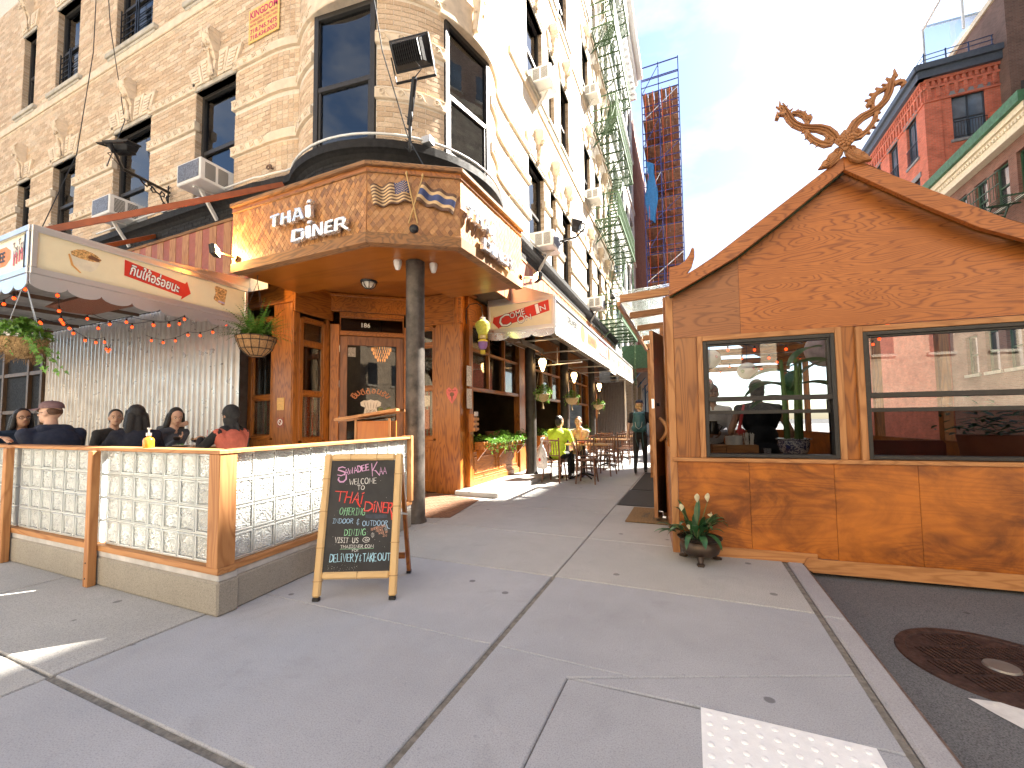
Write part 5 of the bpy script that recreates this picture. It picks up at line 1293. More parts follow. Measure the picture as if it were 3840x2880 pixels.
def shed_window(s0, s1, z0, z1):
    t = .048
    for a0, a1, c0, c1, mt in ((s0,s0+t,z0,z1,W_TRIM_Z),(s1-t,s1,z0,z1,W_TRIM_Z),(s0+t+.0005,s1-t-.0005,z1-t,z1,W_TRIM_X)): sp('window_casing',a0,a1,c0,c1,-.01,.03,mt)
    a, b, c, d = s0+t+.001, s1-t-.001, z0+.008, z1-t-.001; f = .034
    m = MB(); m.fbox(FH,a,a+f,c,d,-.10,.022); m.fbox(FH,b-f,b,c,d,-.10,.022); m.fbox(FH,a+f,b-f,d-f,d,-.10,.022); m.fbox(FH,a+f,b-f,c,c+.03,-.10,.022); w = mk('window', m, FRAMEB, shed, bevel=.003)
    m = MB(); m.fbox(FH,a+f,b-f,1.438,1.482,-.05,.016); mk('meeting_rail', m, FRAMEB, w, bevel=.002)
    m = MB(); m.fbox(FH,a+f+.001,b-f-.001,1.318,1.352,-.075,-.03); m.fbox(FH,a+f+.001,a+f+.02,1.3525,1.4375,-.075,-.03); m.fbox(FH,b-f-.02,b-f-.001,1.3525,1.4375,-.075,-.03); mk('raised_sash', m, FRAMEB, w, bevel=.002)
    m = MB(); m.fbox(FH,a+f,a+f+.016,1.4825,d-f,-.04,.008); m.fbox(FH,b-f-.016,b-f,1.4825,d-f,-.04,.008); m.fbox(FH,a+f+.0165,b-f-.0165,d-f-.016,d-f-.0005,-.04,.008); mk('upper_sash', m, FRAMEB, w, bevel=.002)
    m = MB(); m.fbox(FH,a+f,b-f,1.48,d-f,-.018,-.014); mk('pane', m, G_SHED, w)
    m = MB(); m.fbox(FH,a+f,b-f,1.352,1.44,-.055,-.051); mk('pane', m, G_SHED, w)
    m = MB(); m.fbox(FH,a+f,b-f,c+.03,1.319,-.06,-.056); mk('insect_screen', m, clear_glass('insect_screen_mesh', (.58,.58,.58), .0, .5, fk=.0), w)
shed_window(.272,1.432,.909,2.068); shed_window(1.537,2.98,.909,2.06)
# bargeboards with curled ends, carved crossed finials
NB = .16
left = [(.04,2.50),(.30,2.63),(.648,2.815),(1.0,3.07),(1.53,3.483),(1.535,3.611),(1.0,3.232),(.456,2.846),(.30,2.752),(.185,2.690),(.17,2.672),(.205,2.70),(.255,2.765),(.282,2.86),(.283,2.93),(.273,2.958),(.258,2.955),(.232,2.89),(.19,2.83),(.13,2.795),(.049,2.785)]
left = [near(s, z, NB) for s, z in left]; ax = near(1.5325,0,NB)[0]
m = MB(); m.prism(left, FH.p(0,0,NB-.045), U_, V_, .045); mk('bargeboard', m, W_BARGE, shed, bevel=.004)
rgt = [(2*ax-s+.001, z) for s, z in left]
m = MB(); m.prism(rgt, FH.p(0,0,NB-.045), U_, V_, .045); mk('bargeboard', m, W_BARGE, shed, bevel=.004)
# roof: clear corrugated sheets on rafters, green eave frame
def roofpt(side, t, n):  # t 0..1 eave to ridge
    P = [(.04,2.53),(.30,2.66),(.648,2.845),(1.0,3.10),(1.53,3.51)]; k = t*4; i = min(int(k),3); f = k-i; s = P[i][0]+(P[i+1][0]-P[i][0])*f; z = P[i][1]+(P[i+1][1]-P[i][1])*f
    if side > 0: s = 3.065-s
    return FH.p(s, z, n)
CLEAR = clear_glass('clear_polycarbonate', (.86,.90,.93), .08, .15)
for side in (-1, 1):
    m = MB(); vs = []
    for i in range(17):
        for j in range(2): vs.append(roofpt(side, i/16, .10-j*7.6)+Vector((0,0,.035)))
    m.add(vs, [(2*i,2*i+1,2*i+3,2*i+2) for i in range(16)]); mk('roof_sheet', m, CLEAR, shed)
    for k in range(13):
        n = .02-k*.6
        m = MB()
        for i in range(4): m.bar(roofpt(side,i/4,n), roofpt(side,(i+1)/4,n), .045, .07)
        mk('rafter', m, W_TRIM_X, shed)
    m = MB()
    for q in (.02,.34,.62,.9): m.bar(roofpt(side,q,.115)-Vector((0,0,.045)), roofpt(side,q,.0)-Vector((0,0,.045)), .03, .03)
    for i in range(4): m.bar(roofpt(side,i/4,.108)-Vector((0,0,.05)), roofpt(side,(i+1)/4,.108)-Vector((0,0,.05)), .012, .03); m.bar(roofpt(side,i/4,.012)-Vector((0,0,.05)), roofpt(side,(i+1)/4,.012)-Vector((0,0,.05)), .02, .02)
    mk('eave_frame', m, plain('dark_green_metal', (.012,.055,.022), .4, var=.2), shed)
# shed body: back, sides, floor
m = MB(); m.fbox(FH,.0,.06,.0,1.0,-7.6,-.05); mk('side_wall', m, W_BASEPLY, shed); m = MB(); m.fbox(FH,3.0,3.06,-.1,1.0,-7.6,-.03); mk('side_wall', m, W_BASEPLY, shed)
m = MB(); m.fbox(FH,.06,3.0,-.08,-.02,-7.6,-.03); mk('deck', m, plain('deck_boards', (.13,.075,.04), .7, var=.3), shed)
m = MB(); m.fbox(FH,.0,3.06,-.1,1.0,-7.7,-7.62); mk('back_wall', m, W_OAKZ, shed)
for s in (.03,3.03):
    for k in range(6): m = MB(); m.fbox(FH,s-.045,s+.045,1.0005,2.55,-.3-k*1.45,-.21-k*1.45); mk('post', m, W_OAKZ, shed)
for k in range(5): m = MB(); m.bar(FH.p(.05,2.5,-1.2-k*1.45), FH.p(3.0,2.5,-1.2-k*1.45), .08, .12); mk('tie_beam', m, W_OAKX, shed)
# carved finial
fin = thing('carved_finial', 'carved teak crossed naga finial on the shed gable apex', 'finial', FH.p(ax,3.45,NB))
cx, cz = near(1.525,3.715,NB)
def fin_poly(scale, pts, mirror, ang):
    out = []
    for x, y in pts:
        x *= scale; y *= scale
        X = x*cos(ang)-y*sin(ang); Y = x*sin(ang)+y*cos(ang)
        out.append((cx+(-X if mirror else X), cz+Y))
    return out
# one horn along its own axis x (length 1), y = width: an openwork of tapering scrolls
S_ = .56
def spiral(x, y, r, d=1, turns=1.6, a0=.4): return [(x+r*(1-k/18)*cos(d*k/18*2*pi*turns+a0), y+r*(1-k/18)*sin(d*k/18*2*pi*turns+a0)) for k in range(17)]
def outline(pts, ws):
    k = len(pts); L, Rr = [], []
    for i in range(k):
        a, b = pts[max(i-1,0)], pts[min(i+1,k-1)]; d = Vector((b[0]-a[0], b[1]-a[1])).normalized(); q = Vector((-d.y, d.x)); L.append((pts[i][0]+q.x*ws[i], pts[i][1]+q.y*ws[i])); Rr.append((pts[i][0]-q.x*ws[i], pts[i][1]-q.y*ws[i]))
    return L+Rr[::-1]
SPINE = [(.0,-.01),(.10,.035),(.22,.06),(.34,.045),(.45,.0),(.56,-.035),(.68,-.035),(.79,.0),(.88,.05),(.95,.085),(1.03,.11)]
BR = [(SPINE,[.05,.06,.058,.052,.045,.042,.042,.044,.046,.03,.006]), ([(.03,-.06),(.10,-.115),(.20,-.125),(.31,-.12),(.41,-.095),(.48,-.05)],[.03,.035,.03,.03,.026,.02]), ([(.50,.01),(.56,.075),(.64,.115),(.73,.115),(.82,.07)],[.012,.026,.03,.03,.02]), (spiral(.125,-.045,.060,1,1.1,2.2),[.018]*17), (spiral(.555,.085,.045,-1,1.1,3.6),[.016]*17), ([(.90,.03),(.955,.005),(.985,-.04),(.965,-.075),(.925,-.07)],[.03,.024,.02,.018,.008])]
TIPS = [(.16,-.15,.20,-.19,.23,-.14),(.25,-.14,.30,-.185,.33,-.135),(.35,-.125,.41,-.16,.42,-.10),(.44,-.085,.51,-.105,.50,-.045),(.58,.12,.56,.175,.64,.135),(.66,.135,.66,.19,.73,.14),(.75,.13,.77,.18,.81,.105),(.84,.07,.85,.15,.90,.085),(.91,.10,.95,.165,.96,.10),(.97,.08,1.09,.075,1.0,.10),(.95,.01,1.03,.02,.99,-.04),(1.0,.115,1.10,.165,1.03,.085)]
for mir, nm in ((False,'right'),(True,'left')):
    AN = R(47 if not mir else 39)
    def tr(pts): return fin_poly(S_, [(x+.09,y*1.1) for x, y in pts], mir, AN)
    m = MB()
    for j, (pts, ws) in enumerate(BR): m.prism(tr(outline(pts, ws)), FH.p(0,0,NB+.002+.0006*j), U_, V_, .036+.002*j)
    for j, t_ in enumerate(TIPS): m.prism(tr([(t_[0],t_[1]+(.03 if t_[1] < 0 else -.03)),(t_[2],t_[3]),(t_[4],t_[5]+(.03 if t_[5] < 0 else -.03))]), FH.p(0,0,NB+.004+.0003*j), U_, V_, .028)
    h = mk('horn', m, W_CARVE, fin, bevel=.004)
    g = MB()
    for pts in ([(x,y+.018) for x, y in SPINE], [(x,y-.02) for x, y in SPINE[:-1]], spiral(.125,-.045,.035), spiral(.555,.085,.026,-1), [(.06,-.09),(.2,-.125),(.31,-.118),(.42,-.085)], [(.54,.06),(.64,.115),(.73,.112),(.80,.075)]):
        g.tube([FH.p(a,b,NB+.046) for a, b in tr(pts)], .006, 6)
    mk('carved_scroll', g, W_CARVE, h, smooth=60)
    # lower leaf lying on the bargeboard
    lf = [(.02,-.02),(.10,-.09),(.22,-.13),(.34,-.125),(.45,-.06),(.50,-.02),(.42,.0),(.36,.03),(.30,.02),(.24,.055),(.16,.05),(.08,.06),(.02,.04)]
    lp = []
    for x, y in lf:
        x *= .50; y *= .54; a = R(-36); X = x*cos(a)-y*sin(a); Y = x*sin(a)+y*cos(a); lp.append((cx+(-X if mir else X), cz-.04+Y))
    m = MB(); m.prism(lp, FH.p(0,0,NB+.002), U_, V_, .045); l = mk('lower_leaf', m, W_CARVE, fin, bevel=.008)
    g = MB()
    for pts in (spiral(.12,.0,.05), spiral(.30,-.02,.035), [(.04,-.03),(.14,-.07),(.26,-.09),(.38,-.08),(.46,-.04)], [(.05,-.01),(.16,-.045),(.28,-.065),(.40,-.05)]):
        q = []
        for x, y in pts:
            x *= .50; y *= .54; a = R(-36); X = x*cos(a)-y*sin(a); Y = x*sin(a)+y*cos(a); q.append((cx+(-X if mir else X), cz-.04+Y))
        g.tube([FH.p(a,b,NB+.047) for a, b in q], .009, 6)
    mk('carved_scroll', g, W_CARVE, l, smooth=60)
m = MB(); d = .085; m.prism([(cx,cz-d*1.15),(cx+d*.95,cz),(cx,cz+d*1.15),(cx-d*.95,cz)], FH.p(0,0,NB+.0485), U_, V_, .025); bk = mk('rosette_block', m, W_CARVE, fin, bevel=.008)
m = MB()
for rr, n_, k in ((.050,10,.016),(.032,8,.014),(.014,5,.012)):
    for i in range(n_): a = 2*pi*i/n_; m.ell(FH.p(cx+rr*cos(a), cz+rr*sin(a), NB+.076+(.055-rr)*.25), k, 8, 5)
mk('carved_flower', m, W_CARVE, bk, smooth=60)
# door leaf standing open, handle, kick plate
dr_ = thing('shed_door', 'dark wooden shed door standing open with a curved wooden handle', 'door', (-.30,6.0,0))
pd, ph = Vector((-.405,5.58,0)), Vector((-.215,6.42,0)); FO = Frame(pd, ph-pd, Vector(((ph-pd).y,-(ph-pd).x,0))); LDo = (ph-pd).length
m = MB(); m.fbox(FO,.003,LDo,.045,2.42,-.045,-.001); mk('leaf', m, wood('door_dark', (.11,.045,.016), (.05,.02,.008), 'Z', rough=.3, coat=.4), dr_, bevel=.003)
m = MB(); m.fbox(FO,-.008,.0025,.045,2.42,-.046,.0); mk('edge_lipping', m, W_TRIM_Z, dr_)
m = MB(); m.fbox(FO,.06,LDo-.05,.10,.55,.0,.003); mk('kick_plate', m, BLACKM, dr_)
m = MB(); m.tube([FO.p(.14,1.0+.30*k/8,.01+.09*sin(pi*k/8)) for k in range(9)], [.018,.022,.026,.027,.027,.027,.026,.022,.018], 8); mk('handle', m, W_TRIM_Z, dr_, smooth=60)
m = MB(); m.fbox(FO,-.0095,-.0082,1.42,1.54,-.04,-.006); mk('lock_plate', m, STEEL, dr_); m = MB(); m.tube([FO.p(.10,1.47,0),FO.p(.10,1.47,.03)],.022,10); mk('thumb_turn', m, BLACKM, dr_)
m = MB(); m.tube([FO.p(.03,.12,.0),FO.p(.03,.12,.05),FO.p(.0,.08,.06)],.008,6); m.tube([FO.p(-.01,.06,.06),FO.p(-.01,.06,.10)],.02,8); mk('door_stop', m, STEEL, dr_)
# timber canopy with corrugated clear sheet over the shed door
cn = thing('timber_canopy', 'timber framed canopy of clear corrugated sheet over the shed door', 'canopy', (-.5,7.5,2.9))
for y in (5.75,6.75,7.75,8.75,9.75): m = MB(); m.bar((-.83,y,2.93),(.05,y,2.97),.05,.10); mk('rafter', m, W_TRIM_X, cn, bevel=.003)
m = MB(); m.bar((-.85,5.72,2.86),(-.85,9.8,2.86),.045,.06); mk('edge_beam', m, W_TRIM_X, cn)
m = MB(); vs = []; k = 120
for i in range(k+1): y = 5.65+4.2*i/k; z = 3.0+.012*(1 if i % 2 else -1); vs += [(-.92,y,z),(.12,y,z+.04)]
m.add(vs, [(2*i,2*i+2,2*i+3,2*i+1) for i in range(k)]); mk('corrugated_sheet', m, CLEAR, cn)
m = MB(); m.bar((-.80,9.7,.0),(-.80,9.7,2.84),.07); mk('post', m, W_TRIM_Z, cn)
# mats
def floor_mat(x0, x1, y0, y1, mat, label, z=.004, t=.008):
    m = MB(); m.box(x0,x1,y0,y1,z,z+t); return mk('doormat', m, mat, label=label, cat='mat', bevel=.003)
RUB = plain('rubber_mat', (.035,.034,.036), .8, var=.3, scale=60, bmp=.6)
floor_mat(-1.05,-.42,6.42,7.84,RUB,'black rubber mat on the pavement beside the shed door'); floor_mat(-1.03,-.38,7.90,10.5,RUB,'long black rubber mat further along past the corrugated canopy')
cm = thing('coir_mat', 'tan coir mat with printed lettering under the shed door', 'mat', (-.5,5.85,0)); m = MB(); m.box(-.79,-.17,5.40,6.30,.004,.018); mk('pile', m, COIR, cm, bevel=.004)
m = MB(); put_text(m, 'EMPORIUM', (-.42,5.82,.0185), (0,-1,0), (1,0,0), width=.62, height=.12, n=.001); put_text(m, 'THAI', (-.58,5.82,.0185), (0,-1,0), (1,0,0), width=.3, height=.08, n=.001); mk('lettering', m, BLACKI, cm)
em = thing('entrance_mat', 'brown woven entrance mat with a diamond weave before the oak pilaster', 'mat', (-3.6,5.7,0)); MATB = plain('mat_brown', (.20,.105,.060), .9, var=.25, scale=40, bmp=.5)
P4 = [(-2.98,4.82),(-3.19,6.05),(-4.15,6.30),(-4.45,6.05),(-3.32,4.70)]
m = MB(); m.prism(P4, (0,0,.004), (1,0,0), (0,1,0), .007); mk('base', m, MATB, em)
m = MB()
for i in range(60):
    for j in range(9):
        x, y = -4.3+j*.15+(.075 if i % 2 else 0), 4.75+i*.027
        if (x+3.0+(y-4.82)*.17) < -.05 and x > -4.35 and (x+3.32)*(6.05-4.70)-( -4.45+3.32)*(y-4.70) > .02 and y < 6.22+(x+3.19)*-.2: s = 1 if (j+i//6) % 2 else -1; m.bar((x-.03,y-.02*s,.0125),(x+.03,y+.02*s,.0125),.008,.004)
mk('weave', m, plain('mat_rib', (.30,.17,.10), .9, var=.2), em, kind='stuff')

# ------------------------------------------------------------------ sandwich board
ab = thing('sandwich_board', 'bamboo framed chalkboard sandwich board with coloured chalk lettering', 'sandwich board', (-2.3,2.5,0))
A0 = Vector((-2.535,2.237,0)); Ua = Vector((.526,.242,0)).normalized(); Bk = Vector((-Ua.y,Ua.x,0)); Va = (Vector((0,0,1.03))+Bk*.20).normalized(); Na = Ua.cross(Va); WB, HBd = .60, 1.052
def AP(u, v, n=0): return A0+Ua*u+Va*v+Na*n
m = MB()
def abar(nm, u0, u1, v0, v1, n0, n1, mat, bev=.012): m = MB(); m.add([AP(u,v,n) for v, n in ((v0,n0),(v0,n1),(v1,n1),(v1,n0)) for u in (u0,u1)], [(0,1,3,2),(2,3,5,4),(4,5,7,6),(6,7,1,0),(0,2,4,6),(1,7,5,3)]); return mk(nm, m, mat, ab, bevel=bev)
SW = .056
bl = abar('stile',.0,SW,.025,HBd-.0,-.022,.022,W_BAMBOO); br = abar('stile',WB-SW,WB,.025,HBd,-.022,.022,W_BAMBOO)
abar('rail',SW+.001,WB-SW-.001,HBd-.052,HBd,-.022,.022,W_BAMBOOX); abar('rail',SW+.001,WB-SW-.001,.145,.195,-.022,.022,W_BAMBOOX)
NODE = plain('bamboo_node', (.40,.24,.10), .6, var=.3)
for u in (.0,WB-SW):
    for v in (.13,.36,.62,.86): abar('node',u-.001,u+SW+.001,v+(.03 if u else 0),v+.006+(.03 if u else 0),-.023,.0232,NODE,0)
for u in (.20,.40): abar('node',u,u+.006,HBd-.053,HBd+.001,-.023,.0232,NODE,0)
abar('node',.31,.316,.144,.196,-.023,.0232,NODE,0)
for u in (.004,WB-SW+.004): abar('foot',u,u+SW-.008,.0,.0245,-.018,.018,BLACKM,.003)
CHB = plain('chalkboard_slate', (.014,.015,.019), .55, var=.5, scale=5); abar('chalkboard',SW,WB-SW,.195,HBd-.052,-.006,.006,CHB,0)
for u in (.0,WB-.045):
    m = MB(); top = AP(u+.02,HBd-.03,-.03); ft = A0+Ua*(u+.02)+Bk*.53; ft.z = .02; m.bar(top, ft, .042, .03, up=tuple(Ua)); mk('rear_leg', m, W_OAKZ, ab, bevel=.003)
    m = MB(); m.bar(ft+Vector((0,0,-.018)), ft+Vector((0,0,.004)), .046, .034, up=tuple(Ua)); mk('foot', m, BLACKM, ab)
m = MB(); q0 = A0+Ua*.05+Bk*.49; q1 = A0+Ua*(WB-.05)+Bk*.49; q0.z = q1.z = .16; m.bar(q0, q1, .02, .05); mk('rear_rail', m, W_OAKX, ab)
m = MB(); m.bar(AP(WB-.005,.60,-.02), A0+Ua*(WB-.01)+Bk*.40+Vector((0,0,.52)), .006, .014); mk('hinge_stay', m, STEEL, ab)
def cb(x, y):   # photo-board proportions 0..1 across, 0..1 up, to board metres
    xl = 318-(y-195)*.0838; xr = 985-(y-190)*.0393; return (SW+(WB-2*SW)*(x-xl)/(xr-xl), .195+(HBd-.052-.195)*(1-(y-192)/1102))
def CK(c): return plain('chalk_%d_%d_%d' % tuple(int(v*99) for v in c), c, .9, var=.22, scale=55)
PINK, WHT, RED_, GRN, BLU, SKY, PEACH = CK((.62,.36,.58)), CK((.72,.72,.70)), CK((.74,.055,.04)), CK((.30,.66,.38)), CK((.36,.56,.78)), CK((.40,.68,.86)), CK((.74,.40,.28))
Oc = AP(0,0,.0068)
def wr(txt, x0, y0, x1, y1, h, w, mat, seed=0):
    a, b = cb(x0,y0), cb(x1,y1); m = MB(); chalk(m, txt, Oc, Ua, Va, a[0], a[1], b[0], b[1], h/1102*.805, w/1102*.805, n=.0006, seed=seed); return mk('chalk_writing', m, mat, ab)
wr('S',375,352,470,345,95,15,PINK); wr('AWADEE',455,342,705,292,62,12,PINK); wr('K',745,352,815,340,125,12,PINK); wr('AA',820,342,890,335,72,9,PINK)
m = MB(); ribbon(m, [(lambda q: q)(cb(*p)) for p in ((470,340),(468,385),(440,412),(405,412),(385,390),(392,368))], .012, Oc, Ua, Va, .0006); mk('chalk_flourish', m, PINK, ab)
wr('WELCOME',505,442,785,432,58,7,WHT); wr('TO',588,497,660,495,42,7,WHT)
for i, (dx, mt, w) in enumerate(((4,WHT,4),(0,RED_,17))):
    wr('T',345+dx,605+dx,452+dx,612,100,w,mt); wr('HAi',455+dx,620,640+dx,642,105,w,mt,3); wr('D',662+dx,710,740+dx,716,95,w,mt); wr('iNER',748+dx,722,962+dx,740,100,w,mt,5)
m = MB(); ribbon(m, [cb(*p) for p in ((945,715),(955,755),(958,800))], .012, Oc, Ua, Va, .0008); ribbon(m, [cb(*p) for p in ((580,600),(600,640),(618,668))], .011, Oc, Ua, Va, .0008); mk('chalk_flourish', m, RED_, ab)
wr('OffERING',400,742,668,752,68,6,GRN); wr('INDOOR',330,826,545,832,46,6,BLU); wr('&',580,846,612,846,54,5,BLU); wr('OUTDOOR',645,858,912,858,50,6,BLU); wr('DINING',455,948,680,950,60,7,GRN)
m = MB(); ribbon(m, [cb(*p) for p in ((900,850),(915,885),(935,890))], .005, Oc, Ua, Va, .0008); mk('chalk_flourish', m, BLU, ab)
wr('VISIT',355,1018,495,1020,50,7,WHT); wr('US',540,1022,605,1024,48,7,WHT); wr('@',645,1022,728,1020,55,6,WHT); wr('THAIDINER.COM',415,1072,765,1072,30,5,WHT); wr('FOR',540,1108,606,1108,24,4,WHT)
m = MB(); ribbon(m, [cb(*p) for p in ((412,1080),(590,1081),(766,1078))], .003, Oc, Ua, Va, .0008); mk('chalk_underline', m, GRN, ab)
wr('DELiVERY',302,1200,600,1195,72,9,SKY); wr('&',612,1200,640,1200,60,5,SKY); wr('TAKE',655,1200,795,1198,76,9,SKY,4); wr('OUT',812,1195,945,1195,68,9,SKY)
wr('NO RESERVATIONS',738,908,892,868,24,3.2,PEACH); wr('NEEDED',790,922,862,908,22,3.2,PEACH); wr('WALK ON',820,944,916,930,24,3.6,PEACH); wr('IN!',862,968,906,966,24,3.6,PEACH)
m = MB()
for ccx, ccy in ((755,950),(895,885)):
    for k in range(8): a = k*pi/4; ribbon(m, [cb(ccx+7*cos(a),ccy+9*sin(a)), cb(ccx+20*cos(a),ccy+26*sin(a))], .003, Oc, Ua, Va, .0008)
mk('chalk_burst', m, WHT, ab)
m = MB(); rn = random.Random(4)
for k in range(70):
    x, y = (rn.uniform(270,600), rn.gauss(1250,25)) if k < 40 else (rn.uniform(330,900), rn.uniform(230,1100)); c = cb(x,y); rr = rn.uniform(.0006,.0018); m.poly([(c[0]+rr*cos(t), c[1]+rr*sin(t)) for t in (0,1.26,2.5,3.8,5)], Oc, Ua, Va, .0006)
mk('chalk_specks', m, WHT, ab, kind='stuff')
m = MB(); c = [cb(685+200*t/8, 765+(20 if t % 2 else -20)) for t in range(9)]; ribbon(m, [cb(690,765),(cb(780,768)),(cb(890,768))], .035, Oc, Ua, Va, .0003); mk('chalk_smudge', m, plain('smudged_slate', (.045,.055,.075), .8, var=.3, scale=30), ab)

# ------------------------------------------------------------------ podium
pod = thing('host_podium', 'orange varnished wooden host podium before the entrance door', 'podium', (-3.66,4.05,.25)); ca, sa = cos(R(24)), sin(R(24))
FPd = Frame((-3.66,4.05,0), (ca,sa,0), (sa,-ca,0))
m = MB(); m.fbox(FPd,-.18,.26,.252,1.30,-.30,.0); bdy = mk('body', m, W_ORANGE, pod, bevel=.004)
m = MB(); m.fbox(FPd,-.181,-.155,.252,1.33,.0,.012); m.fbox(FPd,.235,.262,.252,1.33,.0,.012); mk('edge_strip', m, W_TRIM_Z, pod)
m = MB(); P = FPd.p; m.add([P(-.40,1.30,.10),P(.36,1.415,.10),P(.36,1.415,-.34),P(-.40,1.30,-.34),P(-.40,1.335,.10),P(.36,1.45,.10),P(.36,1.45,-.34),P(-.40,1.335,-.34)], [(0,1,2,3),(7,6,5,4),(0,4,5,1),(1,5,6,2),(2,6,7,3),(3,7,4,0)])
m.f = [f for f in m.f]; mk('sloping_top', m, W_TRIM_X, pod, bevel=.004)
# ------------------------------------------------------------------ plants
def leaf_shape(kind):
    if kind == 'ivy': return [(0,0),(.16,.10),(.42,.02),(.30,.26),(.46,.46),(.20,.50),(0,1.0),(-.20,.50),(-.46,.46),(-.30,.26),(-.42,.02),(-.16,.10)]
    return [(0,0),(.10,.15),(.17,.40),(.14,.70),(0,1.0),(-.14,.70),(-.17,.40),(-.10,.15)]
def leaf(m, p, d, nrm, s, kind='ivy', col=(1,1,1), droop=.15):
    p, d, nrm = Vector(p), Vector(d).normalized(), Vector(nrm); sd = d.cross(nrm)
    if sd.length < 1e-4: sd = d.orthogonal()
    sd.normalize(); nn = sd.cross(d).normalized(); m.col = col
    sh = leaf_shape(kind); vs = [p+sd*(x*s)+d*(y*s)+nn*(abs(x)*.25*s-droop*y*y*s) for x, y in sh]; c = p+d*(.3*s)-nn*(droop*.1*s); k = len(vs)
    m.add(vs+[c], [(i,(i+1)%k,k) for i in range(k)])
def ivy_mass(m, rn, boxf, n, s=(.035,.06), up=.5):
    for i in range(n):
        p, out = boxf(rn); d = (Vector(out)+Vector((rn.uniform(-.8,.8),rn.uniform(-.8,.8),rn.uniform(-.9,.3)))).normalized(); g = rn.uniform(.55,1.25)
        leaf(m, p, d, Vector(out)+Vector((0,0,up))+Vector((rn.uniform(-.5,.5),)*3), rn.uniform(*s), 'ivy', (g*rn.uniform(.9,1.2),g,g*.8))
def trail(m, rn, p, n, s=.045, dirx=(0,0)):
    q = Vector(p); path = [q.copy()]
    for i in range(n):
        q = q+Vector((dirx[0]+rn.uniform(-.02,.02), dirx[1]+rn.uniform(-.02,.02), -rn.uniform(.025,.05))); path.append(q.copy()); g = rn.uniform(.6,1.2)
        leaf(m, q, (rn.uniform(-1,1),rn.uniform(-1,1),-.6), (rn.uniform(-.4,.4),-1,.4), s*rn.uniform(.7,1.1), 'ivy', (g,g,g*.8))
    return path
# window boxes of ivy along the side front
for bi, (y0, y1) in enumerate(((6.85,9.05),(10.1,12.6),(13.6,16.2))):
    wb = thing('window_box', ['wooden window box full of sunlit ivy beside the oak pilaster','wooden window box of ivy behind the woman at the side table','farthest wooden window box of ivy by the last column'][bi], 'window box', (-3.62,(y0+y1)/2,.7), group='ivy window boxes')
    m = MB(); m.box(-3.70,-3.50,y0,y1,.765,.90); mk('trough', m, W_OAKY, wb, bevel=.006)
    for y in (y0+.12,(y0+y1)/2,y1-.12): m = MB(); m.prism([(0,0),(.19,0),(.0,-.22)], (-3.70,y-.02,.764), (1,0,0), (0,0,1), -.04); mk('bracket', m, W_OAKZ, wb)
    rn = random.Random(30+bi); m = MB()
    def bx(r, y0=y0, y1=y1):
        y = r.uniform(y0,y1); a = r.uniform(0,pi); h = .10+.07*sin(y*5)
        return (-3.60+.17*cos(a), y, .90+(h+.05)*sin(a)*r.uniform(.4,1)-.02), (cos(a)+.4, 0, sin(a)*.7)
    ivy_mass(m, rn, bx, 1300 if bi == 0 else 700, (.04,.075))
    for k in range(26): trail(m, rn, (-3.49+rn.uniform(0,.05), rn.uniform(y0+.05,y1-.05), .90), rn.randint(2,6))
    mk('ivy', m, LEAF_IVY, wb, kind='stuff')
# hanging baskets along the side front
def hang_basket(x, y, ztop, zb, r, h, label, rope=True, plant=320, group=None, s=(.03,.055), hook=2.9, mat=None):
    t = thing('hanging_basket', label, 'hanging basket', (x,y,zb), group=group)
    m = MB(); m.lathe([(.03,zb-h),(r*.5,zb-h*.85),(r*.85,zb-h*.45),(r,zb),(r*.93,zb+.01),(r*.8,zb-h*.4),(.0,zb-h*.7)], (x,y,0), 22); mk('basket', m, mat or ROPE, t, smooth=60)
    m = MB()
    for k in range(4 if rope else 3): a = k*pi/2+.5; m.tube([(x+r*.95*cos(a),y+r*.95*sin(a),zb),(x,y,hook)], .004, 5)
    mk('hanger', m, ROPE if rope else CHAIN, t)
    if rope:
        m = MB(); m.lathe([(.008,zb-h),(.02,zb-h-.03),(.012,zb-h-.06),(.03,zb-h-.15),(.0,zb-h-.15)], (x,y,0), 10); mk('tassel', m, ROPE, t, smooth=60)
    rn = random.Random(int(x*91+y*17)); m = MB()
    def bx(q):
        a = q.uniform(0,2*pi); b = q.uniform(0,pi/2); rr = r*1.25*q.uniform(.5,1); return (x+rr*cos(a)*cos(b), y+rr*sin(a)*cos(b), zb+.02+(ztop-zb)*sin(b)*q.uniform(.3,1)), (cos(a)*cos(b), sin(a)*cos(b), sin(b))
    ivy_mass(m, rn, bx, plant, s)
    for k in range(9): a = rn.uniform(0,6.3); trail(m, rn, (x+r*cos(a),y+r*sin(a),zb+.02), rn.randint(2,5), .04)
    mk('foliage', m, LEAF_IVY, t, kind='stuff'); return t
hang_basket(-2.98,8.70,2.06,1.86,.17,.16,'woven hanging basket of greenery beside the nearest lantern of the side awning',group='woven hanging baskets')
hang_basket(-3.02,11.3,2.10,1.90,.19,.18,'woven hanging basket of greenery above the woman at the side table',group='woven hanging baskets')
hang_basket(-2.98,14.8,2.02,1.83,.19,.17,'smallest woven hanging basket near the corrugated partition',group='woven hanging baskets')
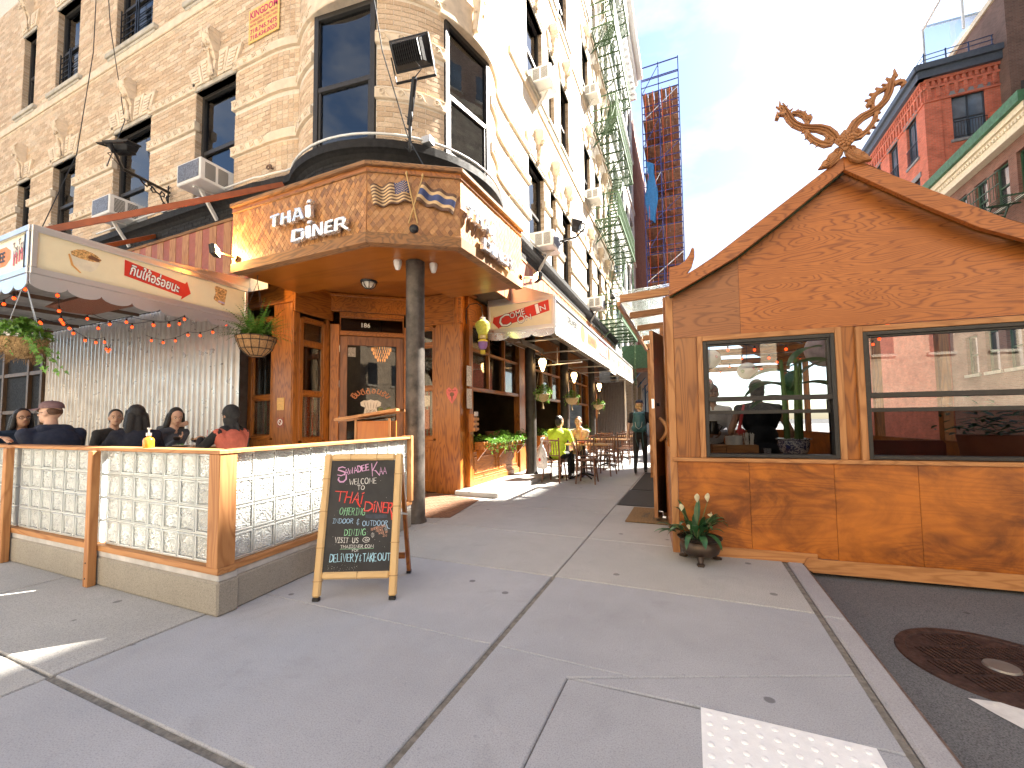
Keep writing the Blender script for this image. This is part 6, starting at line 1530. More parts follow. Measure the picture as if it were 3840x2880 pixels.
# shaggy basket of ivy under the left awning
t = hang_basket(-6.52,1.98,2.40,2.20,.20,.20,'shaggy coir hanging basket of trailing ivy under the entrance awning',rope=False,plant=420,s=(.035,.075),hook=2.85,mat=plain('coir_liner', (.45,.29,.13), .95, var=.4, scale=50, bmp=1.0))
rn = random.Random(5); m = MB()
for k in range(700):
    a = rn.uniform(0,2*pi); z = rn.uniform(1.99,2.22); r = .20*sqrt(max(.12,(z-1.97)/.25)); p = Vector((-6.52+r*cos(a),1.98+r*sin(a),z)); q = p+Vector((cos(a)*rn.uniform(.01,.05)+rn.uniform(-.03,.03), sin(a)*rn.uniform(.01,.05)+rn.uniform(-.03,.03), rn.uniform(-.07,.02))); m.tube([p,(p+q)/2+Vector((0,0,.012)),q], .0016, 3, False)
mk('coir_fibre', m, COIR, t, kind='stuff')
m = MB()
for k in range(8): trail(m, rn, (-6.35+rn.uniform(0,.1),1.95+rn.uniform(-.1,.1),2.28), rn.randint(6,13), .06, (.025,.012))
mk('trailing_ivy', m, LEAF_IVY, t, kind='stuff')
# fern in a wire basket
fx, fy, fz = -5.56, 3.90, 2.48
fern = thing('hanging_fern', 'bushy fern in a coir lined wire basket at the end of the awning', 'hanging basket', (fx,fy,fz))
m = MB(); m.lathe([(.0,-.26),(.10,-.25),(.19,-.16),(.235,-.04),(.25,.0),(.24,.02),(.2,.0),(.0,-.03)], (fx,fy,fz), 28); mk('coir_liner', m, plain('coir_sheet', (.36,.20,.085), .95, var=.3, scale=45, bmp=.8), fern, smooth=60)
m = MB()
for k in range(14): a = 2*pi*k/14; m.tube([(fx+r*cos(a),fy+r*sin(a),fz+z) for r, z in ((.255,.01),(.24,-.04),(.195,-.165),(.10,-.256))], .004, 5)
for r, z in ((.256,.01),(.243,-.05),(.20,-.16),(.105,-.255)): m.tube([(fx+r*cos(a*.3),fy+r*sin(a*.3),fz+z) for a in range(22)], .005, 5)
mk('wire_frame', m, BLACKM, fern)
m = MB()
for k in range(3): a = k*2.1; m.tube([(fx+.25*cos(a),fy+.25*sin(a),fz),(fx,fy,3.28)], .003, 5)
m.tube([(fx,fy,3.28),(fx,fy,3.38)], .006, 5); mk('hanger', m, BLACKM, fern)
rn = random.Random(9); m = MB()
for k in range(130):
    a = rn.uniform(0,2*pi); el = rn.uniform(.10,1.35); L = rn.uniform(.34,.58); p = Vector((fx+.10*cos(a)*rn.random(),fy+.10*sin(a)*rn.random(),fz+.02)); dr0 = Vector((cos(a)*cos(el),sin(a)*cos(el),sin(el))); n = 16; q = p; g = rn.uniform(.5,1.2)
    for i in range(n):
        t_ = i/n; d = (dr0+Vector((0,0,-1.0))*t_*t_*(1.3-el*.5)).normalized(); q2 = q+d*(L/n); sd = d.cross(Vector((0,0,1))).normalized(); w = .045*(1-t_)**.7*(.5+min(1,t_*4)*.5)
        for s in (-1, 1):
            m.col = (g*rn.uniform(.85,1.15),g,g*.85); e = q+sd*s*w+d*.012-Vector((0,0,w*.2)); hw = d*.008; m.add([q-hw,e-hw*.2,e+hw*.2,q+hw],[(0,1,2,3)])
        q = q2
mk('fronds', m, LEAF_FERN, fern, kind='stuff')
# peace lily in a footed metal pot
px, py = .045, 4.17
lily = thing('potted_peace_lily', 'peace lily with white blooms in a footed bronze bowl by the shed', 'potted plant', (px,py,0))
BRZ = plain('tarnished_bronze', (.085,.062,.048), .42, .75, var=.3, scale=12, bmp=.1)
m = MB(); m.lathe([(.0,.045),(.10,.05),(.155,.085),(.172,.13),(.160,.17),(.150,.185),(.158,.195),(.185,.205),(.19,.215),(.178,.218),(.150,.20),(.14,.18),(.0,.18)], (px,py,0), 36); mk('bowl', m, BRZ, lily, smooth=50)
m = MB(); m.lathe([(.0,.19),(.142,.188),(.145,.18)], (px,py,0), 24); mk('soil', m, plain('potting_soil', (.05,.03,.02), .95, var=.5, scale=60, bmp=1), lily)
for k in range(3):
    a = -pi/2+k*2.094; m = MB(); m.tube([(px+.11*cos(a),py+.11*sin(a),.06),(px+.135*cos(a),py+.135*sin(a),.035),(px+.15*cos(a),py+.15*sin(a),.014)], [.03,.024,.02], 8); m.ell((px+.16*cos(a),py+.16*sin(a),.014), (.036,.036,.014), 10, 5)
    for j in (-1,0,1): m.ell((px+.185*cos(a)-sin(a)*.016*j,py+.185*sin(a)+cos(a)*.016*j,.012), .012, 7, 5)
    mk('paw_foot', m, BRZ, lily, smooth=60)
rn = random.Random(21)
def blade(p, d, L, w, arch, mat, nm, fold=.25, col=(1,1,1), stem=.4):
    d = Vector(d).normalized(); side = d.cross(Vector((0,0,1))); side = side.normalized() if side.length > .05 else Vector((1,0,0)); q = Vector(p); n = 10; m = MB(); m.col = col; path = []; dd = d.copy()
    for i in range(n+1): path.append((q.copy(), dd.copy())); dd = (dd+Vector((0,0,-arch*i/n*.28))).normalized(); q = q+dd*(L/n)
    vs = []
    for i, (c, dv) in enumerate(path):
        t_ = i/n; ww = 0.0035 if t_ < stem else w*sin(pi*min(1,(t_-stem)/(1-stem)*.98+.02))**.8; nn = side.cross(dv).normalized(); vs += [c-side*ww+nn*fold*ww, c, c+side*ww+nn*fold*ww]
    m.add(vs, [f for i in range(n) for f in ((3*i,3*i+1,3*i+4,3*i+3),(3*i+1,3*i+2,3*i+5,3*i+4))]); return mk(nm, m, mat, lily, smooth=180)
for k in range(44):
    a = rn.uniform(0,2*pi); el = rn.uniform(.5,1.45); r0 = rn.uniform(.0,.08); g = rn.uniform(.6,1.35); blade((px-.03+r0*cos(a),py+r0*sin(a),.185), (cos(a)*cos(el),sin(a)*cos(el),sin(el)), rn.uniform(.22,.38), rn.uniform(.020,.032), rn.uniform(.8,2.2), LEAF_LILY, 'leaf', col=(g,g,g), stem=rn.uniform(.25,.45))
SPA = leafmat('lily_spathe', (.72,.70,.50), .6); TIPG = plain('flower_stem', (.10,.16,.05), .5)
for (dx, dz, dy, L) in ((-.01,.52,0,.085),(.075,.53,0,.085),(-.145,.44,-.03,.07),(.095,.40,-.01,.03),(-.085,.29,-.08,.05)):
    e = Vector((px+dx,py+dy,dz+.0)); m = MB(); m.tube([(px-.02,py,.19),((px+e.x-.02)/2,(py+e.y)/2,.19+(dz-.19)*.55),e], [.004,.0035,.003], 6); mk('flower_stem', m, TIPG, lily)
    blade(e, (dx*.6+.03,-.25,1), L, .022, -.2, SPA, 'bloom', fold=.7, stem=.03)
    m = MB(); m.tube([e+Vector((.004,-.008,.01)), e+Vector((.006,-.012,.045))], [.004,.003], 6); mk('spadix', m, plain('spadix_cream', (.70,.66,.42), .6), lily)

# ------------------------------------------------------------------ lamps, brackets, fittings
def floodlight(base, tip, head, face, label, sc=1.0, up=Vector((0,0,1))):
    """Finned flood lamp on a scrolled iron bracket: base on the wall, tip at the arm's end."""
    base, tip, head = Vector(base), Vector(tip), Vector(head); t = thing('floodlight', label, 'floodlight', base, group='floodlights on scrolled brackets')
    d = (tip-base); dh = Vector((d.x,d.y,0)).normalized(); m = MB(); m.tube([base, tip], .026*sc, 10); mk('arm', m, BLACKM, t, smooth=50)
    m = MB(); L = d.length
    def w(u, z): return base+d.normalized()*(u*L)+Vector((0,0,-z))
    m.tube([w(.02,-.12),w(.02,.0),w(.02,.30),w(.0,.36)], [.012,.016,.016,.006], 6)
    for pts in ([(.05,.26),(.15,.22),(.22,.12),(.18,.05),(.11,.07),(.12,.13),(.17,.13)], [(.22,.12),(.32,.10),(.38,.05),(.50,.04)], [(.30,.11),(.38,.14),(.43,.10),(.40,.06)], [(.45,.04),(.52,.09),(.60,.06),(.66,.02)], [(.04,.30),(.12,.31),(.14,.25)], [(.04,.08),(.07,.13),(.04,.18)]):
        m.tube([w(u,z*sc) for u, z in pts], .013*sc, 6)
    for z in (-.10,.06,.22,.33): s = dh.cross(up)*.045*sc; m.tube([w(.02,z)-s,w(.015,z+.03),w(.02,z)+s], [.004,.012,.004], 5)
    mk('scroll_bracket', m, BLACKM, t, smooth=60)
    f = Vector(face).normalized(); r = f.cross(up).normalized(); v = r.cross(f).normalized(); W_, H_, D_ = .20*sc, .125*sc, .10*sc
    def hp(a, b, c): return head+r*a+v*b+f*c
    def obox(a, b, c0, c1, k=1.0): return [hp(sx*a,sy*b,c0) for sx, sy in ((-1,-1),(1,-1),(1,1),(-1,1))]+[hp(sx*a*k,sy*b*k,c1) for sx, sy in ((-1,-1),(1,-1),(1,1),(-1,1))]
    m = MB(); m.add(obox(W_,H_,.0,.03*sc), m.BF); m.add(obox(W_*.92,H_*.9,-.001,-D_,.72), m.BF); mk('housing', m, BLACKM, t, bevel=.008)
    m = MB(); m.add(obox(W_*.88,H_*.85,.0305*sc,.034*sc), m.BF); mk('lens', m, plain('lens_glass', (.25,.26,.27), .1), t)
    m = MB()
    for i in range(13): a = -W_*.62+W_*1.24*i/12; m.add([hp(a-.003,-H_*.68,-D_*.98),hp(a+.003,-H_*.68,-D_*.98),hp(a+.003,H_*.68,-D_*.98),hp(a-.003,H_*.68,-D_*.98),hp(a-.003,-H_*.58,-D_*1.3),hp(a+.003,-H_*.58,-D_*1.3),hp(a+.003,H_*.58,-D_*1.3),hp(a-.003,H_*.58,-D_*1.3)], m.BF)
    mk('cooling_fins', m, BLACKM, t)
    m = MB()
    for s in (-1, 1): m.bar(hp(s*W_*1.02,0,-.02), hp(s*W_*1.02,-H_*1.6,-.04), .008, .03)
    m.bar(hp(-W_*1.05,-H_*1.6,-.04), hp(W_*1.05,-H_*1.6,-.04), .035, .008); mk('yoke', m, BLACKM, t)
    m = MB(); m.tube([hp(W_*.3,-H_*.5,-D_*1.1), hp(W_*.6,-H_*1.2,-D_*1.6), tip+Vector((0,0,.0))], .006, 5); mk('cable', m, BLACKI, t)
    m = MB(); m.bar(tip, head-v*H_*1.6-f*.04, .03); mk('stem', m, BLACKM, t)
floodlight((-8.68,4.36,5.55),(-8.25,3.50,5.40),(-7.95,3.35,5.62),(.1,-.25,1),'black floodlight on a scrolled bracket by the two window air conditioners')
floodlight((-3.30,4.36,5.22),(-2.99,4.05,5.52),(-3.0,4.0,5.80),(-.12,.72,.55),'black floodlight on an arm in front of the brick pier of the rounded bay', 1.3)
floodlight((XF+.02,9.15,5.42),(-2.30,9.25,5.52),(-2.28,9.25,5.82),(.3,.1,.95),'black floodlight on the sunlit side wall above the long awning')
floodlight((XF+.02,14.9,5.42),(-2.40,15.0,5.50),(-2.38,15.0,5.78),(.3,.1,.95),'farther black floodlight on the side wall near the fire escape')
# lit spot lamps on the fascia
def spot(base, head, face, label):
    base, head, f = Vector(base), Vector(head), Vector(face).normalized(); t = thing('spot_lamp', label, 'lamp', base, group='spot lamps at the fascia ends'); COP = plain('copper_fitting', (.30,.13,.06), .4, .6)
    q = (head-base).normalized(); M = Matrix.Translation(base) @ q.to_track_quat('Z','Y').to_matrix().to_4x4(); a = MB(); a.lathe([(.05,0),(.045,.015),(.02,.03)], n=14); b = MB(); b.merge(a, M); b.tube([base,head], .013, 8); mk('arm', b, COP, t, smooth=50)
    r = f.cross(Vector((0,0,1))).normalized(); v = r.cross(f)
    def hp(a, b, c): return head+r*a+v*b+f*c
    m = MB(); m.add([hp(x,y,z) for z in (-.03,.02) for x, y in ((-.09,-.07),(.09,-.07),(.09,.07),(-.09,.07))], m.BF); mk('housing', m, BLACKM, t, bevel=.006)
    m = MB(); m.add([hp(x,y,z) for z in (.0203,.023) for x, y in ((-.078,-.058),(.078,-.058),(.078,.058),(-.078,.058))], m.BF); mk('lit_lens', m, FLOODL, t)
    m = MB()
    for i in range(9): x = -.08+.02*i; m.add([hp(a,b,c) for c in (-.031,-.055) for a, b in ((x-.002,-.06),(x+.002,-.06),(x+.002,.06),(x-.002,.06))], m.BF)
    mk('cooling_fins', m, BLACKM, t)
    L = bpy.data.lights.new('spot_lamp_light','AREA'); L.energy = 5; L.color = (1,.58,.2); L.size = .14; lo = bpy.data.objects.new('spot_lamp_light', L); COL.objects.link(lo); lo.parent = t; lo.location = head+f*.03-base; lo.rotation_euler = (-f).to_track_quat('Z','Y').to_euler()
spot(FSL.p(.12,3.56,.004), FSL.p(-.10,3.66,.16), (.75,.66,.12), 'lit spot lamp washing the left end of the shingled fascia')
spot(FSR.p(1.72,3.55,.004), FSR.p(2.02,3.62,.16), (-.70,-.70,.1), 'spot lamp at the sunlit end of the shingled fascia')
# caged soffit lamp
sl_ = thing('bulkhead_lamp', 'round black caged lamp under the entrance soffit', 'lamp', (-4.37,4.92,3.38)); m = MB(); m.lathe([(.12,.018),(.125,-.01),(.11,-.03)], (-4.37,4.80,3.40), 22); mk('base', m, BLACKM, sl_, smooth=50); m = MB(); m.ell((-4.37,4.80,3.375), (.10,.10,.085), 18, 10); mk('globe', m, plain('frosted_globe', (.62,.58,.50), .3), sl_, smooth=180)
m = MB()
for k in range(4): a = k*pi/4; m.tube([(-4.37+.108*cos(a)*cos(t),4.80+.108*sin(a)*cos(t),3.375-.092*sin(t)) for t in [pi*i/10 for i in range(11)]], .005, 5)
mk('cage', m, BLACKM, sl_)
for i, (x, y) in enumerate(((-3.46,4.33),(-3.10,4.62))):
    t = thing('security_camera', ['white dome security camera on the near side of the iron column','white dome security camera on the far side of the iron column'][i], 'camera', (x,y,3.39)); m = MB(); m.lathe([(.05,.02),(.055,.0),(.05,-.04),(.03,-.10),(.0,-.11)], (x,y,3.38), 16); mk('dome', m, WHITE, t, smooth=60)
# lanterns with flame shaped globes
for i, (x, y, z) in enumerate(((-3.06,8.95,2.60),(-3.07,11.8,2.58),(-3.08,15.5,2.56))):
    t = thing('wall_lantern', ['lit flame shaped lantern nearest the COME ON IN panel','lit flame shaped lantern on the middle dark column','lit flame shaped lantern on the last dark column'][i], 'lantern', (x,y,z), group='flame lanterns on the side columns')
    m = MB(); m.lathe([(.0,-.20),(.02,-.19),(.05,-.10),(.085,.0),(.08,.06),(.05,.10)], (x,y,z), 18); mk('globe', m, WARML, t, smooth=180)
    m = MB(); m.lathe([(.05,.1005),(.10,.095),(.11,.11),(.06,.14),(.02,.17),(.0,.17)], (x,y,z), 18); m.bar((x-.24,y,z+.13),(x,y,z+.14),.03,.05); m.bar((x-.22,y,z+.0),(x-.22,y,z+.22),.07,.06); mk('fitting', m, BLACKM, t, smooth=50)
    m = MB(); m.bar((x-.22,y,z+.2205),(x-.22,y,3.5),.018); mk('cable', m, BLACKI, t)
# silk lantern, green over purple, on a bracket by the pilaster
g = thing('silk_lantern', 'green fringed silk lantern with a small purple one hanging below', 'lantern', (-3.38,6.6,3.2)); GRL = plain('lime_silk', (.42,.46,.08), .6, var=.25, scale=40); PUR = plain('purple_silk', (.22,.12,.34), .6, var=.2)
m = MB(); m.lathe([(.05,.14),(.11,.10),(.13,.04),(.11,-.06),(.08,-.13),(.075,-.14)], (-3.38,6.6,2.97), 12); mk('shade', m, GRL, g, smooth=30)
m = MB(); m.lathe([(.05,.142),(.055,.18),(.05,.182)], (-3.38,6.6,2.97), 12); m.lathe([(.05,-.145),(.055,-.19),(.05,-.2)], (-3.38,6.6,2.97), 12); mk('metal_collar', m, STEEL, g)
for zc, rr, mt, nm in ((2.84,.078,plain('yellow_fringe', (.60,.52,.08), .8),'fringe'),(3.05,.135,GRL,'fringe'),(2.56,.04,plain('yellow_fringe', (.60,.52,.08), .8),'fringe')):
    m = MB()
    for k in range(30): a = 2*pi*k/30; m.tube([(-3.38+rr*cos(a),6.6+rr*sin(a),zc),(-3.38+rr*1.03*cos(a),6.6+rr*1.03*sin(a),zc-.07)], .003, 4)
    mk(nm, m, mt, g, kind='stuff')
m = MB(); m.lathe([(.04,.10),(.085,.07),(.08,-.02),(.05,-.07),(.0,-.08)], (-3.38,6.6,2.65), 12); mk('small_shade', m, PUR, g, smooth=30); m = MB(); m.lathe([(.045,.102),(.09,.072),(.092,.05),(.05,.08)], (-3.38,6.6,2.655), 12); mk('trim', m, plain('yellow_fringe', (.60,.52,.08), .8), g)
m = MB(); m.tube([(-3.66,6.5,3.05),(-3.66,6.5,3.32),(-3.60,6.53,3.40),(-3.48,6.58,3.42),(-3.40,6.6,3.36),(-3.38,6.6,3.16)], .010, 6); mk('bracket', m, BLACKM, g, smooth=60)
# gas heater under the side awning
t = thing('patio_heater', 'long angled infrared heater hung under the side awning', 'heater', (-3.3,8.3,2.95)); m = MB(); m.prism([(-.22,.0),(-.14,.10),(.14,.10),(.22,.0),(.20,-.01),(.12,.06),(-.12,.06),(-.20,-.01)], (-3.25,7.7,2.90), (.94,.0,-.34), (.34,0,.94), -1.4); mk('reflector', m, plain('heater_brown', (.16,.11,.08), .4, .5), t); m = MB(); m.bar((-3.25,7.9,3.0),(-3.25,7.9,3.55),.02); m.bar((-3.25,8.9,3.0),(-3.25,8.9,3.55),.02); mk('hanger', m, BLACKM, t)
t = thing('patio_heater', 'perforated copper coloured heater hung under the entrance awning', 'heater', (-7.2,2.9,2.85)); m = MB(); m.prism([(-.25,.0),(-.16,.09),(.16,.09),(.25,.0),(.0,-.02)], (-8.1,2.9,2.92), (0,1,0), (0,0,1), 1.5); mk('housing', m, plain('copper_mesh', (.26,.10,.05), .5, .4, var=.3, scale=90, bmp=.8), t); m = MB(); m.bar((-7.9,2.9,3.0),(-7.9,2.9,3.39),.02); m.bar((-6.9,2.9,3.0),(-6.9,2.9,3.39),.02); mk('hanger', m, BLACKM, t)
# string lights
def string(pts, n, label, sag=.10, loc=None, nb=None):
    t = thing('string_lights', label, 'string lights', pts[0], group='festoon strings of amber bulbs'); path = []
    for i in range(len(pts)-1):
        a, b = Vector(pts[i]), Vector(pts[i+1])
        for k in range(9): q = a.lerp(b, k/9); q.z -= sag*4*(k/9)*(1-k/9); path.append(q)
    path.append(Vector(pts[-1])); m = MB(); m.tube(path, .004, 5); mk('wire', m, BLACKI, t)
    for i in range(n):
        f = (i+.5)/n*(len(path)-1); k = int(f); q = path[k].lerp(path[k+1], f-k); m = MB(); m.lathe([(.009,.0),(.012,-.01),(.011,-.035)], q, 8); s = mk('socket', m, BLACKI, t)
        m = MB(); m.ell(q+Vector((0,0,-.056)), (.017,.017,.020), 10, 7); mk('bulb', m, BULB, t, smooth=180)
string([(-6.75,2.3,2.98),(-7.7,2.7,2.72),(-8.6,3.5,2.70),(-9.6,4.0,2.75)],11,'amber festoon string crossing low behind the awning corner',.12)
string([(-6.6,4.0,3.05),(-7.4,3.3,2.85),(-8.2,2.6,2.78),(-9.0,2.2,2.85)],10,'amber festoon string sloping across the corrugated wall',.12)
string([(-6.55,4.2,2.98),(-7.5,4.1,2.80),(-8.5,4.0,2.82)],7,'amber festoon string close to the corrugated steel wall',.10)
string([(-6.5,3.6,2.92),(-7.1,3.4,2.78),(-8.0,3.1,2.92),(-9.3,2.9,2.96)],8,'amber festoon string beside the copper heater',.08)
string([(-6.6,2.05,2.9),(-8.2,2.2,2.86),(-10.5,2.3,2.9)],8,'amber festoon string along the front edge of the awning',.06)
# air conditioners
def aircon(F, u, z, label, s=1.0):
    t = thing('air_conditioner', label, 'air conditioner', F.p(u,z,0), group='window air conditioners'); w, h, d = .31*s, .36*s, .48*s
    m = MB(); m.fbox(F,u-w,u+w,z,z+h,-.15,d); mk('casing', m, WHITE, t, bevel=.012)
    m = MB(); m.fbox(F,u-w+.04,u+w-.04,z+.05,z+h-.03,d+.0005,d+.006); mk('rear_grille', m, plain('condenser_grey', (.16,.17,.20), .5, .4, var=.5, scale=40), t)
    for s_ in (-1, 1):
        m = MB()
        for r_ in range(2):
            for k in range(11): a = .05+r_*.20; m.fbox(F, u+s_*w-.001 if s_ < 0 else u+w, u+s_*(w+.002), z+.05+k*.024, z+.064+k*.024, a*s, (a+.16)*s)
        mk('louvres', m, BLACKM, t)
    m = MB(); m.bar(F.p(u,z-.006,.30), F.p(u,z-.42,.02), .04, .05); m.bar(F.p(u,z-.02,.40), F.p(u,z-.02,.0), .05, .03); mk('support_bracket', m, WHITE, t)
aircon(FL, -7.28, 5.16, 'white window air conditioner on the ledge next to the rounded bay'); aircon(FL, -9.95, 5.18, 'white window air conditioner behind the black floodlight')
aircon(FR, 9.0, 5.20, 'white window air conditioner in the sunlit side wall above the awning'); aircon(FR, 9.0, 9.10, 'white window air conditioner on the third floor of the sunlit side wall'); aircon(FR, 14.55, 9.10, 'white air conditioner in the side wall beside the fire escape'); aircon(FR, 14.55, 12.95, 'highest white air conditioner in the sunlit side wall'); aircon(FR, 14.5, 5.2, 'white air conditioner over the far end of the long awning')
# contractor's sign
ks = thing('contractor_sign', 'yellow contractor sign with red KINGDOM lettering on the brick', 'sign', FL.p(-6.2,7.9,0)); FK = Frame(FL.p(-6.585,0,.02), (1,0,0), (0,-1,0))
m = MB(); m.fbox(FK,0,.73,7.61,8.19,-.006,.003); mk('board', m, plain('sign_yellow', (.72,.50,.14), .5, var=.1), ks); m = MB()
for tx, z, w, h, bd in (('KINGDOM',8.09,.66,.13,.03),('WATERPROOFING - ROOFING - PAINTING.',7.975,.66,.05,.01),('PAINTING - SIDEWALKS - SCAFFOLD WORK',7.905,.66,.05,.01),('718.745.7475',7.80,.64,.085,.03),('718.434.0020',7.69,.64,.085,.03)): put_text(m, tx, FK.p(.365,z,.003), (1,0,0), (0,0,1), width=w, height=h, n=.002, bold=bd)
mk('lettering', m, plain('sign_red', (.52,.03,.10), .5), ks)
# slack cables on the front
for i, pts in enumerate((((-11.2,4.2,12.2),(-11.1,4.15,9),(-10.9,3.9,6.6),(-10.6,3.4,4.9),(-10.2,3.0,3.5)),((-11.1,4.2,12.2),(-10.6,4.2,9.4),(-10.1,4.28,7.3),(-9.0,3.6,5.7)),((-3.75,4.0,7.6),(-3.45,4.0,6.0),(-3.05,4.0,4.75),(-2.85,4.05,4.36)))):
    m = MB(); m.tube(pts, .008, 5); mk('cable', m, BLACKI, label=['black cable drooping down the brick front to the awning','black cable running down to the floodlight by the air conditioners','black cable crossing the rounded bay down to the fascia'][i], cat='cable')
# corrugated wall, left window with yellow room
cw = thing('corrugated_screen', 'tall corrugated steel wall behind the dining tables', 'wall', (-10,4.42,.25)); x = -13.2; i = 0
while x < -6.82:
    m = MB(); w = .148; m.add([(x,4.415,.25),(x+.012,4.388,.25),(x+.030,4.388,.25),(x+.042,4.415,.25),(x+w,4.417,.25),(x,4.415,3.38),(x+.012,4.388,3.38),(x+.030,4.388,3.38),(x+.042,4.415,3.38),(x+w,4.417,3.38)], [(k,k+1,k+6,k+5) for k in range(4)]); mk('ribbed_sheet', m, ALU, cw); x += w
m = MB(); m.box(-6.84,-6.81,4.38,4.43,.25,3.38); mk('edge_trim', m, STEEL, cw)
lw = thing('side_window', 'brown framed window grid with a yellow room beyond at the end of the steel wall', 'window', (-15,4.4,.25)); m = MB()
for x in (-18,-16.6,-15.2,-13.9,-13.25): m.bar((x,4.38,.3),(x,4.38,3.3),.09)
for z in (.9,1.62,2.5,3.3): m.bar((-18,4.385,z),(-13.25,4.385,z),.08)
mk('frame', m, plain('brown_frame', (.13,.075,.04), .5), lw); m = MB(); m.box(-18,-13.25,4.43,4.44,.25,3.3); mk('pane', m, G_STORE, lw); m = MB(); m.box(-18,-13.25,4.50,4.53,.25,1.6); mk('yellow_wall', m, plain('yellow_wall', (.52,.34,.05), .7), lw); m = MB(); m.box(-18,-13.25,4.56,4.60,1.6,3.3); mk('pale_wall', m, plain('pale_wall', (.55,.50,.42), .7), lw)
m = MB(); m.box(-40,-13.2,4.40,4.42,.0,3.45); mk('black_wall', m, BLACKP, bld)
# ------------------------------------------------------------------ neighbours and far side of the street
def fwin(parent, F, u0, u1, z0, z1, mat, glass, lint=None, silm=None, mull=True, depth=.16):
    f = .06; n = -depth; m = MB(); m.fbox(F,u0,u0+f,z0,z1,n-.04,n+.04); m.fbox(F,u1-f,u1,z0,z1,n-.04,n+.04); m.fbox(F,u0+f,u1-f,z1-f,z1,n-.04,n+.04); m.fbox(F,u0+f,u1-f,z0,z0+f,n-.04,n+.04)
    zm = (z0+z1)/2; m.fbox(F,u0+f,u1-f,zm-.035,zm+.035,n-.04,n+.03)
    if mull: um = (u0+u1)/2; m.fbox(F,um-.035,um+.035,z0+f,zm-.036,n-.04,n+.03); m.fbox(F,um-.035,um+.035,zm+.036,z1-f,n-.04,n+.03)
    w = mk('window', m, mat, parent); m = MB(); m.fbox(F,u0+f*.5,u1-f*.5,z0+f*.5,z1-f*.5,n-.02,n-.015); mk('pane', m, glass, w)
    if lint is not None: m = MB(); m.fbox(F,u0-.18,u1+.18,z1,z1+.26,-.1,.05); mk('lintel', m, lint, w)
    if silm is not None: m = MB(); m.fbox(F,u0-.12,u1+.12,z0-.13,z0,-.1,.08); mk('sill', m, silm, w)
    return w
G_FAR = plain('reflecting_glass', (.10,.14,.19), .06, 0, var=.5, scale=.9, spec=1.0)
G_DIM = plain('dim_glass', (.03,.034,.04), .08, 0, var=.3, scale=1.2, spec=.9)
def brickmat(name, col, mort, sc=1.0, rough=.85, axis='X'):
    """Masonry too far off to tell its bricks apart."""
    if name in MATS: return MATS[name]
    m, nt, b = newmat(name); tc = N_(nt,'ShaderNodeTexCoord'); sp_ = N_(nt,'ShaderNodeSeparateXYZ'); nt.links.new(tc.outputs['Object'], sp_.inputs[0]); cbn = N_(nt,'ShaderNodeCombineXYZ')
    nt.links.new(mth(nt,'ADD',sp_.outputs[0],sp_.outputs[1]), cbn.inputs[0]); nt.links.new(sp_.outputs[2], cbn.inputs[1])
    br = N_(nt,'ShaderNodeTexBrick'); nt.links.new(cbn.outputs[0], br.inputs['Vector']); br.inputs['Scale'].default_value = 1.0; br.inputs['Brick Width'].default_value = .22*sc; br.inputs['Row Height'].default_value = .075*sc; br.inputs['Mortar Size'].default_value = .008
    br.inputs['Color1'].default_value = rgba(tuple(x*.8 for x in col)); br.inputs['Color2'].default_value = rgba(tuple(min(1,x*1.15) for x in col)); br.inputs['Mortar'].default_value = rgba(mort)
    c = mixc(nt, 1.0, br.outputs['Color'], ramp(nt, noise(nt, tc.outputs['Object'], 1.6, 5), [(.3,.75),(.7,1.12)]), 'MULTIPLY'); nt.links.new(c, b.inputs['Base Color']); b.inputs['Roughness'].default_value = rough; bump(nt, b, br.outputs['Fac'], -.3, .01); MATS[name] = m; return m
# white painted neighbour
wbd = thing('white_building', 'tall white painted building with a deep cornice beyond the fire escape', 'building', (-5,25,0)); FWB = Frame((XF-.02,20.02,0), (0,1,0), (1,0,0)); Lw = 9.6
hs = [(a,a+1.7,z,z+2.3) for a in (.6,2.8,5.0,7.2) for z in (4.9,8.6,12.3,16.0,19.7,22.9)]
m = MB(); wall_with_holes(m, FWB, 0, Lw, 0, 25.5, hs, .2); mk('wall', m, brickmat('white_painted_brick', (.72,.72,.70), (.62,.62,.6)), wbd)
m = MB(); m.box(-14,XF-.3,20.05,20.02+Lw,0,25.4); m.f = [m.f[1],m.f[3],m.f[4]]; mk('side_wall', m, brickmat('white_painted_brick', (.72,.72,.70), (.62,.62,.6)), wbd)
for h in hs: fwin(wbd, FWB, *h, plain('dark_green_frame', (.03,.05,.045), .5), G_FAR, mull=True)
m = MB(); Fq = FWB
for off, z0, z1 in ((.25,24.6,25.0),(.5,25.0005,25.4),(.85,25.4005,25.75),(.78,25.7505,26.0)): m.fbox(Fq,-.05,Lw+.05,z0,z1,-.1,off)
mk('cornice', m, WHITE, wbd, bevel=.02)
for u in np.arange(.2,Lw,.55): m = MB(); m.fbox(FWB,u,u+.18,24.1,24.6,-.02,.35); mk('modillion', m, WHITE, wbd)
for z in (8.2,11.9,15.6,19.3): m = MB(); m.fbox(FWB,0,Lw,z,z+.2,-.02,.08); mk('string_course', m, WHITE, wbd)
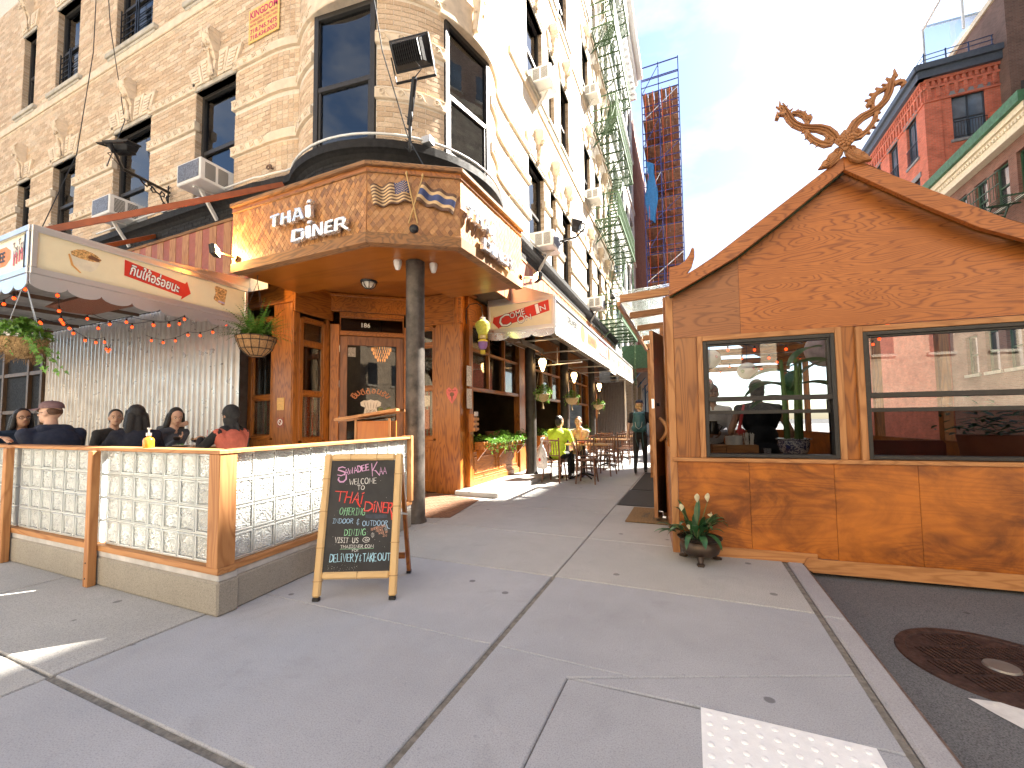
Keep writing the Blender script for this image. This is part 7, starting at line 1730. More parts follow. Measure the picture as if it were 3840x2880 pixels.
# fire escape
fe = thing('fire_escape', 'green iron fire escape with stairs and railings on the sunlit side wall', 'fire escape', (-2.7,18,5)); FEg = plain('fire_escape_green', (.065,.125,.055), .5, .2, var=.35, scale=14)
y0, y1, xo = 15.5, 20.4, -2.20
for zi, z in enumerate((5.05,8.92,12.78,16.62,20.4)):
    m = MB(); ye = y1
    for k in range(15): x = XF+.10+k*.058; m.bar((x,y0,z),(x,ye,z),.038,.014)
    for y in np.arange(y0,ye+.01,.7): m.bar((XF,y,z-.03),(xo,y,z-.03),.03,.05)
    m.bar((xo,y0,z-.01),(xo,ye,z-.01),.035,.09); m.bar((XF+.04,y0,z-.01),(XF+.04,ye,z-.01),.035,.07); pf = mk('platform', m, FEg, fe)
    m = MB()
    for q in (.45,.95): m.bar((xo,y0,z+q),(xo,ye,z+q),.03,.03); m.bar((XF,y0,z+q),(xo,y0,z+q),.03,.03); m.bar((XF,ye,z+q),(xo,ye,z+q),.03,.03)
    for y in np.arange(y0,ye+.01,.165): m.bar((xo,y,z+.03),(xo,y,z+.94),.022)
    for x in np.arange(XF+.1,xo,.165): m.bar((x,y0,z+.03),(x,y0,z+.94),.022)
    mk('railing', m, FEg, pf)
    m = MB()
    for y in (y0+.2,(y0+ye)/2,ye-.2): m = MB(); m.bar((XF+.01,y,z-.85),(xo-.05,y,z-.05),.035,.035); m.tube([(XF+.02,y,z-.1),(XF+.2,y,z-.45),(XF+.05,y,z-.8)],.016,5); mk('bracket', m, FEg, pf)
    if zi < 4:
        m = MB(); a = Vector((XF+.42,y0+1.0,z+.02)); b = Vector((XF+.42,y1-.9,z+3.8))
        for s in (-.22,.22): m.bar(a+Vector((s,0,0)),b+Vector((s,0,0)),.02,.10); m.bar(a+Vector((s,0,.8)),b+Vector((s,0,.8)),.02,.02)
        for k in range(1,16): q = a.lerp(b,k/16); m.bar(q-Vector((.22,0,0)),q+Vector((.22,0,0)),.14,.012)
        mk('stair', m, FEg, fe)
m = MB(); 
for s in (-.2,.2): m.bar((xo-.1+s*.0,20.2+s,.0+2.9),(xo-.1,20.2+s,9.8),.03)
for k in range(22): m.bar((xo-.1,20.0,3.0+k*.3),(xo-.1,20.4,3.0+k*.3),.02)
mk('drop_ladder', m, FEg, fe)
# scaffolded brick building
sb = thing('scaffolded_building', 'red brick building wrapped in blue tube scaffolding', 'building', (-4,40,0)); FSB = Frame((XF,29.7,0), (0,1,0), (1,0,0))
m = MB(); m.box(-14,XF-.1,29.66,62,0,24); mk('wall', m, brickmat('red_brick_far', (.30,.10,.07), (.30,.22,.18)), sb)
scf = thing('scaffold', 'blue tubular scaffold with plank decks, netting and orange ropes', 'scaffold', (-1.8,33,4)); BT = plain('scaffold_blue', (.045,.055,.20), .4, .4, var=.3); PLK = plain('scaffold_plank', (.30,.17,.11), .8, var=.5, scale=3, bmp=.3); ORG = plain('orange_rope', (.75,.13,.05), .7)
xs = (-2.45,-1.3,.0)
for y in (30.0,32.2,34.4,37,40,43,46):
    for x in xs: m = MB(); m.bar((x,y,3.8),(x,y,26.6 if y < 31 else 25),.06); mk('upright', m, BT, scf)
for i, z in enumerate(np.arange(5.0,25,1.95)):
    for y in (30.0,32.2): m = MB(); [m.bar((-2.45,y,z+q),(.0,y,z+q),.05) for q in (0,.5,1.0)]; mk('ledger', m, BT, scf)
    m = MB(); [m.bar((.0,30,z+q),(.0,46,z+q),.05) for q in (0,.5,1.0)]; mk('ledger', m, BT, scf)
    for k in range(6): m = MB(); x = -2.4+k*.395; m.box(x,x+.35,30.02,46,z-.09,z-.03); mk('plank', m, PLK, scf)
    m = MB(); m.bar((-2.45,30.0,z),(.0,30.0,z+1.9) if i % 2 else (-1.3,30,z+1.9),.04); m.bar((.0,30,z),(.0,32.2,z+1.9),.04); mk('brace', m, BT if i % 3 else STEEL, scf)
for k in range(11): 
    for z0 in (4.3,10.1,16.0,21.3):
        m = MB(); x = -2.45+k*.215; m.box(x,x+.19,33.0,33.05,z0,z0+random.uniform(3.4,5.2) if k % 4 != 2 else z0+2.2); mk('back_board', m, PLK, scf)
for x in (-2.2,-1.7,-1.1,-.6): m = MB(); m.tube([(x,29.93,24.6),(x+.05,29.9,16),(x-.03,29.93,8),(x,29.93,4.5)],.018,5); mk('rope', m, ORG, scf)
m = MB(); m.bar((-2.45,30,26.5),(.0,30,26.5),.06); m.bar((-2.45,30,25.6),(.0,30,25.6),.05); m.bar((.0,30,26.5),(.0,33,26.0),.06); mk('guard_rail', m, BT, scf)
m = MB(); vs = []; 
for i in range(9):
    for j in range(5): vs.append((-2.3+j*.16+.12*sin(i*.9+j), 29.88-.08*cos(j*2+i), 19.5-i*.52-.1*j))
m.add(vs, [(i*5+j,i*5+j+1,(i+1)*5+j+1,(i+1)*5+j) for i in range(8) for j in range(4)]); mk('tarpaulin', m, plain('blue_tarp', (.03,.20,.48), .5, var=.2), scf, smooth=180)
NET = bpy.data.materials.new('debris_netting'); NET.use_nodes = True; _n = NET.node_tree; _n.nodes.clear(); _o = N_(_n,'ShaderNodeOutputMaterial'); _t = N_(_n,'ShaderNodeBsdfTransparent'); _d = N_(_n,'ShaderNodeBsdfDiffuse',i_0=(.62,.55,.52,1)); _x = N_(_n,'ShaderNodeMixShader'); _x.inputs[0].default_value = .5; _n.links.new(_t.outputs[0],_x.inputs[1]); _n.links.new(_d.outputs[0],_x.inputs[2]); _n.links.new(_x.outputs[0],_o.inputs[0])
m = MB(); m.quad((+.06,30.0,5),(+.06,52,5),(+.06,52,23),(+.06,30.0,24.4)); m.quad((+.10,40,3.8),(+.10,60,3.8),(+.10,60,21),(+.10,40,21)); mk('netting', m, NET, scf)
m = MB(); [m.bar((.12,47+k*1.1,7.4+k*1.6),(1.1,47+k*1.1,7.4+k*1.6),.06) for k in range(4)]; mk('outrigger', m, BT, scf)
# plywood sidewalk shed
ps = thing('sidewalk_shed', 'green plywood sidewalk shed with blue posts under the scaffold', 'sidewalk shed', (-1.5,28,0))
m = MB(); m.box(-3.1,.45,21.0,60,3.62,3.80); mk('deck', m, plain('shed_timber', (.14,.06,.035), .8, var=.4), ps)
for i, y in enumerate(np.arange(21.0,40,2.4)): m = MB(); m.box(.36,.42,y,y+2.38,3.802,4.95); mk('parapet_panel', m, GREENP, ps)
m = MB(); m.box(-3.0,.358,20.95,21.01,3.802,4.95); mk('parapet_panel', m, GREENP, ps)
for y in np.arange(21.2,46,2.6):
    for x in (-2.7,.25): m = MB(); m.bar((x,y,0),(x,y,3.615),.10); m.bar((x,y,3.0),(x+(.5 if x < -1 else -.5),y,3.6),.05); mk('post', m, plain('post_blue', (.03,.075,.16), .5, .2), ps)
m = MB(); m.box(-3.12,-3.05,20.9,60,0,3.6); mk('shaded_front', m, plain('shed_shade_dark', (.03,.026,.024), .7, var=.5, scale=2), ps)  # near-black colour stands for the shade inside the sidewalk shed
for y in (20.6,22.6,25): m = MB(); m.box(-3.12,-2.55,y,y+.6,.0,3.4); mk('brick_pier', m, brickmat('tan_brick_far', (.34,.25,.16), (.4,.34,.28)), ps)
m = MB(); m.box(-2.5,.3,44,44.2,0,3.6); mk('far_hoarding', m, plain('dark_hoarding', (.03,.03,.032), .8), ps)
# corrugated end partition of the side terrace
cp = thing('corrugated_partition', 'grey corrugated partition closing the far end of the side terrace', 'partition', (-3.3,18.3,0)); x = -3.75
while x < -2.55: m = MB(); m.add([(x,18.3,0),(x+.02,18.26,0),(x+.05,18.26,0),(x+.07,18.3,0),(x,18.3,2.95),(x+.02,18.26,2.95),(x+.05,18.26,2.95),(x+.07,18.3,2.95)], [(0,1,5,4),(1,2,6,5),(2,3,7,6)]); mk('sheet', m, plain('grey_sheet', (.16,.14,.13), .5, .5), cp); x += .07
m = MB(); m.box(-2.56,-2.50,18.25,18.33,0,2.98); mk('edge_post', m, STEEL, cp)
# right-hand side of the street
XR = 12.0; FXR = Frame((XR,0,0), (0,1,0), (-1,0,0))
BRB = brickmat('brown_brick', (.20,.085,.06), (.20,.14,.11)); BRR = brickmat('orange_red_brick', (.52,.125,.070), (.42,.20,.14)); BRD = brickmat('dark_brown_brick', (.15,.085,.065), (.17,.13,.11)); SLATE = plain('slate_cornice', (.06,.075,.10), .5, var=.2)
bb = thing('brown_brick_building', 'brown brick building with green roof edge and white dentilled cornice', 'building', (XR,24,0)); hs = [(u,u+.85,z,z+1.75) for u in (21.3,22.6,23.9,25.3) for z in (9.75,6.5,3.2)]
m = MB(); wall_with_holes(m, FXR, 20.9, 27.4, 0, 12.2, hs, .2); mk('wall', m, BRB, bb); m = MB(); m.box(XR+.25,24,20.9,27.35,0,12.6); mk('body', m, BRB, bb)
for h in hs: fwin(bb, FXR, *h, plain('green_sash', (.02,.07,.035), .5), G_DIM, silm=LIME, mull=False)
m = MB(); m.fbox(FXR,20.8,27.5,12.0,12.55,-.1,.35); m.fbox(FXR,20.8,27.5,12.551,12.8,-.1,.45); mk('cornice', m, plain('cream_cornice', (.66,.58,.44), .7), bb)
for u in np.arange(20.9,27.4,.18): m = MB(); m.fbox(FXR,u,u+.09,12.30,12.42,.3502,.42); mk('dentil', m, plain('cream_cornice', (.66,.58,.44), .7), bb)
m = MB(); m.fbox(FXR,20.75,27.55,12.802,13.2,-.1,.6); mk('roof_edge', m, plain('copper_green', (.035,.12,.06), .6, var=.4, scale=5), bb)
f2 = thing('fire_escape', 'dark green fire escape balcony on the brown brick building', 'fire escape', (XR-.5,24,9.5)); m = MB()
for k in range(9): x = XR-.1-k*.1; m.bar((x,21.2,9.55),(x,25.6,9.55),.03,.012)
for y in np.arange(21.2,25.7,.9): m.bar((XR,y,9.5),(XR-1.0,y,9.5),.03,.05)
mk('platform', m, plain('escape_dark_green', (.012,.05,.025), .5), f2); m = MB()
for q in (.5,1.0): m.bar((XR-1.0,21.2,9.55+q),(XR-1.0,25.6,9.55+q),.035); m.bar((XR-1.0,25.6,9.55+q),(XR,25.6,9.55+q),.035)
for y in np.arange(21.2,25.7,.2): m.bar((XR-1.0,y,9.55),(XR-1.0,y,10.55),.016)
mk('railing', m, plain('escape_dark_green', (.012,.05,.025), .5), f2)
m = MB()
for s in (0,.5): m.bar((XR-.8+s,22.2,9.5),(XR-.8+s,24.6,6.4),.03,.1)
for k in range(9): a = Vector((XR-.55,22.2,9.5)).lerp(Vector((XR-.55,24.6,6.4)),k/9); m.bar(a-Vector((.25,0,0)),a+Vector((.25,0,0)),.16,.015)
mk('stair', m, plain('escape_dark_green', (.012,.05,.025), .5), f2)
rb = thing('red_brick_building', 'orange red brick corner building with corbelled cornice and slate edging', 'building', (XR,30,0)); YR = 28.2; FRF = Frame((XR,YR,0), (1,0,0), (0,-1,0)); FRS = Frame((XR,YR,0), (0,1,0), (-1,0,0)); LIN = plain('bluestone', (.20,.205,.215), .8, var=.15)
hl = [(u,u+1.15,z,z+2.35) for u in (.95,3.2,5.6,8.0,10.5) for z in (15.5,12.0,8.5)]; hr = [(1.05,2.35,z,z+2.35) for z in (15.6,12.0,8.5)]
m = MB(); wall_with_holes(m, FRS, 0, 14, 0, 19.4, hl, .2); wall_with_holes(m, FRF, 0, 2.9, 0, 19.4, hr, .2); mk('wall', m, BRR, rb); m = MB(); m.box(XR+.3,XR+12,YR+.3,42,0,19.3); mk('body', m, BRR, rb)
FRMS = plain('slate_frame', (.035,.045,.06), .5)
for F, hh in ((FRS,hl),(FRF,hr)):
    for h in hh:
        w = fwin(rb, F, *h, FRMS, G_FAR, lint=LIN, silm=LIN); m = MB()
        for q in (.1,.9): m.bar(F.p(h[0],h[2]+q,.06),F.p(h[1],h[2]+q,.06),.03)
        for u in np.arange(h[0]+.06,h[1],.11): m.bar(F.p(u,h[2]+.1,.06),F.p(u,h[2]+.9,.06),.015)
        mk('balcony_rail', m, BLACKM, w)
for F, L in ((FRS,14),(FRF,2.95)):
    s = -.02
    for z0, z1, o in ((17.9,18.0,.07),(18.6,18.72,.10),(18.95,19.1,.16)): m = MB(); m.fbox(F,s,L,z0,z1,-.05,o); mk('brick_course', m, BRR, rb)
    for u in np.arange(.1,L-.1,.36):
        m = MB(); m.fbox(F,u,u+.15,18.1,18.5985,-.02,.09); m.fbox(F,u+.03,u+.12,18.02,18.0995,-.02,.06); mk('corbel', m, BRR, rb)
    for u in np.arange(.05,L,.24): m = MB(); m.fbox(F,u,u+.12,18.722,18.949,-.02,.13); mk('dentil', m, BRR, rb)
    m = MB(); m.fbox(F,s-.3,L,19.1005,19.5,-.2,.35); m.fbox(F,s-.4,L,19.501,19.8,-.2,.5); mk('slate_edge', m, SLATE, rb)
for z0, z1 in ((0,17.8),): m = MB(); m.fbox(FRF,-.06,.62,z0,z1,-.05,.06); mk('corner_pier', m, BRR, rb)
m = MB()
for q in (.25,.5,.75,1.0): m.bar((XR+.2,YR+.4,19.8+q),(XR+2.9,YR+.2,19.8+q),.03); m.bar((XR+.2,YR+.4,19.8+q),(XR+.2,YR+3.2,19.8+q),.03)
for x in (.2,1.1,2.0,2.9): m.bar((XR+x,YR+.3,19.8),(XR+x,YR+.3,20.85),.05)
mk('roof_railing', m, plain('rail_blue', (.03,.06,.14), .4, .3), rb)
db = thing('dark_brick_tower', 'dark brown brick building with a glass box on its roof', 'building', (17,27,0)); m = MB(); m.box(14.9,24,27.5,40,0,22.4); mk('wall', m, BRD, db); FDB = Frame((14.9,27.5,0), (1,0,0), (0,-1,0))
for z in (15.5,11.5): m = MB(); m.fbox(FDB,.35,1.1,z,z+2.0,-.02,.01); mk('window', m, G_DIM, db)
m = MB(); m.box(14.8,24,27.4,40,22.402,22.7); mk('coping', m, plain('cream_cornice', (.66,.58,.44), .7), db)
m = MB(); P = [(14.6,30),(16.2,28.5),(20,28.5),(20,34),(14.6,34)]
for i in range(5): a, b = P[i], P[(i+1)%5]; m.quad((a[0],a[1],22.7),(b[0],b[1],22.7),(b[0],b[1],26.5),(a[0],a[1],26.0))
mk('glass_box', m, clear_glass('roof_glass', (.88,.93,.95), .15), db); m = MB()
for a in P: m.bar((a[0],a[1],22.7),(a[0],a[1],26.4),.1)
for i in range(5): a, b = P[i], P[(i+1)%5]; m.bar((a[0],a[1],26.2),(b[0],b[1],26.4),.1)
mk('glass_box_frame', m, WHITE, db)
# unseen blocks; avenue houses sized to cast shade, towers added only for it
def block(name, label, x0, x1, y0, y1, h, mat, F, L, rows, cols, wmat=G_FAR):
    t = thing(name, label, 'building', ((x0+x1)/2,(y0+y1)/2,0)); m = MB(); m.box(x0,x1,y0,y1,0,h); mk('wall', m, mat, t)
    for r_ in range(rows):
        for c in range(cols):
            u = L*(c+.5)/cols; z = 4.6+r_*3.4
            if z+2 < h-.8: m = MB(); m.fbox(F,u-.5,u+.5,z,z+1.9,-.01,.012); w = mk('window', m, wmat, t); m = MB(); m.fbox(F,u-.6,u+.6,z-.14,z,.0,.08); mk('sill', m, LIME, w)
    m = MB(); m.box(x0-.25 if x0 > 5 else x0,x1+.25,y0,y1+.0,h+.001,h+.5); mk('cornice', m, LIME, t)
block('apartment_block','tall grey brick apartment block across the avenue corner',12,26,-2,12.4,26,brickmat('grey_brick',(.32,.27,.23),(.3,.27,.24)),Frame((12,-2,0),(0,1,0),(-1,0,0)),14.4,9,6)
block('apartment_block','narrow red house between the tall blocks across the avenue',12.02,24,12.42,13.58,20.5,BRR,Frame((12.02,12.42,0),(0,1,0),(-1,0,0)),1.16,6,1)  # added house, there to shape where sun gets through
block('apartment_block','pale stone apartment house two doors from the brown brick building',12,26,13.6,17.4,20.0,brickmat('stone_block',(.45,.42,.37),(.4,.37,.33),3),Frame((12,13.6,0),(0,1,0),(-1,0,0)),3.8,6,2)
block('apartment_block','tan brick tenement next to the brown brick building across the avenue',12.02,26,17.42,20.86,18.6,brickmat('tan_brick',(.42,.32,.22),(.4,.34,.28)),Frame((12.02,17.42,0),(0,1,0),(-1,0,0)),3.4,6,2)
block('apartment_block','long beige apartment block facing the crossing from the cross street',-30,9,-40,-19,19,brickmat('beige_brick',(.62,.52,.38),(.55,.48,.38)),Frame((-30,-19,0),(1,0,0),(0,1,0)),39,4,14,G_DIM)
block('shade_tower','tall setback brick tower behind the brown brick building across the avenue',16,30,9,27.38,28.5,brickmat('tower_brick',(.36,.25,.19),(.34,.28,.24)),Frame((16,9,0),(0,1,0),(-1,0,0)),18.4,10,8)  # added out of view as a shade caster for the pavement
block('corner_block','buff corner building diagonally across the crossing',12,30,-44,-17,21,brickmat('buff_block',(.50,.40,.29),(.45,.38,.3)),Frame((12,-17,0),(1,0,0),(0,1,0)),18,5,7,G_DIM)
block('shade_tower','taller stepped wing of the setback tower behind the red brick building',19,33,27.4,34.4,31.8,brickmat('tower_brick',(.36,.25,.19),(.34,.28,.24)),Frame((19,27.4,0),(0,1,0),(-1,0,0)),7.0,8,3)  # added out of view to carry that shade on to the tables
# ------------------------------------------------------------------ people
def capsule(m, a, b, ra, rb, n=12):
    a, b = Vector(a), Vector(b); d = b-a; L = d.length
    d = d/L if L > 1e-6 else Vector((0,0,1)); path, rs = [], []
    for k in range(5): t = k/5*pi/2; path.append(a-d*ra*cos(t)); rs.append(max(.001, ra*sin(t)))
    path += [a, b]; rs += [ra, rb]
    for k in range(1,6): t = k/5*pi/2; path.append(b+d*rb*sin(t)); rs.append(max(.001, rb*cos(t)))
    m.tube(path, rs, n)
def solid(name, prims, mats, parent, voxel=.008, smooth=5, label=None):
    """One continuous skin grown over capsules and ellipsoids; faces take the material of the nearest one."""
    m = MB()
    for p in prims:
        if p[0] == 'c': capsule(m, p[1], p[2], p[3], p[4])
        else: m.ell(p[1], p[2], 18, 12, p[3] if len(p) > 4 and p[3] is not None else None)
    me = bpy.data.meshes.new(name); me.from_pydata(m.v, [], m.f); o = bpy.data.objects.new(name, me); COL.objects.link(o)
    r = o.modifiers.new('r', 'REMESH'); r.mode = 'VOXEL'; r.voxel_size = voxel; s = o.modifiers.new('s', 'SMOOTH'); s.factor = .5; s.iterations = smooth
    dg = bpy.context.evaluated_depsgraph_get(); dg.update(); me2 = bpy.data.meshes.new_from_object(o.evaluated_get(dg)); bpy.data.objects.remove(o); bpy.data.meshes.remove(me)
    for mt in mats: me2.materials.append(mt)
    n = len(me2.polygons); c = np.empty(n*3); me2.polygons.foreach_get('center', c); c = c.reshape(-1,3); best = np.full(n, 1e9); idx = np.zeros(n, int)
    for p in prims:
        mi = p[-1]
        if p[0] == 'c':
            a, b = np.array(p[1]), np.array(p[2]); ab = b-a; t = np.clip(((c-a)@ab)/max(1e-9, ab@ab), 0, 1); dd = np.linalg.norm(c-(a+t[:,None]*ab), axis=1)-(p[3]+(p[4]-p[3])*t)
        else:
            rr = np.array(p[2] if isinstance(p[2], (tuple, list)) else (p[2],)*3); q = c-np.array(p[1])
            if len(p) > 4 and p[3] is not None: q = q @ np.array(p[3].to_matrix())
            dd = (np.linalg.norm(q/rr, axis=1)-1)*rr.min()
        k = dd < best; best[k] = dd[k]; idx[k] = mi
    me2.polygons.foreach_set('material_index', idx.tolist()); me2.polygons.foreach_set('use_smooth', [True]*n); me2.name = name
    o = bpy.data.objects.new(name, me2); COL.objects.link(o); o.parent = parent
    if label: o['label'] = label
    return o
def ik(S, T, l1, l2, pole):
    S, T = Vector(S), Vector(T); d = T-S; L = min(d.length, (l1+l2)*.995); d.normalize(); a = (l1*l1-l2*l2+L*L)/(2*L); h = sqrt(max(0, l1*l1-a*a)); p = Vector(pole); p = (p-d*p.dot(d))
    p = p.normalized() if p.length > 1e-5 else d.orthogonal().normalized()
    return S+d*a+p*h, S+d*L
def hand(P, wrist, d, palm, side, curl=.5, mi=1):
    """Palm, four unequal bent fingers and a thumb leaving its side."""
    w, d, n = Vector(wrist), Vector(d).normalized(), Vector(palm).normalized(); n = (n-d*n.dot(d)).normalized(); s = d.cross(n)*side
    P.append(('c', tuple(w-d*.01), tuple(w+d*.05), .022, .026, mi)); P.append(('c', tuple(w+d*.055+s*.018), tuple(w+d*.055-s*.022), .018, .016, mi))
    for k, (o, L) in enumerate(((-.027,.058),(-.009,.070),(.010,.074),(.028,.066))):
        b = w+d*.068+s*o; k1 = b+(d*cos(curl)+n*sin(curl))*L*.5; k2 = k1+(d*cos(curl*2.1)+n*sin(curl*2.1))*L*.5
        P.append(('c', tuple(b), tuple(k1), .0098, .009, mi)); P.append(('c', tuple(k1), tuple(k2), .009, .0078, mi))
    b = w+d*.02+s*.028; k1 = b+(d*.6+s*.75+n*.35).normalized()*.04; k2 = k1+(d*.85+s*.25+n*.5).normalized()*.032
    P.append(('c', tuple(b), tuple(k1), .0125, .011, mi)); P.append(('c', tuple(k1), tuple(k2), .0105, .0088, mi))
SKINS = {'light': plain('skin_light', (.58,.36,.26), .5, var=.06, sss=.08), 'mid': plain('skin_tan', (.44,.25,.16), .5, var=.06, sss=.08), 'deep': plain('skin_brown', (.34,.18,.11), .5, var=.06, sss=.08)}
HAIRB = plain('black_hair', (.012,.010,.010), .38, var=.4, scale=70, bmp=.7); HAIRL = plain('blond_hair', (.42,.26,.11), .5, var=.4, scale=70, bmp=.7); HAIRN = plain('brown_hair', (.10,.045,.022), .45, var=.4, scale=70, bmp=.7)
EYEW = plain('eye_white', (.7,.68,.66), .3); EYED = plain('dark_eye', (.02,.014,.012), .2); LIP = plain('lip', (.40,.14,.12), .5)
def cloth(n, c, r=.85): return plain(n, c, r, var=.16, scale=16, bmp=.35)
def person(label, loc, rotz, top, skin='mid', trousers=None, shoes=None, seated=True, hands=None, head_turn=0.0, head_tilt=0.0, lean=.10, sleeve=1, hair='short', hairm=None, width=1.0, feet=None, h=1.0, curl=.6, poles=None, twist=0, extra=None, zs=.44):
    t = thing('person', label, 'person', loc, rotz); sk = SKINS[skin]; tr = trousers or cloth('dark_trousers', (.02,.02,.025)); sh = shoes or plain('dark_shoes', (.02,.02,.02), .5); mats = [top, sk, tr, sh]
    P = []; zp = zs if seated else .93*h; k = zp
    pel = Vector((0,0,zp)); ch = Vector((0,lean*.75,zp+.36)); nk = Vector((0,lean*1.25,zp+.535)); hd = Vector((0,lean*1.35+.015,zp+.70)); W = width
    P += [('e',tuple(pel),(.165*W,.115*W,.12),None,2 if not seated else 0),('e',tuple(pel+Vector((0,lean*.3,.15))),(.155*W,.115*W,.16),None,0),('e',tuple(ch),(.178*W,.122*W,.19),None,0)]
    S = [Vector((s*.185*W,lean*1.05,zp+.475)) for s in (-1,1)]
    for s in S: P += [('c',tuple(nk+Vector((0,-.01,-.02))),tuple(s),.055,.058,0),('c',tuple(s),tuple(ch+Vector((s.x*.45,0,-.05))),.062,.10,0)]
    P += [('c',tuple(nk+Vector((0,-.01,-.03))),tuple(hd+Vector((0,-.02,-.05))),.055*min(W,1.05),.050,1)]
    Rh = Matrix.Rotation(head_turn,3,'Z') @ Matrix.Rotation(-head_tilt,3,'X')
    def H(x, y, z): return tuple(hd+Rh @ Vector((x,y,z)))
    P += [('e',H(0,-.008,.025),(.076,.096,.098),Rh.to_quaternion(),1),('e',H(0,.022,-.045),(.058,.066,.072),Rh.to_quaternion(),1),('c',H(0,.088,.012),H(0,.104,-.022),.011,.014,1),('e',H(0,.065,-.085),(.024,.022,.02),Rh.to_quaternion(),1)]
    for s in (-1,1): P += [('e',H(s*.076,-.012,-.005),(.012,.022,.032),Rh.to_quaternion(),1)]
    la, lb = .285*h, .255*h
    for i, s in enumerate((-1,1)):
        T = Vector(hands[i][0]); el, wr = ik(S[i], T, la, lb, (poles[i] if poles else (s*.6,-.6,-.6)))
        P += [('c',tuple(S[i]),tuple(el),.056*W,.045,0 if sleeve else 0)]
        if sleeve == 0: P[-1] = ('c',tuple(S[i]),tuple(S[i].lerp(el,.62)),.060*W,.055,0); P.append(('c',tuple(S[i].lerp(el,.55)),tuple(el),.045,.040,1))
        if sleeve < 0: P[-1] = ('c',tuple(S[i]),tuple(el),.046,.038,1)
        P.append(('c',tuple(el),tuple(wr),.043 if sleeve > 0 else .038,.031 if sleeve > 0 else .026,0 if sleeve > 0 else 1)); hand(P, wr, (wr-el), hands[i][1], -s, curl)
    F = feet or ([(Vector((s*.11,.40,zp)),Vector((s*.12,.38,.075)),0.0) for s in (-1,1)] if seated else [(Vector((s*.09,.03,.48)),Vector((s*.09,0,.08)),0.0) for s in (-1,1)])
    for i, s in enumerate((-1,1)):
        kn, an, pitch = F[i]; hip = pel+Vector((s*.088*W,0,-.03)); P += [('c',tuple(hip),tuple(kn),.088*W,.062,2),('c',tuple(kn),tuple(an),.058,.042,2)]; fd = Vector((0,cos(pitch),sin(pitch))); up = Vector((0,-sin(pitch),cos(pitch)))
        P += [('c',tuple(an-up*.03-fd*.03),tuple(an-up*.042+fd*.10),.038,.036,3),('c',tuple(an-up*.045+fd*.08),tuple(an-up*.048+fd*.15),.036,.028,3)]
    body = solid('body', P, mats, t)
    for s in (-1,1):
        m = MB(); m.ell(H(s*.030,.079,.006), (.012,.007,.007), 10, 6, Rh.to_quaternion()); mk('eye', m, EYEW, t, world=False, smooth=180); m = MB(); m.ell(H(s*.030,.085,.006), .0058, 8, 6); mk('iris', m, EYED, t, world=False); m = MB(); m.tube([H(s*.014,.090,.026),H(s*.032,.090,.032),H(s*.048,.080,.026)], .0035, 5); mk('eyebrow', m, hairm or HAIRB, t, world=False)
    m = MB(); m.tube([H(-.022,.083,-.052),H(0,.092,-.050),H(.022,.083,-.052)], [.002,.005,.002], 6); mk('mouth', m, LIP, t, world=False)
    hm = hairm or HAIRB; Q = Rh.to_quaternion(); hp = []
    if hair in ('short','bun','long','tied','cap'):
        hp += [('e',H(0,-.026,.040),(.084,.094,.100),Q,0),('e',H(0,-.045,-.02),(.078,.062,.085),Q,0)]
    if hair == 'long':
        for s in (-1,0,1): hp += [('c',H(s*.055,-.055,.0),H(s*.085,-.065-.02*(s==0),-.20),.050,.045,0),('c',H(s*.085,-.065,-.20),H(s*.075,-.075,-.34),.045,.028,0)]
        for s in (-1,1): hp += [('c',H(s*.070,.015,.05),H(s*.088,.0,-.12),.022,.028,0)]
    if hair == 'tied': hp += [('e',H(0,-.12,.02),(.035,.035,.035),Q,0),('c',H(0,-.13,.0),H(.0,-.14,-.10),.025,.012,0)]
    if hair == 'bun': hp += [('e',H(0,-.105,.06),(.045,.042,.045),Q,0)]
    if hair == 'cap': hp = [('e',H(0,-.035,.02),(.0785,.070,.062),Q,0)] if hairm is not HAIRL else [('e',H(0,-.035,-.01),(.084,.075,.085),Q,0),('c',H(-.05,-.06,-.04),H(.05,-.06,-.09),.04,.04,0)]
    if hp: solid('hair', hp, [hm], t, .007, 3)
    if hair == 'hijab':
        solid('head_scarf', [('e',H(0,-.022,.035),(.093,.104,.112),Q,0),('e',H(0,-.02,-.06),(.085,.085,.09),Q,0),('c',tuple(hd+Vector((0,-.02,-.11))),tuple(nk+Vector((0,-.01,-.02))),.075,.085,0),('c',tuple(nk+Vector((-.10,-.01,-.02))),tuple(nk+Vector((.10,-.01,-.02))),.06,.06,0),('c',H(.02,-.1,-.1),tuple(nk+Vector((0.03,-.11,-.10))),.022,.010,0)], [cloth('black_scarf', (.012,.012,.013), .7)], t, .008, 4)
    t_H = H
    if extra: extra(t, H, Rh, nk, S, zp)
    return t
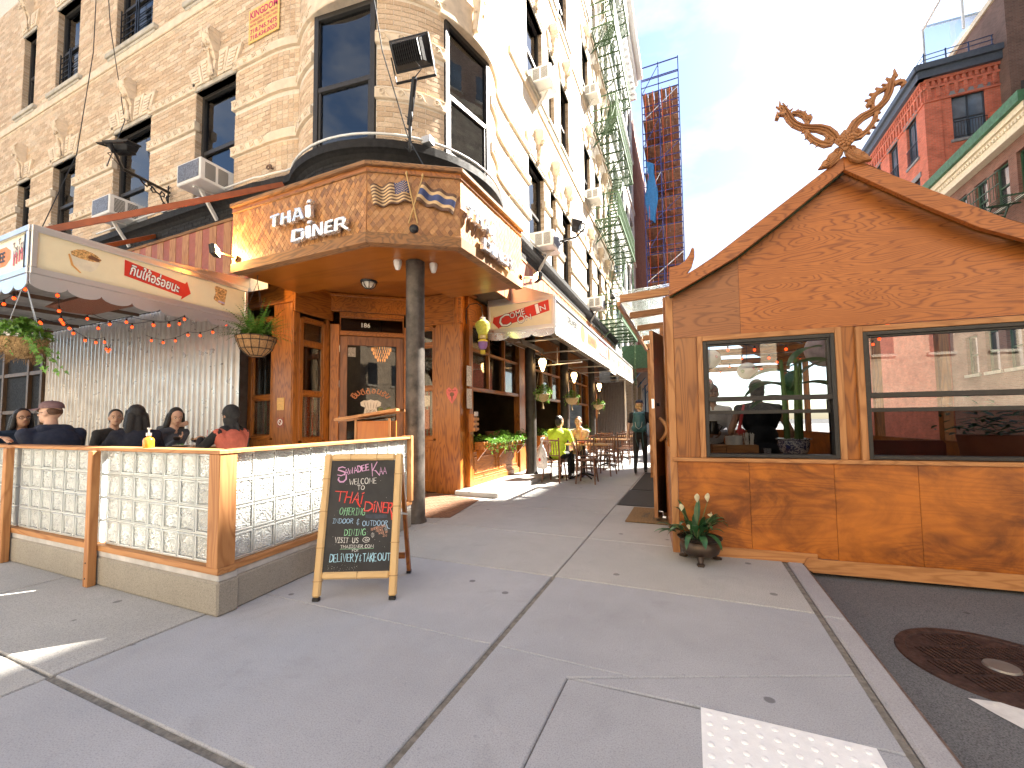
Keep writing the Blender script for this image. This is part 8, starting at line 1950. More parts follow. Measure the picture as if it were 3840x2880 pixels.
def cap_hat(t, H, Rh, col, name='cap'):
    m = MB(); n = 16; prof = [(1.0,.0),(1.0,.25),(.93,.55),(.75,.82),(.45,.97),(.0,1.02)]; vs = []
    for r_, z in prof:
        for j in range(n): a = 2*pi*j/n; vs.append(H(.087*r_*cos(a), -.015+.106*r_*sin(a), .055+.082*z))
    m.add(vs, [(i*n+j,i*n+(j+1)%n,(i+1)*n+(j+1)%n,(i+1)*n+j) for i in range(5) for j in range(n)]); c = mk('cap', m, col, t, world=False, smooth=180)
    m = MB(); vs = []
    for i in range(11): a = R(20+140*i/10); vs += [H(.086*cos(a), -.015+.105*sin(a), .058), H(.074*cos(a), .05+.135*sin(a), .048-.018*abs(cos(a)))]
    m.add(vs+[(v[0],v[1],v[2]-.004) for v in vs], [(2*i,2*i+1,2*i+3,2*i+2) for i in range(10)]+[(22+2*i+2,22+2*i+3,22+2*i+1,22+2*i) for i in range(10)]); mk('peak', m, col, c, world=False, smooth=180)
    m = MB(); m.ell(H(0,-.015,.138), .008, 8, 5); mk('button', m, col, c, world=False)
def glasses(t, H):
    m = MB()
    for s in (-1,1): m.tube([H(s*.033+.024*cos(a*.52), .094, .005+.017*sin(a*.52)) for a in range(13)], .0024, 5); m.tube([H(s*.057,.092,.010),H(s*.078,.03,.010),H(s*.08,-.02,.0)], .0024, 5)
    m.tube([H(-.010,.098,.008),H(.010,.098,.008)], .0024, 5); mk('glasses', m, BLACKI, t, world=False)
def face(dx, dy): return atan2(-dx, dy)
FLZ = .25
NAVYC = cloth('navy_fleece', (.014,.020,.042)); CHAR = cloth('charcoal_fleece', (.035,.036,.040)); NAVY2 = cloth('dark_navy_knit', (.012,.014,.026)); GREYB = cloth('grey_jumper', (.07,.08,.10)); CORAL = cloth('coral_vest', (.52,.13,.085)); LIMEC = cloth('lime_tee', (.58,.80,.05), .7); BLKT = cloth('black_tee', (.013,.013,.014)); NUDE = cloth('pale_halter', (.55,.42,.34)); WSH = cloth('white_shirt', (.70,.70,.70))
def hood(t, H, Rh, nk, S, zp):
    cap_hat(t, H, Rh, cloth('mauve_cap', (.16,.095,.10))); glasses(t, H)
    solid('hood', [('c',tuple(nk+Vector((-.09,-.07,-.02))),tuple(nk+Vector((.09,-.07,-.02))),.065,.065,0),('c',tuple(nk+Vector((-.10,-.02,.0))),tuple(nk+Vector((-.06,-.12,-.06))),.045,.05,0),('c',tuple(nk+Vector((.10,-.02,.0))),tuple(nk+Vector((.06,-.12,-.06))),.045,.05,0),('e',tuple(nk+Vector((0,-.13,-.10))),(.11,.055,.09),None,0)], [NAVYC], t, .009, 4)
person('person in a mauve cap and navy hoodie leaning on the glass block fence', (-6.21,2.22,FLZ), face(-.92,-.12), NAVYC, 'light', hands=[((-.36,.06,.87),(0,0,-1)),((.10,.42,.76),(0,0,-1))], lean=.16, hair='cap', hairm=HAIRN, width=1.20, head_turn=R(26), zs=.47, extra=hood)
person('person with dark hair and glasses facing the one in the mauve cap', (-8.30,2.52,FLZ), face(.98,-.05), cloth('navy_top', (.015,.03,.06)), 'mid', hands=[((-.12,.34,.78),(0,0,-1)),((.12,.34,.78),(0,0,-1))], hair='long', extra=lambda t, H, *a: glasses(t, H), lean=.12)
def coach(t, H, Rh, nk, S, zp):
    m = MB(); c = nk+Vector((-.09,.135,-.17)); put_text(m, 'COACH', c, (-1,-.25,0), (0,0,1), width=.085, height=.018, n=.008, bold=.01); mk('chest_lettering', m, WHITEI, t, world=False)
    m = MB(); m.tube([nk+Vector((.0,.075,-.02)),nk+Vector((0,.10,-.10)),nk+Vector((.0,.115,-.22))], .004, 5); mk('zip', m, STEEL, t, world=False)
person('person with tied back dark hair in a charcoal fleece lettered COACH', (-7.95,3.34,FLZ), face(.98,.02), CHAR, 'light', hands=[((-.14,.38,.78),(0,0,-1)),((.14,.38,.78),(0,0,-1))], hair='tied', head_turn=R(-22), extra=coach)
person('person with long black hair seen from behind in a dark navy jumper', (-5.92,2.76,FLZ), face(-.99,.11), NAVY2, 'mid', hands=[((-.15,.36,.82),(0,0,-1)),((.16,.36,.82),(0,0,-1))], hair='long', lean=.08)
person('person with long black hair reading a phone, hand at the chin', (-6.90,3.50,FLZ), face(.94,.22), GREYB, 'light', hands=[((-.05,.185,1.02),(0,-1,0)),((.12,.36,.82),(0,0,1))], hair='long', head_turn=R(-28), head_tilt=R(18), lean=.14, curl=.5)
person('person in a black head scarf and coral vest seen from behind', (-5.30,3.47,FLZ), face(-.98,-.14), CORAL, 'mid', hands=[((-.12,.42,.84),(0,0,-1)),((.10,.30,.76),(0,0,-1))], hair='hijab', lean=.06, extra=lambda t, H, Rh, nk, S, zp: solid('black_sleeves', [q for i, s in enumerate((-1,1)) for q in (('c',tuple(S[i]),tuple(ik(S[i],((-.12,.42,.84),(.10,.30,.76))[i],.285,.255,(s*.6,-.6,-.6))[0]),.062,.051,0),('c',tuple(ik(S[i],((-.12,.42,.84),(.10,.30,.76))[i],.285,.255,(s*.6,-.6,-.6))[0]),tuple(ik(S[i],((-.12,.42,.84),(.10,.30,.76))[i],.285,.255,(s*.6,-.6,-.6))[1]),.049,.037,0))], [cloth('black_sleeve', (.012,.012,.013))], t))
# at the side tables
person('person in a lime green t-shirt seated with their back to the camera', (-2.62,8.55,0), face(.12,.99), LIMEC, 'mid', trousers=BLKT, hands=[((-.10,.46,.80),(0,0,-1)),((.24,.36,.64),(0,0,-1))], sleeve=0, hair='short', width=1.12, lean=.10, head_turn=R(-22), zs=.56, h=1.06)
person('person in a pale halter top holding a drink across the side table', (-2.42,9.78,0), face(.05,-.99), NUDE, 'light', hands=[((-.06,.26,1.02),(0,-1,.2)),((.10,.30,.96),(0,-1,.2))], sleeve=-1, hair='bun', hairm=HAIRN, lean=.16, head_tilt=R(8), zs=.54)
def pack(t, H, Rh, nk, S, zp):
    cap_hat(t, H, Rh, cloth('navy_cap', (.02,.024,.05)))
    TEAL = cloth('teal_nylon', (.018,.085,.105), .5); b = solid('backpack', [('e',(0,-.19,zp+.30),(.15,.10,.24),None,0),('c',(-.09,-.19,zp+.14),(.09,-.19,zp+.14),.09,.09,0),('e',(0,-.24,zp+.20),(.11,.07,.13),None,0),('c',(-.08,-.18,zp+.48),(.08,-.18,zp+.48),.06,.06,0)], [TEAL], t, .008, 4)
    for s in (-1,1):
        m = MB(); m.tube([(s*.10,-.12,zp+.50),(s*.12,.02,zp+.58),(s*.13,.14,zp+.45),(s*.15,.10,zp+.25),(s*.14,-.10,zp+.14)], .016, 6); mk('strap', m, TEAL, b, world=False); m = MB(); m.tube([(s*.07,-.24,zp+.08),(s*.08,-.25,zp-.10),(s*.06+.03,-.24,zp-.28)], .008, 5); mk('loose_strap', m, TEAL, b, world=False)
    m = MB(); m.tube([(-.08,-.31,zp+.30),(-.06,-.33,zp+.18),(0,-.335,zp+.13),(.06,-.33,zp+.18),(.08,-.31,zp+.30)], .005, 5); mk('reflective_cord', m, STEEL, b, world=False)
wk = person('person walking away with a teal backpack, navy cap and blond hair', (-1.12,10.45,.005), face(-.02,1), BLKT, 'light', trousers=cloth('black_trousers', (.014,.014,.016)), seated=False, hands=[((-.30,.05,.88),(1,0,0)),((.31,.02,.84),(-1,0,0))], sleeve=0, hair='cap', hairm=HAIRL, lean=.03, h=1.0, head_turn=R(-15), curl=.9,
    feet=[(Vector((-.10,-.02,.50)),Vector((-.10,-.30,.17)),R(-48)),(Vector((.09,.10,.49)),Vector((.10,.06,.082)),0.0)], extra=pack)
pb = thing('serving_paddle', 'wooden serving paddle carried by the walking person', 'paddle', (-.80,10.42,.4)); m = MB(); m.prism([(-.075,.0),(.075,.0),(.088,.10),(.086,.26),(.06,.34),(.02,.38),(.018,.60),(-.018,.60),(-.02,.38),(-.06,.34),(-.086,.26),(-.088,.10)], (-.80,10.44,.30), (1,.1,0), (0,.05,1), .015); mk('board', m, W_TABLE, pb, bevel=.004)

# ------------------------------------------------------------------ chairs and tables
def make_chair(label, loc, rotz):
    c = thing('bentwood_chair', label, 'chair', loc, rotz, group='bentwood cafe chairs')
    def q(nm, m, par=c): return mk(nm, m, W_CHAIR, par, world=False, smooth=60)
    m = MB(); m.lathe([(.0,.452),(.17,.450),(.195,.455),(.205,.465),(.205,.478),(.195,.482),(.17,.476),(.0,.472)], (0,0,0), 26, 1, 1.02); q('seat', m)
    m = MB(); m.tube([(.155*cos(a*.262),.155*sin(a*.262),.33) for a in range(25)], .010, 6); q('leg_ring', m)
    for s in (-1,1):
        m = MB(); m.tube([(s*.14,.14,.45),(s*.15,.155,.36),(s*.165,.175,.18),(s*.185,.20,.0)], [.020,.018,.016,.014], 8); q('leg', m)
        m = MB(); m.tube([(s*.195,-.27,.0),(s*.18,-.21,.20),(s*.17,-.175,.42),(s*.168,-.19,.60),(s*.172,-.22,.78),(s*.178,-.25,.925)], [.014,.017,.018,.017,.016,.015], 8); q('rear_upright', m)
        m = MB(); m.tube([(s*.155,.15,.30),(s*.10,.13,.41),(s*.03,.15,.447)], .008, 6); m.tube([(s*.165,-.16,.30),(s*.165,-.05,.42),(s*.165,.02,.447)], .008, 6); q('brace', m)
    for z, y, r_ in ((.875,-.24,.016),(.56,-.186,.011)): m = MB(); m.tube([(-.175,y,z),(-.09,y-.018,z),(0,y-.024,z),(.09,y-.018,z),(.175,y,z)], r_, 8); q('back_rail', m)
    for k in range(5):
        x = -.115+.0575*k; m = MB(); m.tube([(x,-.205,.565),(x,-.213,.64),(x,-.222,.70),(x,-.230,.76),(x,-.255,.87)], [.006,.009,.006,.010,.006], 7); q('spindle', m)
    return c
c0 = make_chair('bentwood chair carrying the person in the lime t-shirt, tote bag hung on it', (-2.66,8.50,0), R(-4))
for lab, loc, rz in (('empty bentwood chair drawn up beside the person in the lime t-shirt',(-1.98,8.55,0),R(3)),('bentwood chair under the person in the pale halter top',(-2.42,9.82,0),pi),('bentwood chair facing the empty one across the first side table',(-1.86,9.85,0),pi-.1),
    ('bentwood chair with its back to the first table, at the second side table',(-2.45,10.95,0),R(4)),('bentwood chair on the kerb side of the second table with its back to the first',(-1.86,11.0,0),R(-5)),('bentwood chair on the far side of the second table by the wall',(-2.4,12.3,0),pi),('bentwood chair on the far side of the second table by the kerb',(-1.8,12.3,0),pi+.08),
    ('bentwood chair with its back to the second table, at the third side table',(-2.4,13.3,0),0),('bentwood chair on the kerb side near end of the third table',(-1.8,13.35,0),R(6)),('bentwood chair at the far end of the third table',(-2.0,14.7,0),pi)): dup(c0, None, loc, rz, lab)
IRONT = plain('table_iron', (.02,.02,.022), .45, .5)
def cafe_table(label, x0, x1, y0, y1, z, zf=0.0):
    t = thing('cafe_table', label, 'table', ((x0+x1)/2,(y0+y1)/2,zf), group='wooden topped cafe tables'); m = MB(); m.box(x0,x1,y0,y1,z-.028,z); mk('table_top', m, W_TABLE, t, bevel=.004); cx_, cy_ = (x0+x1)/2, (y0+y1)/2
    m = MB(); m.tube([(cx_,cy_,zf+.06),(cx_,cy_,z-.04)], .03, 10); m.bar((cx_-.2,cy_,z-.036),(cx_+.2,cy_,z-.036),.04,.012); mk('pedestal', m, IRONT, t, smooth=50)
    for k in range(4): a = pi/4+k*pi/2; m = MB(); m.tube([(cx_,cy_,zf+.10),(cx_+.14*cos(a),cy_+.14*sin(a),zf+.075),(cx_+.30*cos(a),cy_+.30*sin(a),zf+.018)], [.026,.022,.018], 8); mk('foot', m, IRONT, t, smooth=50)
    return t
cafe_table('wooden side table with glasses between the lime t-shirt and the halter top', -2.80, -1.62, 8.92, 9.50, .765); cafe_table('second wooden side table behind the halter top', -2.72,-1.55,11.35,11.92,.765); cafe_table('third wooden side table near the last column', -2.65,-1.5,13.75,14.3,.765)
cafe_table('wooden dining table between the hoodie and the person with glasses', -7.60,-6.95,2.10,2.66,FLZ+.745,FLZ); cafe_table('wooden dining table with the brown paper bag', -7.40,-6.85,2.74,3.20,FLZ+.745,FLZ); cafe_table('wooden dining table with plates between the phone reader and the head scarf', -6.35,-5.72,3.10,3.70,FLZ+.745,FLZ)
# stools under the diners on the raised floor
for i, (x, y, lb) in enumerate(((-6.21,2.22,'the mauve cap'),(-8.30,2.52,'the glasses'),(-7.95,3.34,'the charcoal fleece'),(-5.92,2.76,'the dark navy jumper'),(-6.90,3.50,'the phone reader'),(-5.30,3.47,'the head scarf'))):
    s = thing('stool', 'dark wooden stool under the person with %s' % lb, 'stool', (x,y,FLZ), group='stools on the dining floor'); m = MB(); m.lathe([(.0,.30),(.16,.30),(.17,.315),(.16,.328),(.0,.328)], (x,y,FLZ), 18); mk('seat', m, W_CHAIR, s)
    for k in range(4): a = pi/4+k*pi/2; m = MB(); m.tube([(x+.10*cos(a),y+.10*sin(a),FLZ+.299),(x+.16*cos(a),y+.16*sin(a),FLZ)], .014, 7); mk('leg', m, W_CHAIR, s)
# things on the tables and the rail
sb_ = thing('soap_dispenser', 'amber hand soap dispenser with a silver pump on the fence rail', 'soap dispenser', (-3.86,1.86,1.10)); x, y, z = -3.86,1.86,1.1005
m = MB(); m.lathe([(.0,.0),(.034,.0),(.036,.01),(.036,.06),(.030,.075),(.014,.082),(.014,.092)], (x,y,z), 18); mk('bottle', m, plain('amber_liquid', (.78,.28,.02), .15, var=.05, coat=.5), sb_, smooth=50)
m = MB(); m.lathe([(.018,.0925),(.018,.115),(.006,.118),(.006,.142),(.012,.145),(.012,.155),(.0,.156)], (x,y,z), 12); m.tube([(x,y,z+.151),(x+.03,y-.008,z+.152),(x+.045,y-.012,z+.146)], .004, 6); mk('pump', m, STEEL, sb_, smooth=50)
bg = thing('paper_bag', 'folded brown paper bag on the dining table', 'bag', (-7.02,2.95,.995)); m = MB(); m.add([(-7.10,2.90,.997),(-6.95,2.90,.997),(-6.95,3.00,.997),(-7.10,3.00,.997),(-7.09,2.91,1.07),(-6.96,2.91,1.085),(-6.97,2.97,1.10),(-7.09,2.97,1.10)], m.BF); mk('bag', m, plain('kraft_paper', (.36,.22,.11), .85, var=.2), bg, bevel=.006); m = MB(); m.add([(-7.09,2.935,1.0995),(-6.97,2.935,1.0995),(-6.97,2.95,1.125),(-7.09,2.95,1.12)], [(0,1,2,3)]); mk('folded_top', m, plain('kraft_paper', (.36,.22,.11), .85), bg)
def plate(x, y, z, r, label): t = thing('plate', label, 'plate', (x,y,z)); m = MB(); m.lathe([(.0,.002),(r*.6,.003),(r,.016),(r*1.01,.019),(r*.95,.017),(r*.6,.007),(.0,.006)], (x,y,z), 24); mk('dish', m, WHITE, t, smooth=60); return t
pt = plate(-6.17,3.34,.996,.10,'white plate with greens in front of the phone reader'); m = MB(); rn = random.Random(2); [leaf(m,(-6.21+rn.uniform(0,.05),3.32+rn.uniform(0,.04),1.012),(rn.uniform(-1,1),rn.uniform(-1,1),.5),(0,0,1),.04,'ivy',(1,1.3,.8)) for _ in range(9)]; mk('greens', m, LEAF_IVY, pt, kind='stuff')
plate(-5.93,3.40,.996,.085,'small white plate by the plastic cup')
bw = thing('glass_bowl', 'stemmed glass bowl of salad by the phone', 'bowl', (-6.11,3.48,.996)); m = MB(); m.lathe([(.035,.0),(.008,.01),(.008,.04),(.05,.06),(.065,.085),(.062,.085),(.045,.062),(.0,.05)], (-6.11,3.48,.9965), 18); mk('bowl', m, clear_glass('tumbler_glass', (.9,.92,.92), .15), bw, smooth=60); m = MB(); [m.ell((-6.11+rn.uniform(-.045,.045),3.48+rn.uniform(-.045,.045),1.075+rn.uniform(0,.02)), .014, 6, 5) for _ in range(28)]; mk('salad', m, plain('salad_mix', (.36,.22,.10), .7, var=.8, scale=50), bw, kind='stuff')
cp_ = thing('plastic_cup', 'clear plastic cup with a red straw by the head scarf', 'cup', (-5.85,3.46,.996)); m = MB(); m.lathe([(.0,.0),(.028,.0),(.042,.12),(.043,.122),(.040,.12),(.026,.004),(.0,.004)], (-5.85,3.46,.997), 18); mk('cup', m, clear_glass('tumbler_glass', (.9,.92,.92), .15), cp_, smooth=60); m = MB(); m.lathe([(.0,.006),(.025,.006),(.034,.07),(.0,.07)], (-5.85,3.46,.997), 16); mk('drink', m, plain('iced_drink', (.45,.36,.38), .2), cp_, smooth=60); m = MB(); m.tube([(-5.86,3.46,1.01),(-5.845,3.46,1.21)], .004, 6); mk('straw', m, plain('red_straw', (.72,.08,.06), .4), cp_)
ph_ = thing('phone', 'phone held up by the long haired diner at the table', 'phone', (-6.44,3.44,1.1)); m = MB(); m.bar((-6.50,3.46,1.07),(-6.36,3.38,1.12),.075,.009); mk('handset', m, plain('phone_case', (.10,.075,.06), .35), ph_, bevel=.003)
for i, (x, y) in enumerate(((-2.42,9.10),(-2.15,9.30),(-1.95,9.15))):
    t = thing('drinking_glass', ['tall glass nearest the lime t-shirt on the side table','tall glass in the middle of the side table','tall glass by the empty chair on the side table'][i], 'glass', (x,y,.766), group='glasses on the side table'); m = MB(); m.lathe([(.0,.0),(.028,.0),(.034,.13),(.032,.13),(.026,.006),(.0,.006)], (x,y,.7665), 16); mk('glass', m, clear_glass('tumbler_glass', (.9,.92,.92), .15), t, smooth=60); m = MB(); m.lathe([(.0,.008),(.025,.008),(.029,.09),(.0,.09)], (x,y,.7665), 14); mk('iced_tea', m, plain('iced_tea', (.52,.22,.05), .2), t, smooth=60)
t = thing('serving_bowl', 'terracotta coloured bowl on the side table', 'bowl', (-2.2,9.0,.766)); m = MB(); m.lathe([(.04,.0),(.08,.02),(.105,.055),(.10,.055),(.075,.025),(.0,.012)], (-2.2,9.05,.7665), 22); mk('bowl', m, plain('red_glaze', (.40,.10,.05), .3), t, smooth=60)
# tote bag on the chair back
tb = thing('tote_bag', 'white cotton tote bag printed with a ring of lettering, hung on a chair', 'tote bag', (-2.9,8.25,.35)); CT = cloth('white_cotton', (.66,.64,.62))
m = MB(); Ub = Vector((.92,-.39,0)); Nb = Vector((-.39,-.92,0)); O = Vector((-2.855,8.215,.30)); prof = [(-.16,.06),(-.13,.0),(.0,-.02),(.13,.0),(.16,.06),(.155,.22),(.12,.36),(.05,.44),(.025,.52),(-.025,.52),(-.05,.44),(-.12,.36),(-.155,.22)]
vs = []; nn = len(prof)
for s in (-1,1): vs += [O+Ub*(x*.92)+Vector((0,0,z))+Nb*s*.008 for x, z in prof]
vs += [O+Vector((0,0,.18))+Nb*.07, O+Vector((0,0,.18))-Nb*.05]; fs = [((i+1)%nn+nn,i+nn,2*nn) for i in range(nn)]+[(i,(i+1)%nn,2*nn+1) for i in range(nn)]+[(i+nn,(i+1)%nn+nn,(i+1)%nn,i) for i in range(nn)]
m.add(vs, fs); mk('bag', m, CT, tb, smooth=180); m = MB(); m.tube([O+Vector((0,0,.51)),O+Ub*.05+Vector((0,0,.62)),Vector((-2.82,8.26,.93))], .012, 6); m.tube([O+Vector((0,0,.51)),O-Ub*.02+Vector((0,0,.62)),Vector((-2.84,8.26,.93))], .012, 6); mk('handles', m, CT, tb)
m = MB(); Oc_ = O+Vector((0,0,.18)); txt = 'THE WORLD REVOLVES AROUND NO HYPOCRITES '
for i, c in enumerate(txt):
    if c == ' ': continue
    a = R(200+320*i/len(txt)); rr = .095; put_text(m, c, Oc_+Ub*rr*cos(a)+Vector((0,0,rr*sin(a)))+Nb*(.036), Ub*(-sin(a))+Vector((0,0,cos(a))), Ub*(-cos(a))+Vector((0,0,-sin(a))), height=.020, n=.004)
mk('printed_ring', m, BLACKI, tb); m = MB(); m.poly([(.032*cos(t*.39),.036*sin(t*.39)) for t in range(16)], Oc_+Nb*.068, Ub, (0,0,1), .004); mk('red_print', m, REDP, tb)
# card rack and menus on the pilaster
t = thing('card_rack', 'small wooden card rack on the sunlit pilaster', 'rack', (-3.66,6.62,1.2)); m = MB(); m.box(-3.70,-3.58,6.60,6.74,1.10,1.42); mk('back', m, W_OAKZ, t, bevel=.004)
for k in range(3): m = MB(); m.box(-3.5798,-3.545,6.60,6.74,1.12+k*.09,1.17+k*.09); mk('pocket', m, W_TRIM_X, t)
m = MB(); m.box(-3.575,-3.55,6.62,6.72,1.38,1.46); mk('cards', m, plain('card_print', (.55,.50,.48), .6, var=.5, scale=30), t)
for i, (z0, z1) in enumerate(((1.93,2.30),(1.52,1.88))): m = MB(); m.fbox(FX,.12,.30,z0,z1,.071,.076); mk('menu_sheet', m, plain('menu_print', (.62,.59,.56), .6, var=.4, scale=32), label=['framed menu sheet higher on the pilaster edge','framed menu sheet lower on the pilaster edge'][i], cat='menu', group='menu sheets')
# notices by the left pilaster
for i, (z0, z1, c) in enumerate(((1.50,1.70,(.66,.40,.14)),(1.22,1.38,(.30,.09,.05)))): m = MB(); m.fbox(FW,.86,1.02,z0,z1,.061,.068); mk('notice', m, plain('notice_paper_%d' % i, c, .6, var=.2, scale=30), label=['orange printed notice on the left oak pilaster','small red framed no smoking notice on the left oak pilaster'][i], cat='notice')
t_ = bpy.data.objects['notice.001'] if 'notice.001' in bpy.data.objects else None
m = MB(); m.tube([FW.p(.94+.045*cos(a*.35),1.305+.045*sin(a*.35),.070) for a in range(19)], .006, 5); m.bar(FW.p(.91,1.335,.070),FW.p(.97,1.275,.070),.01,.004); o = mk('prohibition_ring', m, WHITEI); o.parent = t_; 
# counter plant pot inside the open window
t = thing('counter_pot', 'patterned clay pot on the shaded counter behind the ivy', 'pot', (-4.0,8.2,.8)); m = MB(); m.lathe([(.0,.0),(.10,.0),(.11,.04),(.07,.09),(.08,.12),(.15,.20),(.17,.30),(.16,.30),(.12,.22),(.0,.2)], (-3.98,8.2,.765), 20); mk('pot', m, plain('glazed_clay', (.26,.11,.06), .35, var=.5, scale=22), t, smooth=60)
# ------------------------------------------------------------------ inside the dining shed
def SP(s, z, n): return FH.p(s, z, n)
cnt = thing('serving_shelf', 'wooden serving shelf along the inside of the shed windows', 'shelf', SP(1.5,.9,-.3)); m = MB(); m.fbox(FH,.08,2.98,.87,.905,-.42,-.102); mk('board', m, W_TRIM_X, cnt)
for s in (.3,1.5,2.7): m = MB(); m.fbox(FH,s,s+.04,.02,.8695,-.40,-.34); mk('leg', m, W_OAKZ, cnt)
cr = thing('wooden_crate', 'small wooden crate of drinking straws on the shed shelf', 'crate', SP(.6,.905,-.22))
for i, (s0, s1) in enumerate(((.40,.52),(.522,.80))): m = MB(); m.fbox(FH,s0,s1,.906,1.02,-.30,-.16); mk('box', m, W_TRIM_X, cr, bevel=.004)
m = MB(); m.lathe([(.0,.0),(.075,.0),(.075,.085),(.07,.085),(.07,.01),(.0,.01)], SP(.60,1.021,-.23), 24); mk('tub', m, WHITE, cr, smooth=40)
rn = random.Random(6)
for k in range(22): p = SP(.70+rn.uniform(0,.08),1.0,-.20-rn.uniform(0,.06)); m = MB(); m.tube([p,p+Vector((rn.uniform(-.02,.02),rn.uniform(-.02,.02),.12+rn.uniform(0,.02)))], .004, 5); mk('straw', m, WHITEI, cr)
t = thing('metal_cup', 'dimpled metal cup beside the crate on the shed shelf', 'cup', SP(.89,.905,-.2)); m = MB(); m.lathe([(.0,.0),(.026,.0),(.032,.08),(.03,.08),(.024,.006),(.0,.006)], SP(.88,.906,-.2), 16); mk('cup', m, plain('dimpled_metal', (.55,.55,.56), .3, 1, var=.3, scale=90, bmp=.8), t)
t = thing('snack_packet', 'crumpled white and red packet on the shed shelf', 'packet', SP(1.0,.905,-.2)); m = MB(); m.ell(SP(1.03,.925,-.2), (.06,.04,.018), 9, 5); mk('packet', m, plain('packet_print', (.60,.35,.33), .4, var=.8, scale=30), t)
# blue and white planter with a banana plant
bpn = thing('porcelain_planter', 'blue and white porcelain planter with a broad leaved plant in the shed', 'planter', SP(1.16,.905,-.32))
POR, ntp, bpr = newmat('blue_white_porcelain'); vv = coords(ntp); c = ramp(ntp, noise(ntp, vv, 30, 3, .6, 2.0), [(.46,(.72,.74,.78)),(.52,(.03,.05,.22))]); ntp.links.new(c, bpr.inputs['Base Color']); bpr.inputs['Roughness'].default_value = .15
P0 = SP(1.155,.906,-.40); m = MB(); m.lathe([(.0,.0),(.085,.0),(.12,.05),(.135,.11),(.13,.15),(.15,.16),(.152,.17),(.12,.17),(.11,.13),(.0,.12)], P0, 28); mk('pot', m, POR, bpn, smooth=60)
for k, (dx, dy) in enumerate(((-.05,0),(.03,-.02),(.06,.03))): m = MB(); m.tube([P0+Vector((dx,dy,.12)),P0+Vector((dx*1.2,dy,.5)),P0+Vector((dx*1.5,dy,.95))], [.028,.024,.015], 8); mk('stem', m, plain('green_stem', (.12,.22,.06), .5), bpn)
for k in range(9):
    a = rn.uniform(0,6.28); el = rn.uniform(.2,1.2); b = P0+Vector((rn.uniform(-.05,.05),rn.uniform(-.05,.05),rn.uniform(.5,.95))); d = Vector((cos(a)*cos(el),abs(sin(a))*cos(el)*.6,sin(el))); m = MB(); m.col = (1.4,1.5,1.3); side = d.cross(Vector((0,0,1))).normalized(); vs = []; q = b.copy(); dd = d.copy()
    for i in range(9): w = .085*sin(pi*(i+.6)/9.2); vs += [q-side*w+Vector((0,0,w*.3)), q, q+side*w+Vector((0,0,w*.3))]; dd = (dd+Vector((0,0,-.14))).normalized(); q = q+dd*.055
    m.add(vs, [f for i in range(8) for f in ((3*i,3*i+1,3*i+4,3*i+3),(3*i+1,3*i+2,3*i+5,3*i+4))]); mk('leaf', m, LEAF_LILY, bpn, smooth=180)
# red bench and terracotta planter behind the right window
t = thing('red_bench', 'oxblood bench back behind the wide shed window', 'bench', SP(2.1,0,-.6)); m = MB(); pl = [(1.62,.4),(2.42,.4),(2.42,1.02),(2.40,1.05),(1.62,1.05)]; m.prism(pl, SP(0,0,-.62), FH.U, (0,0,1), .04); mk('backrest', m, plain('oxblood_ply', (.17,.030,.022), .45, var=.15), t); m = MB(); m.fbox(FH,1.62,2.42,.40,.45,-1.0,-.58); mk('seat', m, plain('oxblood_ply', (.17,.030,.022), .45), t)
t = thing('terracotta_planter', 'large terracotta planter of leafy plants behind the wide shed window', 'planter', SP(2.75,.4,-.6)); P1 = SP(2.72,.55,-.55); m = MB(); m.lathe([(.0,.0),(.15,.0),(.215,.55),(.20,.55),(.18,.5),(.0,.5)], P1, 26); mk('pot', m, plain('terracotta_clay', (.22,.075,.045), .75, var=.15), t, smooth=60)
m = MB(); 
for k in range(160): a = rn.uniform(0,6.28); q = P1+Vector((rn.gauss(0,.16),rn.gauss(0,.12),.55+abs(rn.gauss(.08,.1)))); g = rn.uniform(.5,1.1); leaf(m, q, (cos(a),sin(a),rn.uniform(-.2,.8)), (0,-.3,1), rn.uniform(.06,.12), 'long', (g,g,g))
mk('foliage', m, LEAF_LILY, t, kind='stuff')
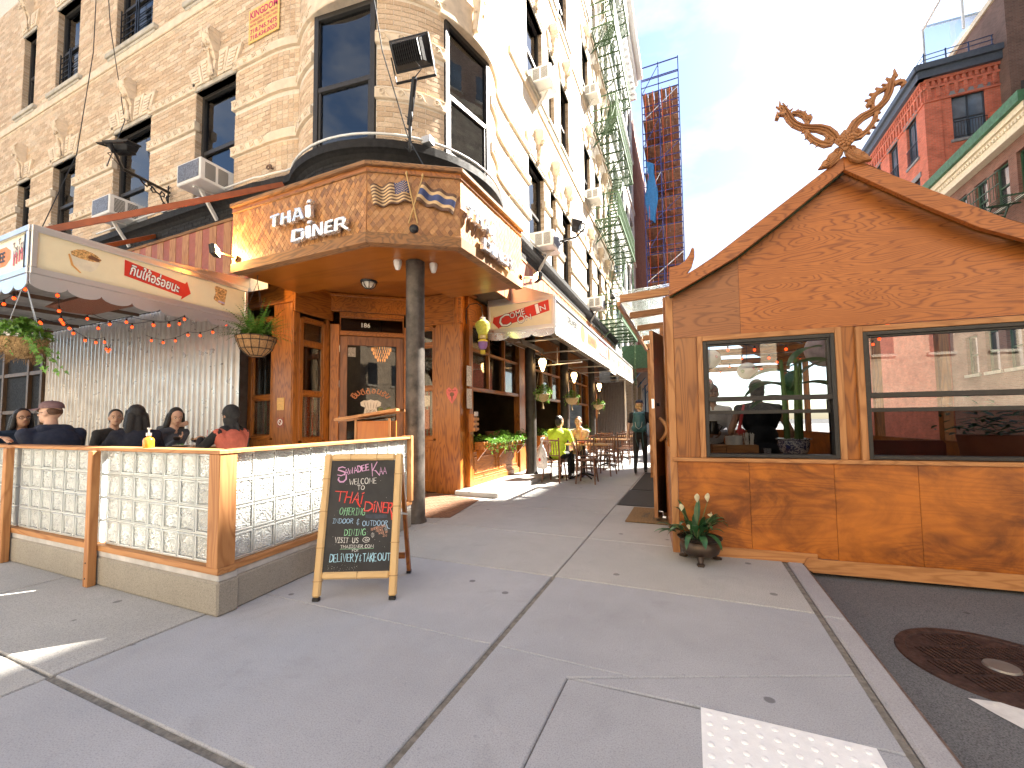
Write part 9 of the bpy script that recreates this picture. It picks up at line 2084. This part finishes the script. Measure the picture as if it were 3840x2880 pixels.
# paper lanterns and festoon bulbs under the roof
for i, (s, z, n, r_) in enumerate(((.55,2.02,-1.3,.13),(.98,1.86,-1.4,.115),(.50,1.72,-1.5,.11),(1.75,2.05,-1.2,.22),(1.20,2.30,-1.0,.16))):
    t = thing('paper_lantern', ['white paper lantern with painted flowers high in the left shed window','white paper lantern with painted flowers lower right of its neighbours','small white paper lantern lowest by the left window frame','largest crinkled paper lantern beside the banana leaves','pinkish paper lantern near the shed rafters'][i], 'paper lantern', SP(s,z,n), group='paper lanterns in the shed'); m = MB(); m.ell(SP(s,z,n), (r_,r_,r_*.92), 20, 14); mk('shade', m, plain('rice_paper' if i < 3 else 'crinkled_paper', (.74,.72,.66) if i < 3 else (.52,.46,.48), .8, var=.05 if i < 3 else .35, scale=9, sss=.3), t, smooth=180); m = MB(); m.tube([SP(s,z+r_*.9,n),SP(s,2.55,n)], .003, 4); mk('cord', m, BLACKI, t)
    if i < 3:
        for k in range(5): a = rn.uniform(-1,1); m = MB(); m.ell(SP(s+a*r_*.6,z+rn.uniform(-.3,.3)*r_,n+r_*.83), (.028,.012,.022), 7, 5); mk('painted_flower', m, plain('flower_pink', (.50,.16,.20), .7) if k % 2 else plain('flower_leaf', (.22,.32,.14), .7), t)
for i, n in enumerate((-.8,-1.6,-2.4,-3.4,-4.4)): string([tuple(SP(.1,2.42,n)),tuple(SP(1.0,2.28,n-.3)),tuple(SP(2.0,2.30,n)),tuple(SP(2.95,2.4,n-.3))],9,['amber festoon string nearest the shed windows','second amber festoon string in the shed','third amber festoon string in the shed','fourth amber festoon string deep in the shed','last amber festoon string at the back of the shed'][i],.08)
# people in the shed
person('person in a white shirt carrying a dark jug inside the shed', tuple(SP(.62,-.02,-1.9)), face(.1,-1), WSH, 'deep', seated=False, hands=[((-.06,.30,1.12),(1,0,0)),((.14,.28,1.10),(-1,0,0))], hair='short', sleeve=1)
t = thing('jug', 'dark glass jug held by the person in the white shirt', 'jug', SP(.60,1.1,-1.58)); m = MB(); m.lathe([(.0,.0),(.055,.0),(.065,.06),(.05,.13),(.045,.16),(.05,.17)], SP(.60,1.08,-1.56), 16); mk('body', m, plain('dark_jug', (.03,.025,.02), .15), t, smooth=60); m = MB(); m.tube([SP(.655,1.21,-1.56),SP(.70,1.18,-1.56),SP(.66,1.11,-1.56)], .008, 6); mk('handle', m, BLACKM, t)
def shoulder_bag(t, H, Rh, nk, S, zp):
    b = solid('woven_bag', [('e',(-.27,-.02,zp+.04),(.10,.12,.16),None,0)], [plain('woven_pattern', (.30,.16,.10), .8, var=.9, scale=26)], t); m = MB(); m.tube([(-.27,.0,zp+.18),(-.19,.0,zp+.52),(-.27,-.06,zp+.18)], .014, 6); mk('red_strap', m, plain('red_braid', (.62,.06,.06), .7), b, world=False); m = MB(); m.ell((-.22,.02,zp+.21), .045, 9, 6); mk('pompom', m, plain('red_braid', (.62,.06,.06), .7), b, world=False)
person('person in a black sleeveless dress with a woven shoulder bag inside the shed', tuple(SP(1.06,-.02,-1.15)), face(-.2,1), BLKT, 'mid', trousers=BLKT, seated=False, hands=[((-.28,.16,.95),(1,0,0)),((.30,.10,.90),(-1,0,0))], sleeve=-1, hair='bun', width=1.12, extra=shoulder_bag)
